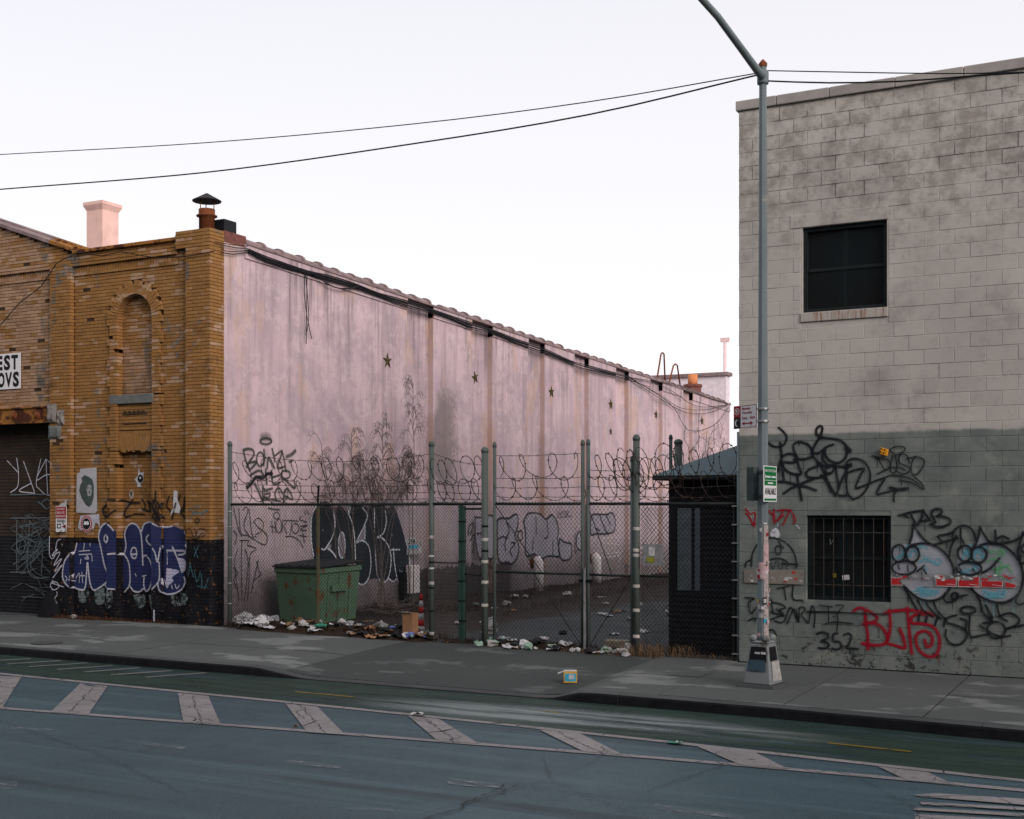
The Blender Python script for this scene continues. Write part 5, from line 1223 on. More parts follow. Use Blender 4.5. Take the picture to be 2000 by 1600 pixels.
# narrow panel and walk-through gate
pg = thing('walk_gate', (P843+P947)/2+Vector((0, 0, .15)), 'narrow chain-link walk-through gate with square green stile', 'gate', None)
GREENST = plain('dark green stile', sr(44, 66, 60), .55, .3, 0, .2)
MB().box((P903.x-.055, P903.y-.03, .14), (P903.x-.005, P903.y+.03, TOP-.02)).build('stile', GREENST, pg); MB().box((P903.x+.005, P903.y-.03, .14), (P903.x+.05, P903.y+.03, TOP-.03)).build('stile', GREENST, pg)
for z in [TOP-.3-.33*k for k in range(6)]: MB().box((P903.x-.062, P903.y-.037, z), (P903.x+.056, P903.y+.034, z+.022)).build('strap', BLACK, pg)
meshpart(pg, P843+FD*.05, P903-FD*.06, .2, TOP-.02, .026, MESHL); meshpart(pg, P903+FD*.06, P947-FD*.06, .2, TOP-.06, .024, MESHM)
rail(pg, P843, P947, TOP+.005, .024, None, 'top_rail'); rail(pg, P903, P947, TOP-.075, .018)
rail(pg, P843, P903, fz(870, 1099), .012); rail(pg, P903, P947, fz(930, 1122), .016)
setp(knuckles(MB(), P843, P947, TOP+.005, .05).build('wire_knuckles', RAIL, pg), kind='stuff')
for y0, y1 in ((945, 950), (960, 964), (972, 976)): barbed(pg, P843, P947, fz(843, y0), fz(947, y1), .01)
barbed(pg, P843, P947, fz(843, 884), fz(947, 908), .05)
# gate posts and leaves
gp = thing('gate_post', P947+Vector((0, 0, .15)), 'thick round green gate post with tape bands and domed cap', 'post')
po = post('shaft', gp, P947, fz(947, 878), .056); bands(po, P947, .056, [fz(947, y) for y in (1057, 1100, 1140, 1185)])
bands(po, P947, .056, [fz(947, y) for y in (1030, 1078)], BLACK, .035)
def leaf(nm, A, B, ztl, ztr, zmid, label, brace):
    t = thing('gate_leaf', (A+B)/2+Vector((0, 0, .15)), label, 'gate', 'double gate leaves')
    for P, zt_ in ((A, ztl), (B, ztr)): post('stile', t, P, zt_, .030, True, None, .17)
    rail(t, A, B, TOP+.005, .022, None, 'top_rail'); rail(t, A, B, zmid, .02, None, 'mid_rail'); rail(t, A, B, .23, .022, None, 'bottom_rail')
    meshpart(t, A+FD*.03, B-FD*.03, .23, TOP-.01)
    setp(knuckles(MB(), A, B, TOP+.005).build('wire_knuckles', RAIL, t), kind='stuff')
    MB().tube([brace[0], brace[1]], .008, 5).build('truss_rod', RAIL, t)
    MB().tube([brace[2], brace[3]], .008, 5).build('truss_rod', RAIL, t)
    for zz in (TOP+.12, TOP+.27, TOP+.42): barbed(t, A, B, zz, None, .012)
    barbed(t, A, B, min(ztl, ztr)-.17, None, .02)
    return t
zm = fz(1050, 1119)
def at(P, z): return (P.x, P.y, z)
l1 = leaf('left', P966, P1138, fz(966, 868), fz(1138, 864), zm, 'wide chain-link gate leaf between the thick post and the gate meeting stiles', (at(P966, TOP), at(P966.lerp(P1138, .55), zm), at(P966.lerp(P1138, .45), zm), at(P1138, .25)))
l2 = leaf('right', P1148, P1243-FD*.07, fz(1149, 863), fz(1149, 866)-.25, zm, 'narrower chain-link gate leaf hung on the tall striped post', (at(P1243-FD*.07, zm), at(P1148, .25), at(P1148, TOP-.05), at(P1148.lerp(P1243, .5), zm)))
MB().box((P1138.x-.05, P1138.y-.05, zm-.12), (P1148.x+.06, P1148.y+.04, zm-.08)).build('latch', BLACK, l1)
MB().tube([(P1138.x+.05, P1138.y-.04, .16), (P1138.x+.05, P1138.y-.04, zm+.1)], .022, 8).build('drop_rod', SILVER, l1)
WHITEB = plain('pale board', sr(150, 150, 156), .8, .2, 0, .25, 5)
MB().box((P1138.x+.03, P1138.y+.03, fz(1143, 1125)), (P1148.x+.0, P1148.y+.045, fz(1143, 985))).build('meeting_board', WHITEB, l1)
tf = thing('chain_link_fence', (P1243+P1447)/2+Vector((0, 0, .15)), 'short chain-link fence panel in front of the black booth', 'fence')
po = post('post', tf, P1243, fz(1243, 854), .052); bands(po, P1243, .052, [fz(1243, y) for y in (1036, 1078, 1088, 1148, 1246, 1195)])
po2 = MB().lathe((P1447.x-.01, P1447.y-.02, 0), [(.035, .15), (.035, TOP+1.05)], 12).build('post', LAMPM, tf, True)
for k in range(9):
    z = .3+k*.27; MB().box((P1447.x-.11, P1447.y-.062, z), (P1447.x+.03, P1447.y+.02, z+.018)).build('tension_band', SILVER, po2)
MB().tube([(P1447.x-.1, P1447.y-.01, .2), (P1447.x-.1, P1447.y-.01, TOP)], .012, 6).build('tension_bar', RAIL, tf)
meshpart(tf, P1243+FD*.05, P1447-FD*.06, .2, TOP-.01, .034); rail(tf, P1243, P1447, TOP, .024, None, 'top_rail'); rail(tf, P1243, P1447-FD*.06, .19, .018, None, 'bottom_rail')
setp(knuckles(MB(), P1243, P1447, TOP).build('wire_knuckles', RAIL, tf), kind='stuff')
meshpart(tf, P1243+FD*.05+Vector((0, .09, 0)), P1243.lerp(P1447, .32)+Vector((0, .09, 0)), .2, TOP-.05, .030)
rail(tf, P1243+Vector((0, .09, 0)), P1243.lerp(P1447, .32)+Vector((0, .09, 0)), zm, .018)
for zz in (TOP+.12, TOP+.27, TOP+.42): barbed(tf, P1243, P1447, zz)
pl = onF(1280, 1083); plq = thing('notice_plate', (pl.x, pl.y-.03, pl.z-.16), 'battered metal notice plate wired to the fence beside the booth', 'sign')
PLATE = plain('scuffed plate', (.26, .26, .27, 1), .5, .4, .3, .3, 12)
MB().obox((pl.x-.19, pl.y-.04, pl.z-.17), FD*.34, (0, .006, 0), (0, 0, .33)).build('plate', PLATE, plq)
MB().obox((pl.x-.09, pl.y-.05, pl.z-.02), FD*.10, (0, .004, 0), (0, 0, .13)).build('sticker', PAPER, plq)
MB().obox((pl.x-.12, pl.y-.052, pl.z-.12), FD*.13, (0, .004, 0), (0, 0, .08)).build('sticker', plain('olive label', sr(130, 128, 50), .7), plq)
# razor wire
def coil(A, B, zc, rad, pitch, label, tang=1.0, flat=1.0, m=None):
    L = (B-A).length; d = (B-A)/L; nrm = Vector((-d.y, d.x, 0)); n = int(L/pitch*22); mb = MB(); pts = []
    ph = random.uniform(0, 6); rr = rad
    for k in range(n+1):
        t = k/n; a = ph+2*math.pi*L*t/pitch; j = mnoise.noise(Vector((t*L*1.7, zc, 3.1)))
        rk = rad*(1+.22*tang*mnoise.noise(Vector((a*.11, zc*3, 0)))); x = L*t+pitch*.55*tang*mnoise.noise(Vector((a*.19, 7.7, zc)))+rk*.55*math.cos(a)
        p = A+d*max(0.02, min(L-.02, x)); pts.append(Vector((p.x, p.y, zc+j*.05+rk*math.sin(a)*flat))+nrm*(rk*.55*math.cos(a+.9)))
    mb.tube(pts, .0062, 4)
    for k in range(2, n-1, 2):
        p = pts[k]; v = (pts[k+1]-pts[k-1]).normalized(); w = Vector((random.uniform(-1, 1), random.uniform(-1, 1), random.uniform(-1, 1))); w = (w-v*w.dot(v)).normalized()*.020
        mb.v += [tuple(p+v*.016+w*.3), tuple(p+w), tuple(p-v*.016+w*.3), tuple(p-w)]; i = len(mb.v)-4; mb.f.append((i, i+1, i+2, i+3))
    o = mb.build('razor_wire_coil', m or RAZOR); return setp(o, label, 'razor wire', 'razor wire coils along the fence top')
off = Vector((0, -.04, 0))
coil(P449+off, P843+off, fz(640, 918), .20, .36, 'upper razor wire coil over the dumpster-side fence panel', 1.1)
coil(P449+off*-1, P843+off*-1, fz(640, 962), .20, .40, 'lower razor wire coil over the dumpster-side fence panel', 1.1)
coil(P843+off, P947+off, fz(890, 920), .21, .24, 'upper razor wire coil over the walk-through gate', 1.3)
coil(P843-off, P947-off, fz(890, 962), .19, .22, 'lower razor wire coil over the walk-through gate', 1.3)
coil(P966+off, P1138+off, fz(1050, 912), .20, .46, 'upper razor wire coil over the wide gate leaf', .6)
coil(P966-off, P1138-off, fz(1050, 955), .19, .46, 'lower razor wire coil over the wide gate leaf', .6)
coil(P1148+off, P1243+off*2, fz(1200, 910), .20, .30, 'upper razor wire coil over the narrow gate leaf', 1.2)
coil(P1148-off, P1243-off*2, fz(1200, 955), .20, .28, 'lower razor wire coil over the narrow gate leaf', 1.2)
coil(P1243-FD*.35+off, P1447+off, fz(1290, 905), .25, .26, 'upper razor wire coil in front of the booth roof', 1.5)
coil(P1243-FD*.2-off, P1447-off, fz(1290, 950), .21, .24, 'lower razor wire coil in front of the booth roof', 1.5)
coil(P1243-FD*.3+off*3, P1243+FD*.75+off*3, fz(1275, 925), .24, .13, 'dense knot of razor wire round the tall striped post', 1.6)

# ------------------------------------------------------------------ booth
bx0, bx1, by0, by1 = onY(1306, 990, 18.45).x, XG-.10, 18.45, 22.4
bt = thing('booth', ((bx0+bx1)/2, by0, .17), 'black boxy attendant booth with slate blue hipped roof behind the fence', 'booth')
ez = onY(1290, 929, by0-.2).z; ex0 = onY(1274, 929, by0-.2).x
bb = MB(); bb.box((bx0, by0, .15), (bx1, by0+.05, 1.15)).box((bx0, by0, 2.46), (bx1, by0+.05, ez)).box((bx0, by0, 1.15), (bx0+.11, by0+.05, 2.46)).box((bx1-.10, by0, 1.15), (bx1, by0+.05, 2.46))
bb.box((bx0, by0+.05, .15), (bx0+.05, by1, ez)).box((bx1-.05, by0+.05, .15), (bx1, by1, ez)).box((bx0+.05, by1-.05, .15), (bx1-.05, by1, ez)); bb.build('wall', BOOTHM, bt)
MB().box((bx0+.11, by0+.03, 1.15), (bx1-.10, by0+.038, 2.46)).build('window', M('booth glass', .12, .5).col((.012, .014, .02, 1)).m, bt)
WINREFL = plain('pale reflection painted over glass', sr(92, 102, 108), .9)
MB().box((bx0+.14, by0+.012, 1.18), (bx0+.36, by0+.026, 2.44)).box((bx0+.42, by0+.012, 1.18), (bx0+.50, by0+.026, 2.44)).build('window_reflection', WINREFL, bt)  # window reflection painted as pale panels in front of the glass
oh = .2; ex1 = XG-.02
apx = (ex0+ex1)/2+.3; ap = onV(1446, 866, (0, by0+1.4, 0), (1, 0, 0))
E_ = [(ex0, by0-oh, ez), (ex1, by0-oh, ez), (ex1, by1+oh, ez), (ex0, by1+oh, ez)]
rA = (ex1-.25, by0+1.55, ez+.66); rB = (ex1-.25, by1-1.2, ez+.66)
rf = MB(); rf.poly([E_[0], E_[1], rA]); rf.poly([E_[1], E_[2], rB, rA]); rf.poly([E_[2], E_[3], rB]); rf.poly([E_[3], E_[0], rA, rB]); rf.build('roof', ROOFM, bt)
MB().box((ex0, by0-oh, ez-.07), (ex1, by1+oh, ez-.004)).build('eaves', BOOTHM, bt)
for px, ty, r, yy, lab in ((1310, 853, .035, 23.2, 'slim green post rising behind the booth roof'), (1325, 862, .075, 23.0, 'stout capped green post rising behind the booth roof')):
    p = onY(px, ty, yy); q = thing('steel_post', (p.x, p.y, .15), lab, 'post'); post('shaft', q, p, p.z, r)

# ------------------------------------------------------------------ lamp post, signs and cables
bs = onZ(1490, 1341, .16); LP = Vector((bs.x, bs.y, .16))
lm = thing('lamp_post', LP, 'octagonal grey steel street lamp post with stickered cast base', 'lamp post')
def octr(c, r, z, n=8, a0=math.pi/8+TH): return [(c.x+r*math.cos(a0+2*math.pi*k/n), c.y+r*math.sin(a0+2*math.pi*k/n), z) for k in range(n)]
def sqr(c, r, z): return octr(c, r*1.414, z, 4, math.pi/4-.14)
MB().frus(sqr(LP, .265, .13), sqr(LP, .245, .205)).build('foundation', KERB, lm)
bevel(MB().frus(sqr(LP, .190, .206), sqr(LP, .125, .72)).frus(sqr(LP, .134, .722), sqr(LP, .126, .755)).build('base', BASEM, lm), .018, 3)
for k in range(4):
    a = math.pi/4-.14+k*math.pi/2; MB().lathe((LP.x+.125*math.cos(a), LP.y+.125*math.sin(a), .75), [(.05, 0), (.05, .05), (.03, .075)], 10).build('anchor_nut', BASEM, lm, True)
dl = (Vector((0, 0, 0))-Vector((LP.x, LP.y, 0))).normalized()
wv = -LP.x*S+LP.y*C; ptop = CZ+(HY-128)/F*wv
pole = MB().frus(octr(LP, .074, .74), octr(LP, .047, ptop)).build('pole', LAMPM, lm)
MB().frus(octr(LP, .054, ptop-.02), octr(LP, .057, ptop+.02)).frus(octr(LP, .057, ptop+.022), octr(LP, .012, ptop+.075)).build('pole_cap', RUST, lm)
A0 = LP+Vector((0, 0, ptop-.16-LP.z)); best = None
for k in range(5, 400):
    s_ = k*.01; 
    for kk in range(0, 60):
        p = A0+Vector((0, -s_, s_*kk*.05)); w_ = -p.x*S+p.y*C; px = 1000+F*(p.x*C+p.y*S)/w_; py = HY-F*(p.z-CZ)/w_
        e = (px-1404)**2+(py-32)**2
        if best is None or e < best[0]: best = (e, p)
dv = best[1]-A0
MB().tube([A0, A0+dv*.15, A0+dv*.5, A0+dv, A0+dv*1.35+Vector((0, 0, -.05)), A0+dv*2.2+Vector((0, -.25, -.45))], [.055, .05, .045, .042, .040, .036], 10).build('arm', LAMPM, lm, True)
MB().lathe((LP.x, LP.y, ptop-.24), [(.07, 0), (.075, .02), (.075, .14), (.07, .16)], 12).build('arm_clamp', LAMPM, lm, True)
E1 = A0+dv*2.2+Vector((0, -.25, -.45))
MB().tube([E1, E1+Vector((0, -.15, -.03)), E1+Vector((0, -.6, -.10)), E1+Vector((0, -.75, -.12))], [.05, .12, .13, .05], 10).build('lamp_head', LAMPM, lm, True)
# stickers and torn bills round the pole
fr = dl; rt = Vector((-fr.y, fr.x, 0)); rt = -rt if rt.x < 0 else rt
def polebill(z0, z1, a0, a1, m, lift=.004, name='sticker', rag=.0):
    mb = MB(); n = 6; r0 = lambda z: .074-(.027)*(z-.74)/(ptop-.74)+lift
    for k in range(n+1):
        a = a0+(a1-a0)*k/n; d = fr*math.cos(a)+rt*math.sin(a)
        for z in (z0+random.uniform(0, rag), z1-random.uniform(0, rag)):
            p = LP+d*r0(z); mb.v.append((p.x, p.y, z))
        if k: i = 2*k; mb.f.append((i-2, i, i+1, i-1))
    return mb.build(name, m, pole)
pz = lambda py: CZ+(HY-py)/F*wv
BILLP = plain('bleached pink bill', sr(176, 150, 152), .8, .2, 0, .2, 16); CHALK = make_paint('scraped paste', (.42, .36, .35, 1), .45, .15, .8, (1, 1, 2), 18)
polebill(pz(1260), pz(1026), .15, 1.2, CHALK, .003, 'paste_strip'); polebill(pz(1120), pz(1060), .1, 1.25, BILLP, .006, 'bill', .03); polebill(pz(1131), pz(1098), -.75, .55, BILLP, .009, 'bill'); polebill(pz(1135), pz(1108), -1.35, -.7, PAPER, .011, 'bill', .07)
polebill(pz(1180), pz(1166), .0, .7, SIGNK, .008); polebill(pz(1177), pz(1169), .12, .58, PAPER, .010); polebill(pz(1190), pz(1178), -1.0, -.45, PAPERG, .008, 'sticker', .01); polebill(pz(1206), pz(1197), -.7, .1, PAPERG, .008); polebill(pz(1216), pz(1208), .15, .9, CYANP, .008); polebill(pz(1024), pz(1021), .1, .75, PAPER, .008); polebill(pz(1177), pz(1170), -1.1, -.75, YEL, .008)
for z in (1040, 1048, 1058, 1210, 1222, 1235, 1245, 1252): polebill(pz(z+5), pz(z), -1.45, -1.05, PAPERG, .007)
for k in range(22):
    z_ = random.uniform(1030, 1255); a_ = random.uniform(-1.3, 1.1); polebill(pz(z_+random.uniform(3, 9)), pz(z_), a_, a_+random.uniform(.2, .55), random.choice([PAPER, PAPERG, PAPERG, SIGNK, BILLP, SIGNR]), .012+k*.0006, 'sticker', .01)
def basebill(u0, v0, u1, v1, m, lift, side=0):
    # billboard patches on the tapering base faces
    c0 = sqr(LP, .190, .206); c1 = sqr(LP, .125, .72); idx = [2, 3, 0, 1]
    f = [(k, (k+1) % 4) for k in range(4)]; f.sort(key=lambda e: -((Vector(c0[e[0]])+Vector(c0[e[1]]))/2-LP).normalized().dot(fr)); a, b = f[side]
    A, B, A1, B1 = Vector(c0[a]), Vector(c0[b]), Vector(c1[a]), Vector(c1[b])
    n = ((A+B)/2-LP).normalized()*lift; P = lambda u, v: A.lerp(B, u).lerp(A1.lerp(B1, u), v)+n
    return MB().quad(P(u0, v0), P(u1, v0), P(u1, v1), P(u0, v1)).build('sticker', m, lm)
basebill(.12, .55, .9, .92, SIGNK, .008, 0); basebill(.1, .32, .85, .6, plain('grubby blue bill', sr(58, 76, 88), .8), .012, 0); basebill(.2, .08, .92, .55, PAPERG, .008, 1); basebill(.1, .58, .8, .92, SIGNK, .009, 1); basebill(.35, .74, .62, .79, PAPER, .016, 0); basebill(.66, .74, .9, .80, PAPER, .016, 0)

def text_mesh(txt, bold=.0):
    cu = bpy.data.curves.new('txt', 'FONT'); cu.body = txt; cu.size = 1; cu.offset = bold; cu.resolution_u = 3
    ob = bpy.data.objects.new('txt', cu); COL.objects.link(ob)
    me = bpy.data.meshes.new_from_object(ob); vs_ = [v.co.copy() for v in me.vertices]; fs_ = [tuple(p.vertices) for p in me.polygons]
    bpy.data.objects.remove(ob); return vs_, fs_
def lettering(txt, o, u, v, m, parent, bold=.0, lift=Vector((0, 0, 0)), name='lettering'):
    """text filling the box spanned from o by the vectors u (width) and v (height)"""
    vv, fs_ = text_mesh(txt, bold); x0 = min(p.x for p in vv); x1 = max(p.x for p in vv); y0 = min(p.y for p in vv); y1 = max(p.y for p in vv)
    mb = MB(); o, u, v = Vector(o), Vector(u), Vector(v)
    mb.v = [tuple(o+u*((p.x-x0)/(x1-x0))+v*((p.y-y0)/(y1-y0))+lift) for p in vv]; mb.f = fs_
    return mb.build(name, m, parent)
class Panel:                                               # a flat sign in a vertical plane, addressed 0..1
    def __init__(s, o, u, v, n): s.o, s.u, s.v, s.n = map(Vector, (o, u, v, n))
    def P(s, a, b, l=0): return s.o+s.u*a+s.v*b+s.n*l
    def quad(s, a0, b0, a1, b1, m, par, l, name='panel'): return MB().quad(s.P(a0, b0, l), s.P(a1, b0, l), s.P(a1, b1, l), s.P(a0, b1, l)).build(name, m, par)
    def box(s, a0, b0, a1, b1, m, par, th, name='panel'): return MB().obox(s.P(a0, b0), s.u*(a1-a0), s.n*-th, s.v*(b1-b0)).build(name, m, par)
    def text(s, t, a0, b0, a1, b1, m, par, l, bold=0, name='lettering'): return lettering(t, s.P(a0, b0, l), s.u*(a1-a0), s.v*(b1-b0), m, par, bold, name=name)
    def disc(s, ca, cb, rw, rh, m, par, l, name='disc', a0=0, a1=2*math.pi, n=24): return MB().poly([s.P(ca+rw*math.cos(a0+(a1-a0)*k/n), cb+rh*math.sin(a0+(a1-a0)*k/n), l) for k in range(n)]).build(name, m, par)
# street-cleaning sign
pd = ray(-49, 990); pd = Vector((pd.x, pd.y, 0)).normalized(); nn = Vector((-pd.y, pd.x, 0)); nn = nn if nn.dot(-Vector((LP.x, LP.y, 0))) > 0 else -nn
lp0 = LP+nn*.11
br_ = onV(1479, 834, lp0, pd); tr = onV(1479, 788, lp0, pd); bl_ = onV(1433, 838, lp0, pd)
uu = Vector((br_.x-bl_.x, br_.y-bl_.y, 0)); sg = thing('parking_sign', (br_.x, br_.y, br_.z), 'red and white night parking rule sign with double arrow on the lamp post', 'sign')
pnl = Panel((bl_.x, bl_.y, br_.z), uu, (0, 0, tr.z-br_.z), nn)
pnl.box(0, 0, 1, 1, SIGNW, sg, .004, 'plate'); pnl.quad(.01, .5, .30, .985, SIGNR, sg, .002); pnl.quad(.01, .015, .30, .5, SIGNK, sg, .002)
pnl.disc(.155, .75, .105, .15, SIGNW, sg, .004, 'ring'); pnl.disc(.155, .75, .08, .12, SIGNR, sg, .006, 'ring'); pnl.text('P', .12, .67, .19, .83, SIGNW, sg, .008, .03)
MB().quad(pnl.P(.09, .86, .009), pnl.P(.105, .87, .009), pnl.P(.225, .64, .009), pnl.P(.21, .63, .009)).build('slash', SIGNW, sg)
mo = [(.16+.10*math.cos(a), .25+.15*math.sin(a)) for a in [R(70)+R(220)*k/14 for k in range(15)]]+[(.20+.085*math.cos(a), .25+.13*math.sin(a)) for a in [R(270)-R(180)*k/14 for k in range(15)]]
tri = tessellate_polygon([[Vector((a, b, 0)) for a, b in mo]]); mm = MB(); mm.v = [tuple(pnl.P(a, b, .005)) for a, b in mo]; mm.f = [tuple(t) for t in tri]; mm.build('moon', SIGNW, sg)
for t, y0, y1, x1 in (('Monday', .76, .90, .72), ('Thursday', .58, .72, .80), ('2am - 5am', .38, .51, .90)): pnl.text(t, .36, y0, x1, y1, SIGNR, sg, .003, .02)
MB().poly([pnl.P(a, b, .003) for a, b in ((.36, .2), (.47, .29), (.47, .225), (.72, .225), (.72, .29), (.83, .2), (.72, .11), (.72, .175), (.47, .175), (.47, .11))]).build('arrow', SIGNR, sg)
for a0, b0, a1, b1 in ((.33, .955, .97, .975), (.33, .025, .97, .045), (.955, .03, .972, .97)): pnl.quad(a0, b0, a1, b1, SIGNR, sg, .003, 'border')
for z in (pz(799), pz(823)): MB().lathe((LP.x, LP.y, z-.015), [(.078, 0), (.08, .005), (.08, .025), (.078, .03)], 12).build('clamp', SILVER, sg); MB().tube([(br_.x, br_.y, z), tuple(LP+nn*.07+Vector((0, 0, z-LP.z)))], .012, 6).build('bracket', SILVER, sg)
# green sponsor sign
gx = LP.x+.10; q0 = onX(1491.5, 980, gx); q1 = onX(1517, 977, gx); q2 = onX(1491.5, 909, gx)
gs = thing('sponsor_sign', (gx, (q0.y+q1.y)/2, q0.z), 'narrow green and white beautification sign reading AVAILABLE on the lamp post', 'sign')
gpn = Panel((gx, q0.y, q0.z), (0, q1.y-q0.y, 0), (0, 0, q2.z-q0.z), (1, 0, 0))
gpn.box(0, 0, 1, 1, SIGNW, gs, .006, 'plate')
for b0, b1 in ((.605, .975), (.455, .59), (.03, .09)): gpn.quad(.05, b0, .95, b1, SIGNG, gs, .002)
gpn.text('BEAUTIFICATION', .09, .83, .91, .90, SIGNW, gs, .004, .01); gpn.text('AVAILABLE', .08, .20, .92, .38, SIGNK, gs, .003, .02)
for a0, a1, b0, b1 in ((.10, .16, .66, .74), (.2, .48, .67, .72), (.52, .56, .67, .72), (.6, .9, .67, .72), (.3, .7, .50, .54)): gpn.quad(a0, b0, a1, b1, SIGNW, gs, .004, 'small_print')
for z in (q0.z+.06, q2.z-.06): MB().tube([(gx-.005, LP.y+.05, z), (LP.x, LP.y, z)], .01, 6).build('bracket', SILVER, gs)
cb = thing('control_box', (LP.x-.14, LP.y, pz(978)), 'dull green control box strapped to the lamp post', 'box')
CBM = plain('grey green box', sr(66, 76, 76), .6)
bevel(MB().obox((LP.x-.20, LP.y-.06, pz(978)), (.115, -.055, 0), (.05, .11, 0), (0, 0, pz(912)-pz(978))).build('case', CBM, cb), .01); MB().lathe((LP.x, LP.y, pz(972)), [(.082, 0), (.085, .02), (.082, .04)], 10).build('strap', CBM, cb); MB().lathe((LP.x, LP.y, pz(925)), [(.080, 0), (.083, .02), (.080, .04)], 10).build('strap', CBM, cb)
# overhead cables
def cable(pts, r, label, nm='overhead_cable'):
    P = cr([p for p in pts], .6); o = MB().tube(P, r, 6).build(nm, CABLE, None, True); return setp(o, label, 'cable', 'overhead cables')
yl = LP.y
def ly_(pts, y0=None): return [onY(a, b, yl) for a, b in pts]
e1 = ly_([(0, 302), (400, 279), (800, 243), (1150, 199), (1478, 143)]); e2 = ly_([(0, 370), (400, 337), (800, 282), (1150, 224), (1478, 146)])
def ext(p, q, f_): return p+(p-q)*f_
e1[-1] = Vector((LP.x, LP.y, e1[-1].z)); e2[-1] = Vector((LP.x, LP.y, e2[-1].z))
cable([ext(e1[0], e1[1], 3.0), ext(e1[0], e1[1], 1.0)]+e1, .0075, 'thin upper cable running from the lamp post across the pale sky')
cable([ext(e2[0], e2[1], 3.0), ext(e2[0], e2[1], 1.0)]+e2, .011, 'thicker lower cable running from the lamp post over the brick gable')
r1 = [onY(a, b, yl) for a, b in ((1496, 137), (1650, 141), (1850, 144), (2000, 141))]; r2 = [onY(a, b, yl) for a, b in ((1496, 157), (1620, 162), (1760, 159), (1880, 150), (2000, 142))]
r1[0] = Vector((LP.x, LP.y, r1[0].z)); r2[0] = Vector((LP.x, LP.y, r2[0].z))
cable(r1+[r1[-1]+(r1[-1]-r1[-2])*3], .007, 'thin cable from the lamp post past the grey coping')
cable(r2+[r2[-1]+(r2[-1]-r2[-2])*3], .010, 'sagging cable from the lamp post across the grey coping')
# ------------------------------------------------------------------ things on and along the brick warehouse
def ypanel(x0, y0, x1, y1, y):
    a = onY(x0, y1, y); b = onY(x1, y1, y); c = onY(x0, y0, y); return Panel(a, (b.x-a.x, 0, 0), (0, 0, c.z-a.z), (0, -1, 0))
sp = ypanel(-62, 697, 40, 765, YB-.03); ba = thing('shop_banner', sp.P(.5, 0), 'white rectangular banner with black capitals EST and OVS over the shutter', 'sign')
sp.box(0, 0, 1, 1, SIGNW, ba, .01, 'board'); 
for t, a0, a1, b0, b1 in (('E', .56, .665, .54, .95), ('S', .69, .81, .53, .96), ('T', .83, .955, .54, .95), ('O', .575, .705, .05, .48), ('V', .715, .845, .06, .47), ('S', .86, .975, .05, .48)): sp.text(t, a0, b0, a1, b1, SIGNK, ba, .004, .045)
sp = ypanel(109, 989, 130, 1039, YB-.128); ns = thing('driveway_sign', sp.P(.5, 0), 'small red and white DO NOT BLOCK DRIVEWAY sign on brick pilaster', 'sign')
sp.box(0, 0, 1, 1, SIGNW, ns, .004, 'plate'); sp.quad(.04, .52, .96, .98, SIGNR, ns, .002)
for t, b in (('DO NOT', .85), ('BLOCK', .71), ('DRIVEWAY', .57)): sp.text(t, .16 if t != 'DRIVEWAY' else .08, b, .84 if t != 'DRIVEWAY' else .92, b+.085, SIGNW, ns, .004, .01)
for b in (.46, .42, .38): sp.quad(.1, b, .9, b+.02, SIGNK, ns, .003, 'small_print')
sp.quad(.12, .14, .50, .32, SIGNK, ns, .003, 'pictogram'); sp.quad(.2, .18, .44, .28, SIGNW, ns, .004, 'pictogram'); MB().poly([sp.P(.55, .2, .003), sp.P(.95, .3, .003), sp.P(.9, .14, .003)]).build('pictogram', SIGNR, ns)
pp_ = ypanel(149, 914, 190, 1003, YB-.014)
def pz_(P_, pts, m, par, l, name='poster_ink'):
    tri = tessellate_polygon([[Vector((a, b, 0)) for a, b in pts]]); mb = MB(); mb.v = [tuple(P_.P(a, b, l)) for a, b in pts]; mb.f = [tuple(t) for t in tri]; return mb.build(name, m, par)
pz_(pp_, [(0, .02), (.9, 0), (1, .06), (.97, 1), (.2, .98), (.17, .90), (.03, .87)], PAPERG, front, .001, 'poster'); pz_(pp_, [(.0, .02), (.9, 0), (1, .06), (.97, 1), (.2, .98), (.17, .90), (.03, .87)], plain('pale poster', (.40, .40, .43, 1), .8, .2, 0, .1, 10), front, .004, 'poster')
pz_(pp_, [(.15, .50), (.20, .62), (.30, .70), (.26, .78), (.42, .84), (.6, .80), (.78, .74), (.85, .6), (.84, .35), (.75, .2), (.62, .14), (.45, .2), (.28, .32)], INKG, front, .007)
pz_(pp_, [(.50, .55), (.60, .64), (.74, .60), (.76, .48), (.70, .36), (.60, .34), (.55, .42)], plain('poster mid tone', (.30, .31, .32, 1), .8), front, .009)
for q in ([(.52, .56), (.62, .58), (.61, .55), (.53, .54)], [(.68, .56), (.78, .57), (.77, .54), (.69, .54)], [(.58, .38), (.70, .39), (.68, .35), (.6, .35)], [(.64, .52), (.69, .44), (.62, .43)]): pz_(pp_, q, INKG, front, .011)
sp = ypanel(150, 1004, 196, 1038, YB-.016)
pz_(sp, [(.15, .9), (.95, 1), (.98, .2), (.9, .45), (.8, .5), (.7, .1), (.5, .3), (.2, .05), (.05, .2)], plain('torn white paper', (.42, .43, .50, 1), .8), front, .001, 'paper_scrap')
sp.disc(.42, .44, .26, .50, SIGNW, front, .003, 'round_sticker'); sp.disc(.42, .44, .25, .48, SIGNR, front, .005, 'round_sticker'); sp.disc(.42, .44, .185, .36, SIGNW, front, .0065, 'round_sticker'); sp.disc(.42, .44, .17, .33, SIGNK, front, .008, 'round_sticker')
pz_(sp, [(.30, .42), (.34, .60), (.42, .56), (.5, .60), (.54, .42), (.47, .36), (.42, .42), (.37, .36)], SIGNW, front, .0095, 'round_sticker')
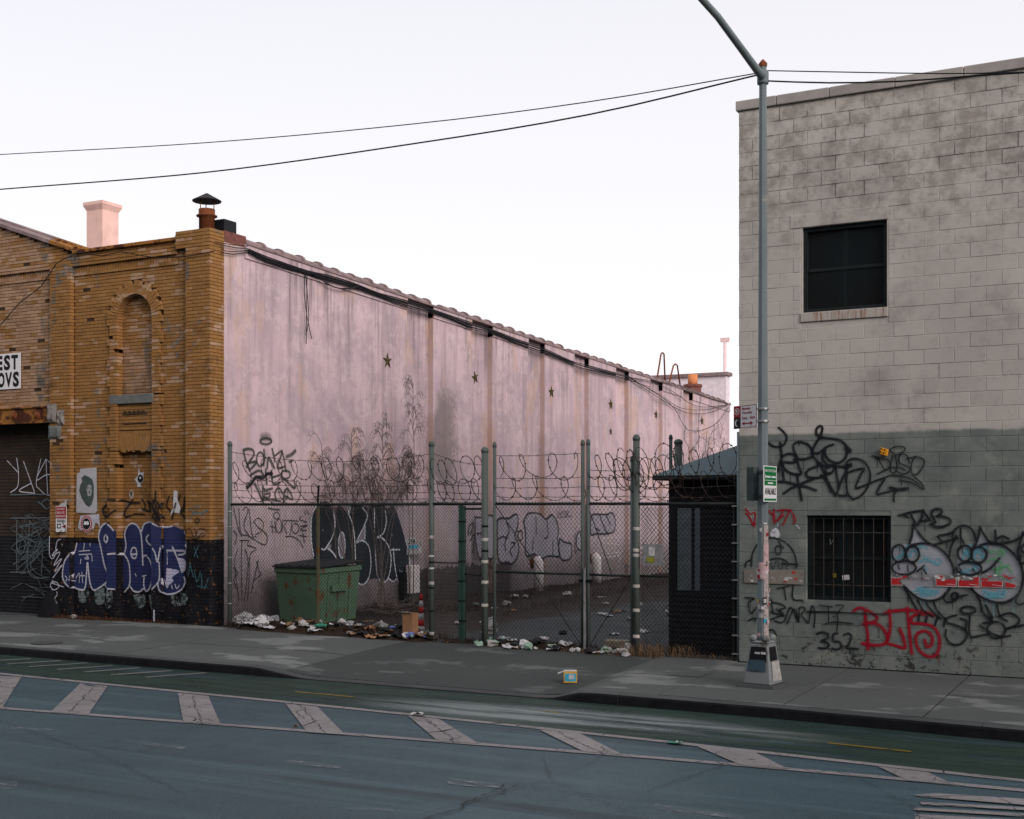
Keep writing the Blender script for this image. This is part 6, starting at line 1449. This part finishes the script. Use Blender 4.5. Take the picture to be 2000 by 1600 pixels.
for k in range(18):
    a = 2*math.pi*k/18; sp.quad(.42+.217*math.cos(a)-.014, .44+.42*math.sin(a)-.022, .42+.217*math.cos(a)+.014, .44+.42*math.sin(a)+.022, SIGNW, front, .0066, 'round_sticker')
e = ypanel(262, 912, 282, 952, YB+.118)
pz_(e, [(.05, .4), (.35, .55), (.45, .98), (.6, .7), (.95, .75), (.9, .3), (.6, .15), (.75, .02), (.3, .02), (.35, .15)], plain('sticker grey', (.42, .42, .44, 1), .7), front, .002, 'eye_sticker'); e.disc(.62, .42, .27, .2, SIGNK, front, .004, 'eye_sticker'); e.disc(.62, .46, .09, .06, PAPER, front, .006, 'eye_sticker')
e = ypanel(252, 956, 262, 975, YB+.118); e.disc(.5, .5, .48, .5, plain('ear sticker', sr(160, 140, 128), .8), front, .002, 'ear_sticker'); e.disc(.45, .58, .2, .28, INKG, front, .004, 'ear_sticker')
e = ypanel(332, 958, 354, 1008, YB-.016)
pz_(e, [(.35, 1), (.7, .96), (.65, .7), (.95, .3), (.85, .1), (.3, .15), (.05, 0), (.12, .2), (.3, .3), (.28, .6)], plain('ripped white bill', (.50, .50, .52, 1), .8), front, .002, 'paper_scrap')
e = ypanel(114, 974, 131, 990, YB-.126); pz_(e, [(.0, .1), (.5, .5), (.7, .5), (.85, 1), (.95, .5), (.9, .1)], PAPER, front, .001, 'paper_scrap')
# thin cables slung across the brick front
def wall_cable(pts, r, y, label):
    P = cr([onY(a, b, y) for a, b in pts], .25); return setp(MB().tube(P, r, 5).build('wall_cable', CABLE, None, True), label, 'cable', 'cables on the warehouse')
wall_cable([(148, 492), (200, 500), (235, 492), (300, 503), (370, 500), (420, 490)], .010, YB-.15, 'slack cable looping under the cornice of the brick front')
wall_cable([(-60, 700), (-10, 648), (40, 590), (80, 560), (110, 515), (140, 500)], .010, YB-.16, 'slanting cable from cornice down over the banner')
def side_cable(pts, r, x=.05, sub=.3): return MB().tube(cr([onX(a, b, XB+x+random.uniform(0, .02)) for a, b in pts], sub), r, 6)
cbn = thing('cable_bundle', onX(800, 592, XB+.05), 'thick bundle of black cables strung along the pink wall under the coping', 'cable', 'cables on the warehouse')
main = [(486, 489), (520, 505), (600, 531), (640, 541), (690, 556), (740, 575), (790, 590), (860, 612), (920, 634), (960, 646), (1010, 666), (1060, 683), (1115, 707), (1150, 718), (1230, 738)]
for dy, r in ((0, .020), (4, .017), (-3, .013), (7, .009)): side_cable([(a, b+dy*(1+.3*math.sin(a*.05))) for a, b in main], r, .05).build('cable', CABLE, cbn, True)
for pts in ([(1230, 738), (1270, 766), (1300, 785), (1340, 806), (1385, 806), (1420, 792)], [(1230, 738), (1290, 772), (1330, 797), (1380, 800), (1422, 790)], [(1230, 737), (1300, 757), (1360, 793), (1422, 791)], [(1232, 738), (1310, 790), (1345, 840), (1395, 830), (1424, 795)], [(1235, 738), (1320, 752), (1380, 775), (1424, 788)],
            [(612, 536), (640, 555), (670, 565), (700, 560)], [(610, 534), (650, 560), (680, 563), (705, 558)]): side_cable(pts, .010, .09).build('cable', CABLE, cbn, True)
for pts in ([(596, 532), (594, 570), (600, 620), (609, 662)], [(600, 532), (599, 590), (598, 672)], [(597, 533), (603, 620), (597, 655)]): side_cable(pts, .008, .06, .2).build('hanging_wire', CABLE, cbn, True)
for pts in ([(432, 487), (450, 492), (486, 489)], [(432, 478), (460, 484), (486, 486)], [(432, 492), (455, 497), (488, 492)], [(420, 472), (450, 478), (484, 481)]): side_cable(pts, .009, .05).build('cable', CABLE, cbn, True)

# ------------------------------------------------------------------ dumpster
DA = Vector((-14.75, 19.85, .17)); ux = Vector((-.995, .10, 0)); uy = Vector((-.10, .995, 0)); dw, dl_ = .98, 1.48
dm = thing('dumpster', DA+ux*dw/2+uy*dl_/2, 'small rust-flecked green steel dumpster with black plastic lid against the pink wall', 'dumpster')
def dpt(a, b, z): p = DA+ux*a+uy*b; return (p.x, p.y, z)
def ring_(e, z): return [dpt(-e, -e, z), dpt(dw+e, -e, z), dpt(dw+e, dl_+e, z), dpt(-e, dl_+e, z)]
bd = MB(); bd.frus([dpt(0, 0, .19), dpt(dw, 0, .19), dpt(dw, dl_, .19), dpt(0, dl_, .19)], ring_(.07, 1.16)); body = bd.build('body', DUMP, dm)
rm = MB(); rm.frus(ring_(.07, 1.162), ring_(.10, 1.18)); rm.frus(ring_(.10, 1.181), ring_(.10, 1.27)); rm.build('rim', DUMP, dm)
for b in (.32, .74, 1.16): MB().frus([dpt(-.012-.0, b-.03, .2), dpt(.004, b-.03, .2), dpt(.004, b+.03, .2), dpt(-.012, b+.03, .2)], [dpt(-.082, b-.03, 1.15), dpt(-.06, b-.03, 1.15), dpt(-.06, b+.03, 1.15), dpt(-.082, b+.03, 1.15)]).build('rib', DUMP, dm)
MB().obox(dpt(-.11, .4, .80), uy*.6, ux*.05, (0, 0, .13)).build('fork_pocket', DUMP, dm)
for a0, a1, zr in ((-.13, .50, .02), (.52, dw+.13, .0)):
    mb = MB(); P = [dpt(a0, -.14, 1.275), dpt(a1, -.14, 1.275), dpt(a1, dl_+.12, 1.33), dpt(a0, dl_+.12, 1.33)]
    mb.frus(P, [(p[0], p[1], p[2]+.035+zr*.5) for p in P]); lid = bevel(mb.build('lid', LID, dm), .012)
    for k in range(3): a = a0+.12+k*.18; MB().frus([dpt(a, -.10, 1.312), dpt(a+.08, -.10, 1.312), dpt(a+.08, dl_+.05, 1.365), dpt(a, dl_+.05, 1.365)], [dpt(a+.01, -.09, 1.334), dpt(a+.07, -.09, 1.334), dpt(a+.07, dl_+.04, 1.385), dpt(a+.01, dl_+.04, 1.385)]).build('lid_rib', LID, lid)

# ------------------------------------------------------------------ lot furniture by the pink wall
for (px, py, lab, hh) in ((1052, 1152, 'white curved-top bollard by the pink wall behind the wide gate leaf', 1.32), (1165, 1136, 'white curved-top bollard by the pink wall behind the narrow gate leaf', 1.25)):
    p = onZ(px, py, .17); t = thing('bollard', (p.x, p.y, .15), lab, 'bollard', 'bollards in the lot'); w_ = -p.x*S+p.y*C; rr = 9.5/F*w_; hh = (py-1086 if px < 1100 else py-1080)/F*w_
    MB().tube([(p.x, p.y, .1), (p.x, p.y, .17+hh*.55), (p.x-rr*.05, p.y, .17+hh*.8), (p.x-rr*.5, p.y, .17+hh*.97)], [rr, rr, rr*1.05, rr*.7], 14).build('pipe', WHITEPL, t, True)
    MB().tube([(p.x-rr*.2, p.y-.02, .17+hh*.95), (p.x-rr*1.5, p.y-.02, .17+hh*.86), (p.x-rr*1.3, p.y-.02, .17+hh*.62)], [rr*.5, rr*.55, rr*.4], 8).build('bent_arm', RUST, t, True)
mb_ = thing('meter_box', (-16.05, 25.0, .15), 'tall white metal meter cabinet standing against the pink wall', 'box')
ma = onX(818, 1105, -15.95); mc = onX(833, 1180, -15.95)
bevel(MB().box((-16.32, ma.y, .4), (-16.16, mc.y+.05, ma.z)).build('cabinet', WHITEPL, mb_), .02); MB().box((-16.3, ma.y+.05, .1), (-16.18, mc.y, .4)).build('plinth', KERB, mb_)
MB().box((-16.3, ma.y-.32, .1), (-16.15, ma.y-.2, ma.z-.15)).build('conduit', BLACK, mb_)
hn = onX(808, 1065, XB+.02); h_ = Panel((XB+.012, hn.y-.30, hn.z-.22), (0, .66, 0), (0, 0, .40), (1, 0, 0)); hs = thing('number_plates', h_.P(.5, 0), 'small house-number stickers reading 214 on the pink wall', 'sign')
h_.quad(0, 0, .8, .35, PAPERG, hs, 0, 'plate'); h_.quad(.1, .36, .75, .55, CYANP, hs, .001, 'plate'); h_.quad(.82, .05, 1, .8, PAPER, hs, .001, 'plate'); h_.quad(.05, .57, .6, 1, PAPER, hs, 0, 'plate'); h_.text('214', .08, .62, .56, .95, SIGNK, hs, .003, .03); h_.text('2', .85, .5, .97, .75, SIGNK, hs, .003, .02)

# ------------------------------------------------------------------ bare shrubs
def shrub(name, X, Y, top, stems, lean, label, dens=1.0, spread=.5, grp='bare shrubs'):
    z0 = lotz(X, Y); t = thing(name, (X, Y, z0), label, 'shrub', grp); tw = MB()
    for s_ in range(stems):
        st = MB(); h = (top-z0)*(1 if s_ == 0 else random.uniform(.6, .95)); la = lean+random.uniform(-1, 1)*(s_ > 0)*spread*1.5; lb = random.uniform(-.15, .1); bx = random.uniform(-.2, .2)*(s_ > 0)
        P = [Vector((X+lb*(k/11)**1.5, Y+bx+la*(k/11)**1.6+.03*math.sin(k*1.1+s_)+random.uniform(-.015, .015), z0-.05+h*(k/11))) for k in range(12)]
        st.tube(P, [.011*(1-k/13)+.003 for k in range(12)], 5); st.build('stem', TWIG, t)
        for k in range(6, 12):
            if P[k].z < 2.55: continue
            for _ in range(int(4.5*dens)):
                b0 = P[k]+(P[k-1]-P[k])*random.random(); a = random.choice((-1, 1))*(math.pi/2+random.uniform(-.7, .7)); ln = random.uniform(.3, .75)*(1.3-.07*k)
                d = Vector((math.cos(a)*.5, math.sin(a), 0)); up_ = random.uniform(1.0, 1.5); Q = [b0+d*ln*(u-.08*u*u)*.85+Vector((0, 0, up_*ln*u-(up_*.92)*ln*u**3.2)) for u in (0, .2, .4, .58, .74, .88, 1.0)]
                tw.tube(Q, [.0062, .0058, .0052, .0048, .0042, .0036, .003], 3, False)
                for j in range(2, 7):
                    e_ = random.uniform(.08, .2); dd = (d*.8+Vector((random.uniform(-.3, .3), random.uniform(-.5, .5), .35))).normalized(); q = Q[j]
                    tw.tube([q, q+dd*e_*.45, q+dd*e_*.8+Vector((0, 0, -e_*.35)), q+dd*e_+Vector((0, 0, -e_*.9))], [.0042, .004, .0034, .0028], 3, False)
    setp(tw.build('twigs', TWIG, t), kind='stuff'); return t
def sh_at(px, py_top, X): p = onX(px, py_top, X); return p.y, p.z
y_, z_ = sh_at(802, 742, -15.75); shrub('bare_shrub', -15.75, y_+.1, z_, 2, .0, 'tallest bare drooping shrub rising against the pink wall', 1.6)
y_, z_ = sh_at(745, 815, -15.6); shrub('bare_shrub', -15.6, y_, z_, 6, .1, 'dense many-stemmed bare shrub tangled in the razor wire', 1.9, 1.0)
y_, z_ = sh_at(690, 842, -15.5); shrub('bare_shrub', -15.5, y_, z_, 4, -.1, 'lower bare shrub arching behind the dumpster lid', 1.4, .8)
y_, z_ = sh_at(655, 862, -15.6); shrub('bare_shrub', -15.6, y_+.2, z_, 1, -.8, 'single thin bare stem bowing toward the tag on the wall', .5)
def vine(px0, px1, py0, n, label):
    t = MB(); a0 = onX(px0, 900, XB+.06).y; a1 = onX(px1, 900, XB+.06).y
    for k in range(n):
        y = random.uniform(a0, a1); z = random.uniform(.2, 1.5); zt_ = random.uniform(2.5, onX(px1, py0, XB).z)*random.uniform(.75, 1); P = []
        m = 16; dx = random.uniform(-1.2, 1.2)
        for j in range(m+1):
            u = j/m; P.append(Vector((XB+.05+.15*abs(math.sin(k+j))*random.random(), y+dx*u+.35*math.sin(u*7+k), z+(zt_-z)*u)))
        t.tube(P, .011, 3, False)
        for j in range(3, m):
            q = P[j]
            for _ in range(2): v = Vector((random.uniform(0, .3), random.uniform(-.5, .5), random.uniform(-.45, .3))); t.tube([q, q+v*.5+Vector((0, 0, .06)), q+v], .006, 3, False)
    return setp(t.build('bare_vine', TWIG), label, 'vine')
vine(1335, 1422, 800, 34, 'tangle of bare vines climbing the far end of the pink wall')

# ------------------------------------------------------------------ dry weeds (uncountable)
def gz0(x, y): return zs(x, y) if y < 18.5 else max(.17, lotz(x, y))
def weeds(nm, spots, n, h, m, label):
    mb = MB()
    for _ in range(n):
        (xa, ya), (xb, yb), wd = random.choice(spots); t = random.random(); x = xa+(xb-xa)*t+random.gauss(0, .05); y = ya+(yb-ya)*t+random.uniform(-wd, wd)
        z = (gz0(x, y) if y < 18.2 or x > -11 or x < -15.8 else gz0(x, y)+random.uniform(0, .10)); a = random.uniform(0, 6.3); l = h*random.uniform(.3, 1.2); ln = random.uniform(.2, 1.1)
        p0 = Vector((x, y, z-.01)); d = Vector((math.cos(a), math.sin(a), 0)); p1 = p0+d*l*.35*ln+Vector((0, 0, l*.55)); p2 = p0+d*l*ln+Vector((0, 0, l*random.uniform(.05, .8))); s2 = Vector((-d.y, d.x, 0))*.0035
        mb.quad(p0-s2, p0+s2, p1+s2*.8, p1-s2*.8); mb.v += [tuple(p2)]; i = len(mb.v); mb.f.append((i-3, i-2, i-1))
    o = mb.build(nm, m, None, False, (spots[0][0][0], spots[0][0][1], .15)); return setp(o, label, 'weeds', None, 'stuff')
def FP(px, d=0): p = fp(px); return (p.x, p.y-d)
weeds('dry_grass', [(FP(1250, -.1), FP(1345, -.12), .22), (FP(1225, .2), FP(1300, .12), .10)], 420, .30, DRY, 'straw-coloured dry grass tuft at the foot of the striped post')
weeds('dry_grass', [(FP(1345, -.05), FP(1440, -.05), .07), (FP(1110, .22), FP(1240, .2), .10)], 260, .14, DRY, 'thin dry straw strewn under the gate and booth fence')
weeds('dead_weeds', [(FP(452, -.1), FP(843, -.15), .3), (FP(452, .05), FP(843, .02), .15), (FP(843, -.1), FP(1140, -.2), .3)], 4200, .16, DRYD, 'dark dead weeds and leaf litter along the fence foot')
weeds('dead_weeds', [((-19.6, YB-.14), (-17.1, YB-.14), .10), ((-20.3, YB-.25), (-18.6, YB-.22), .05)], 900, .14, plain('brown weed', sr(86, 60, 44), .9, .1, 0, .4, 20), 'brown dead weeds along the foot of the brick front')
weeds('dead_weeds', [((-16.0, 22), (-14.2, 46), 1.0), ((-15.6, 22.5), (-13.6, 24), 1.0), ((-13.6, 22), (-15.5, 34), 2.5), ((-12.5, 23), (-14, 40), 3.0)], 3600, .20, DRYD, 'dead weeds over the rough ground along the pink wall')

def branch(px, py, n, label):
    p = onZ(px, py, .2); mb = MB()
    for k in range(n):
        a = random.uniform(-.5, .5)+(math.pi if k % 2 else 0); L = random.uniform(.5, 1.5); d = Vector((math.cos(a)*.4, math.sin(a), 0)) if k % 3 else Vector((math.cos(a), math.sin(a)*.5, 0)); q = p+Vector((random.uniform(-.4, .4), random.uniform(-.4, .4), random.uniform(.03, .16)))
        P = [q-d*L/2, q-d*L*.2+Vector((0, 0, random.uniform(-.03, .08))), q+d*L*.2+Vector((0, 0, random.uniform(-.03, .1))), q+d*L/2+Vector((0, 0, random.uniform(-.05, .3)))]
        mb.tube(cr(P, .12), random.uniform(.006, .016), 5)
    return setp(mb.build('fallen_branches', TWIG), label, 'branch', None, 'stuff')
branch(735, 1200, 16, 'tangle of fallen dead branches between dumpster and meter cabinet'); branch(780, 1196, 10, 'loose dead branches in front of the meter cabinet')
# low bank of dirt and shredded debris drifted against the fence foot
BANKS = []
def bank(pts, wd, hh, label):
    mb = MB(); n = 90; m = 8; A = fp(pts[0]); B = fp(pts[1])
    for i in range(n+1):
        for j in range(m+1):
            t = i/n; p = A.lerp(B, t)+Vector((0, -wd*.35+wd*j/m, 0)); e = math.sin(math.pi*j/m)*min(1, i/6, (n-i)/6); q = Vector((p.x*4, p.y*4, 0))
            h = hh*e*(.55+.9*abs(mnoise.noise(q))+.5*abs(mnoise.noise(q*3.3))); mb.v.append((p.x, p.y, (zs(p.x, p.y) if p.y < 18.5 else .18)-.012+h))
    for i in range(n):
        for j in range(m): a = i*(m+1)+j; mb.f.append((a, a+m+1, a+m+2, a+1))
    vv = list(mb.v)
    def top_(x, y):
        if not (A.x < x < B.x): return 0
        i = int(round(n*(x-A.x)/(B.x-A.x))); best_ = min(vv[i*(m+1):(i+1)*(m+1)], key=lambda v: abs(v[1]-y)); return best_[2] if abs(best_[1]-y) < .15 else 0
    BANKS.append(top_)
    dm_ = M('dirt and debris', .95, .1); dm_.col(dm_.ramp(dm_.noise(26, 5, .8), [(.3, sr(26, 22, 20)), (.55, sr(56, 46, 40)), (.72, sr(84, 74, 66)), (.8, sr(120, 112, 108))])); dm_.bump(dm_.noise(40, 5, .7), .8, .03)
    return setp(mb.build('debris_bank', dm_.m), label, 'debris', None, 'stuff')
bank((470, 845), .95, .17, 'low bank of dark dirt and debris along the fence foot'); bank((940, 1180), .5, .10, 'thin bank of dirt under the double gate')
# ------------------------------------------------------------------ litter
def gz(x, y):
    return max([zs(x, y) if y < 18.5 else max(.17, lotz(x, y))]+[b_(x, y) for b_ in BANKS])
def crumple(sz, flat=.6, sd=0):
    bm = bmesh.new(); bmesh.ops.create_icosphere(bm, subdivisions=2, radius=sz/2); mb = MB()
    for v in bm.verts:
        n = mnoise.noise(v.co*(7/sz*.35)+Vector((sd*3.7, sd*1.3, 0))); n2 = mnoise.noise(v.co*(16/sz*.35)+Vector((sd, 0, sd*2.1))); v.co *= 1+.75*n+.35*n2; v.co.z *= flat; v.co.z = max(v.co.z, -sz*.22)
    mb.v = [tuple(v.co) for v in bm.verts]; mb.f = [tuple(v.index for v in f.verts) for f in bm.faces]; bm.free(); zmin = min(v[2] for v in mb.v); mb.v = [(a, b, c-zmin) for a, b, c in mb.v]; return mb
def sheetm(w_, d_, amp, sd=0, th=.004):
    mb = MB(); n = 6; T = []
    for i in range(n+1):
        for j in range(n+1):
            x = (i/n-.5)*w_; y = (j/n-.5)*d_; z = amp*abs(mnoise.noise(Vector((x*9+sd, y*9, sd))))+amp*.5*abs(mnoise.noise(Vector((x*23, y*23+sd, 0)))); T.append((x*(1-.15*random.random()), y*(1-.15*random.random()), z+th))
    mb.v = T+[(a, b, c-th) for a, b, c in T]; N = (n+1)**2
    for i in range(n):
        for j in range(n): a = i*(n+1)+j; mb.f += [(a, a+n+1, a+n+2, a+1), (N+a+1, N+a+n+2, N+a+n+1, N+a)]
    return mb
def drop(mb, nm, m, x, y, label, cat='litter', rz=None, grp='litter strewn along the fence', smooth=False, dz=0.0, z=None):
    rz = random.uniform(0, 6.3) if rz is None else rz; c, s_ = math.cos(rz), math.sin(rz)
    mb.v = [(a*c-b*s_, a*s_+b*c, d) for a, b, d in mb.v]
    o = link_mesh(nm, mb.mesh(nm, m, Vector((0, 0, 0)), smooth), None, (x, y, (gz(x, y) if z is None else z)+dz)); return setp(o, label, cat, grp)
TBROWN = plain('stained brown paper', sr(120, 98, 78), .9); LGREEN = plain('pale green plastic', sr(126, 150, 136), .5)
kinds = [('crumpled_paper', PAPER, 'crumpled white paper in the litter drift at the fence foot'), ('crumpled_paper', PAPERG, 'crumpled grubby grey paper in the litter drift at the fence foot'), ('plastic_bag', DARKP, 'scrunched black plastic in the litter drift at the fence foot'),
         ('paper_sheet', PAPER, 'flattened white paper sheet in the litter drift at the fence foot'), ('paper_sheet', TBROWN, 'torn brown paper bag in the litter drift at the fence foot'), ('wrapper', BLUEP, 'crumpled blue wrapper in the litter drift at the fence foot'), ('wrapper', LGREEN, 'crumpled pale green plastic in the litter drift at the fence foot')]
def litter(px0, px1, d0, d1, n, wts, smin=.06, smax=.2):
    for _ in range(n):
        P = fp(random.uniform(px0, px1)); x = P.x; y = P.y-random.uniform(d0, d1); k = random.choices(range(7), wts)[0]; nm, m, lab = kinds[k]; sz = random.uniform(smin, smax)
        mb = crumple(sz, random.uniform(.4, .8), random.uniform(0, 99)) if nm != 'paper_sheet' else sheetm(sz*1.6, sz*1.1, sz*.35, random.uniform(0, 99))
        drop(mb, nm, m, x, y, lab)
litter(470, 545, -.05, .22, 8, (5, 1, 0, 4, 0, 0, 0), .12, .28)
litter(560, 700, -.3, .20, 36, (2, 4, 7, 2, 5, 1, 1)); litter(690, 843, -.4, .24, 52, (3, 5, 6, 2, 6, 2, 1)); litter(850, 945, -.6, .1, 10, (1, 2, 4, 1, 3, 1, 1), .06, .14)
litter(945, 1060, -.1, .30, 26, (3, 4, 3, 3, 3, 0, 3), .06, .2); litter(1060, 1235, -.1, .25, 20, (4, 3, 2, 4, 2, 0, 1)); 
for _ in range(26):
    x = random.uniform(-15.8, -8.5); y = random.uniform(20.5, 30); k = random.choices(range(7), (4, 4, 3, 4, 3, 1, 1))[0]; nm, m, lab = kinds[k]; sz = random.uniform(.10, .24)
    if -15.95 < x < -14.5 and 19.6 < y < 21.6: continue
    drop(crumple(sz, .5, random.uniform(0, 99)) if nm != 'paper_sheet' else sheetm(sz*1.6, sz, sz*.3, random.uniform(0, 99)), nm, m, x, y, lab.replace('in the litter drift at the fence foot', 'lying in the vacant lot'), 'litter', None, 'litter scattered over the lot')
for px, py, lab in ((478, 1216, 'large crumpled white sheet at the left end of the fence by the brick corner'), (518, 1213, 'long twisted white paper roll beside the large crumpled sheet')):
    p = onZ(px, py+4, .2)
    mb = crumple(.42, .5, px) if px < 500 else MB().tube([(-.3, 0, .06), (-.1, .02, .09), (.12, -.01, .07), (.3, .02, .10)], [.05, .075, .06, .07], 8)
    drop(mb, 'crumpled_sheet', PAPER, p.x, p.y, lab, 'litter', -.1, None)
for px, py, m, lab in ((163, 1207, PAPERG, 'pale cobble-like lump at the foot of the brick front'), (153, 1208, STONE, 'small grey stone lump at the foot of the brick front')):
    p = onZ(px, py, .2); drop(crumple(.13, .9, px), 'rubble', m, p.x, min(p.y, YB-.2), lab, 'rubble', None, None)
for _ in range(9):
    P = fp(random.choice([random.uniform(560, 840), random.uniform(945, 1230)])); x, y = P.x, P.y-random.uniform(-.15, .25); L_ = random.uniform(.16, .24); mb = MB().tube([(-L_/2, 0, .034), (-L_*.46, 0, .034), (L_*.2, 0, .034), (L_*.38, 0, .034), (L_*.42, 0, .034), (L_/2, 0, .034)], [.026, .033, .033, .015, .013, .013], 8)
    drop(mb, 'bottle', random.choice([GREENP, LGREEN, TBROWN]), x, y, 'empty bottle lying in the litter drift at the fence foot', 'bottle')
for _ in range(8):
    P = fp(random.uniform(570, 840)); x, y = P.x, P.y-random.uniform(-.3, .3); drop(sheetm(random.uniform(.25, .45), random.uniform(.18, .3), .10, random.uniform(0, 99), .006), 'cardboard_scrap', random.choice([CARD, TBROWN]), x, y, 'flattened cardboard scrap in the litter drift at the fence foot')
# white foam carton lying tilted by the thick gate post
p = onZ(958, 1236, .2)
ct = thing('foam_carton', (p.x, p.y, gz(p.x, p.y)), 'white foam carton tilted on the litter by the thick gate post', 'carton')
mb = MB().obox((-.13, -.08, 0), (.25, 0, 0), (0, .16, 0), (0, 0, .14)); rm_ = Matrix.Rotation(-.38, 3, 'Y') @ Matrix.Rotation(.25, 3, 'Z'); mb.v = [tuple(rm_ @ Vector(v)+Vector((p.x, p.y, gz(p.x, p.y)+.12))) for v in mb.v]; bevel(mb.build('carton_body', PAPER, ct), .02)
mb = MB().obox((-.145, -.095, .14), (.28, 0, 0), (0, .19, 0), (0, 0, .025)); mb.v = [tuple(rm_ @ Vector(v)+Vector((p.x, p.y, gz(p.x, p.y)+.12))) for v in mb.v]; bevel(mb.build('carton_lid', PAPER, ct), .01)
drop(crumple(.24, .8, 5), 'crumpled_paper', PAPERG, p.x-.02, p.y+.02, 'wad of grubby paper propping up the foam carton', 'litter', None, None)
p = onZ(1205, 1262, .2); bl = MB().box((-.2, -.11, 0), (.2, .11, .13)); o = drop(bl, 'rubble_block', plain('dirty pale block', sr(140, 132, 118), .9, .2, 0, .3, 8, .4), p.x, p.y, 'dirty pale concrete block lying under the narrow gate leaf', 'rubble', .1, None); bevel(o, .025)
p = onZ(1234, 1268, .2); drop(crumple(.22, .9, 77), 'crumpled_paper', PAPER, p.x, p.y, 'ball of white paper leaning on the striped post', 'litter', None, None)
# cardboard carton and striped delineator by the fence post
p = onF(809, 1243); p.y += .02; p.y -= .14; zc = gz(p.x, p.y)
cb_ = thing('cardboard_box', (p.x, p.y, zc), 'upright brown cardboard box with open torn top by the fence', 'box')
for (a0, b0, a1, b1) in ((-.10, -.09, .10, -.082), (-.10, .082, .10, .09), (-.10, -.082, -.092, .082), (.092, -.082, .10, .082)): MB().box((p.x+a0, p.y+b0, zc), (p.x+a1, p.y+b1, zc+.37+random.uniform(-.02, .02))).build('panel', CARD, cb_)
MB().box((p.x-.09, p.y-.08, zc+.002), (p.x+.09, p.y+.08, zc+.3)).build('contents', DARKP, cb_)
MB().obox((p.x-.098, p.y-.091, zc+.36), (.18, 0, 0), (0, -.05, .03), (0, .002, .004)).build('flap', PAPERG, cb_)
q = Vector((p.x-.05, p.y+.42, gz(p.x, p.y+.42))); dlr = thing('delineator_post', q, 'red and white striped delineator post behind the cardboard box', 'bollard')
ztp = onY(804, 1160, q.y).z; nst = 6; bh = (ztp-q.z)/nst
for k in range(nst): MB().lathe((q.x, q.y, q.z+k*bh), [(.062-.006*k, 0.001), (.062-.006*(k+.9), bh-.001)], 12).build('stripe', REDP if k % 2 else PAPER, dlr, True)
MB().box((q.x-.13, q.y-.13, q.z-.02), (q.x+.13, q.y+.13, q.z-.001)).build('foot', DARKP, dlr)
# litter in the street
p = onZ(1114, 1332, zs(-6.97, 14.9)); p = Vector((p.x, max(p.y, yk(p.x)+.25), 0)); p.z = zs(p.x, p.y)+.004
yb_ = thing('snack_box', p, 'crushed yellow and blue snack carton with open flap on the driveway', 'carton')
Rz = Matrix.Rotation(.45, 3, 'Z'); V = lambda a, b, c: tuple(Rz @ Vector((a, b, c))+p)
def obx(a, b, c, d, e, f, m, nm): 
    mb = MB().box((a, b, c), (d, e, f)); mb.v = [tuple(Rz @ Vector(v)+p) for v in mb.v]; return mb.build(nm, m, yb_)
obx(-.09, -.07, 0, .09, .07, .155, YEL, 'carton_body'); obx(-.075, -.0725, .02, .075, -.0705, .125, CYANP, 'label'); obx(.0905, -.05, .03, .0925, .05, .12, plain('pale panel', sr(120, 180, 200), .6), 'label'); obx(-.085, -.066, .1555, .085, .066, .158, PAPER, 'lid'); obx(-.02, -.0742, .05, .05, -.0726, .11, PAPER, 'label')
mb = MB(); mb.quad(V(-.09, -.06, .15), V(-.09, .06, .15), V(-.17, .07, .12), V(-.17, -.05, .115)); mb.build('flap', PAPER, yb_)
p = onZ(1319, 1454, .002); drop(sheetm(.16, .07, .05, 3), 'flattened_packet', GREENP, p.x, p.y, 'flattened green and white packet on the white lane line', 'litter', .1, None, False, .012, 0)
p = onZ(1327, 1454, .002); drop(sheetm(.07, .06, .05, 9), 'paper_scrap', PAPER, p.x, p.y, 'small white scrap beside the green packet on the lane line', 'litter', .1, None, False, .014, 0)
p = onZ(816, 1399, .002); drop(sheetm(.17, .10, .05, 5), 'paper_scrap', PAPER, p.x, p.y, 'white paper scrap lying on the hatched bar', 'litter', .1, None, False, .016, 0)
p = onZ(578, 1421, .002); drop(sheetm(.06, .05, .03, 6), 'dead_leaf', TBROWN, p.x, p.y, 'single brown leaf on the hatched lane', 'leaf', None, None, False, .01, 0)
# covers
p = onZ(92, 1255, .16); cv = MB().lathe((p.x, p.y, zs(p.x, p.y)+.004), [(.26, 0), (.26, .006), (.24, .008)], 20).build('utility_cover', KERB); setp(cv, 'round dark utility cover set in the pavement', 'manhole cover')
# ------------------------------------------------------------------ far mast
d = ray(1416, 990); mp = Vector((d.x, d.y, 0))*95; w_ = 95.0; mz = CZ+(HY-660)/F*w_
FAR = plain('hazy pale mast', sr(226, 196, 196), .8); ms = thing('light_mast', (mp.x, mp.y, -.05), 'far pale floodlight mast with T-shaped top above the white parapet', 'mast')
MB().tube([(mp.x, mp.y, -.06), (mp.x, mp.y, mz-.3)], [.16, .12], 8).build('pole', FAR, ms, True); MB().box((mp.x-.34, mp.y-.1, mz-.3), (mp.x+.34, mp.y+.1, mz)).build('crossarm', FAR, ms)
# ------------------------------------------------------------------ far pavement and an added shading building, behind the camera
sheet('far_sidewalk', [(-150, -9), (150, -9), (150, .6), (-150, .6)], CONC, .14)
ob = thing('added_brick_row', (0, -4.2, .14), 'long unseen dark brick building added across the street to shade the facades', 'building')  # unseen building added, and its height chosen, to darken the lower facades
DKB = plain('dark red brick', sr(96, 70, 62), .9, .2, 0, .2, 3, .2)
MB().box((-50, -16, .1), (45, -4.2, 13.0)).build('wall', DKB, ob); MB().box((-50.2, -16.2, 13.0), (45.2, -3.9, 13.3)).build('coping', COPG, ob)
for k in range(22):
    for z in (1.4, 5.4, 9.4): MB().box((-48+k*4.2, -4.24, z), (-46+k*4.2, -4.18, z+2.4)).build('window', GLASS, ob)
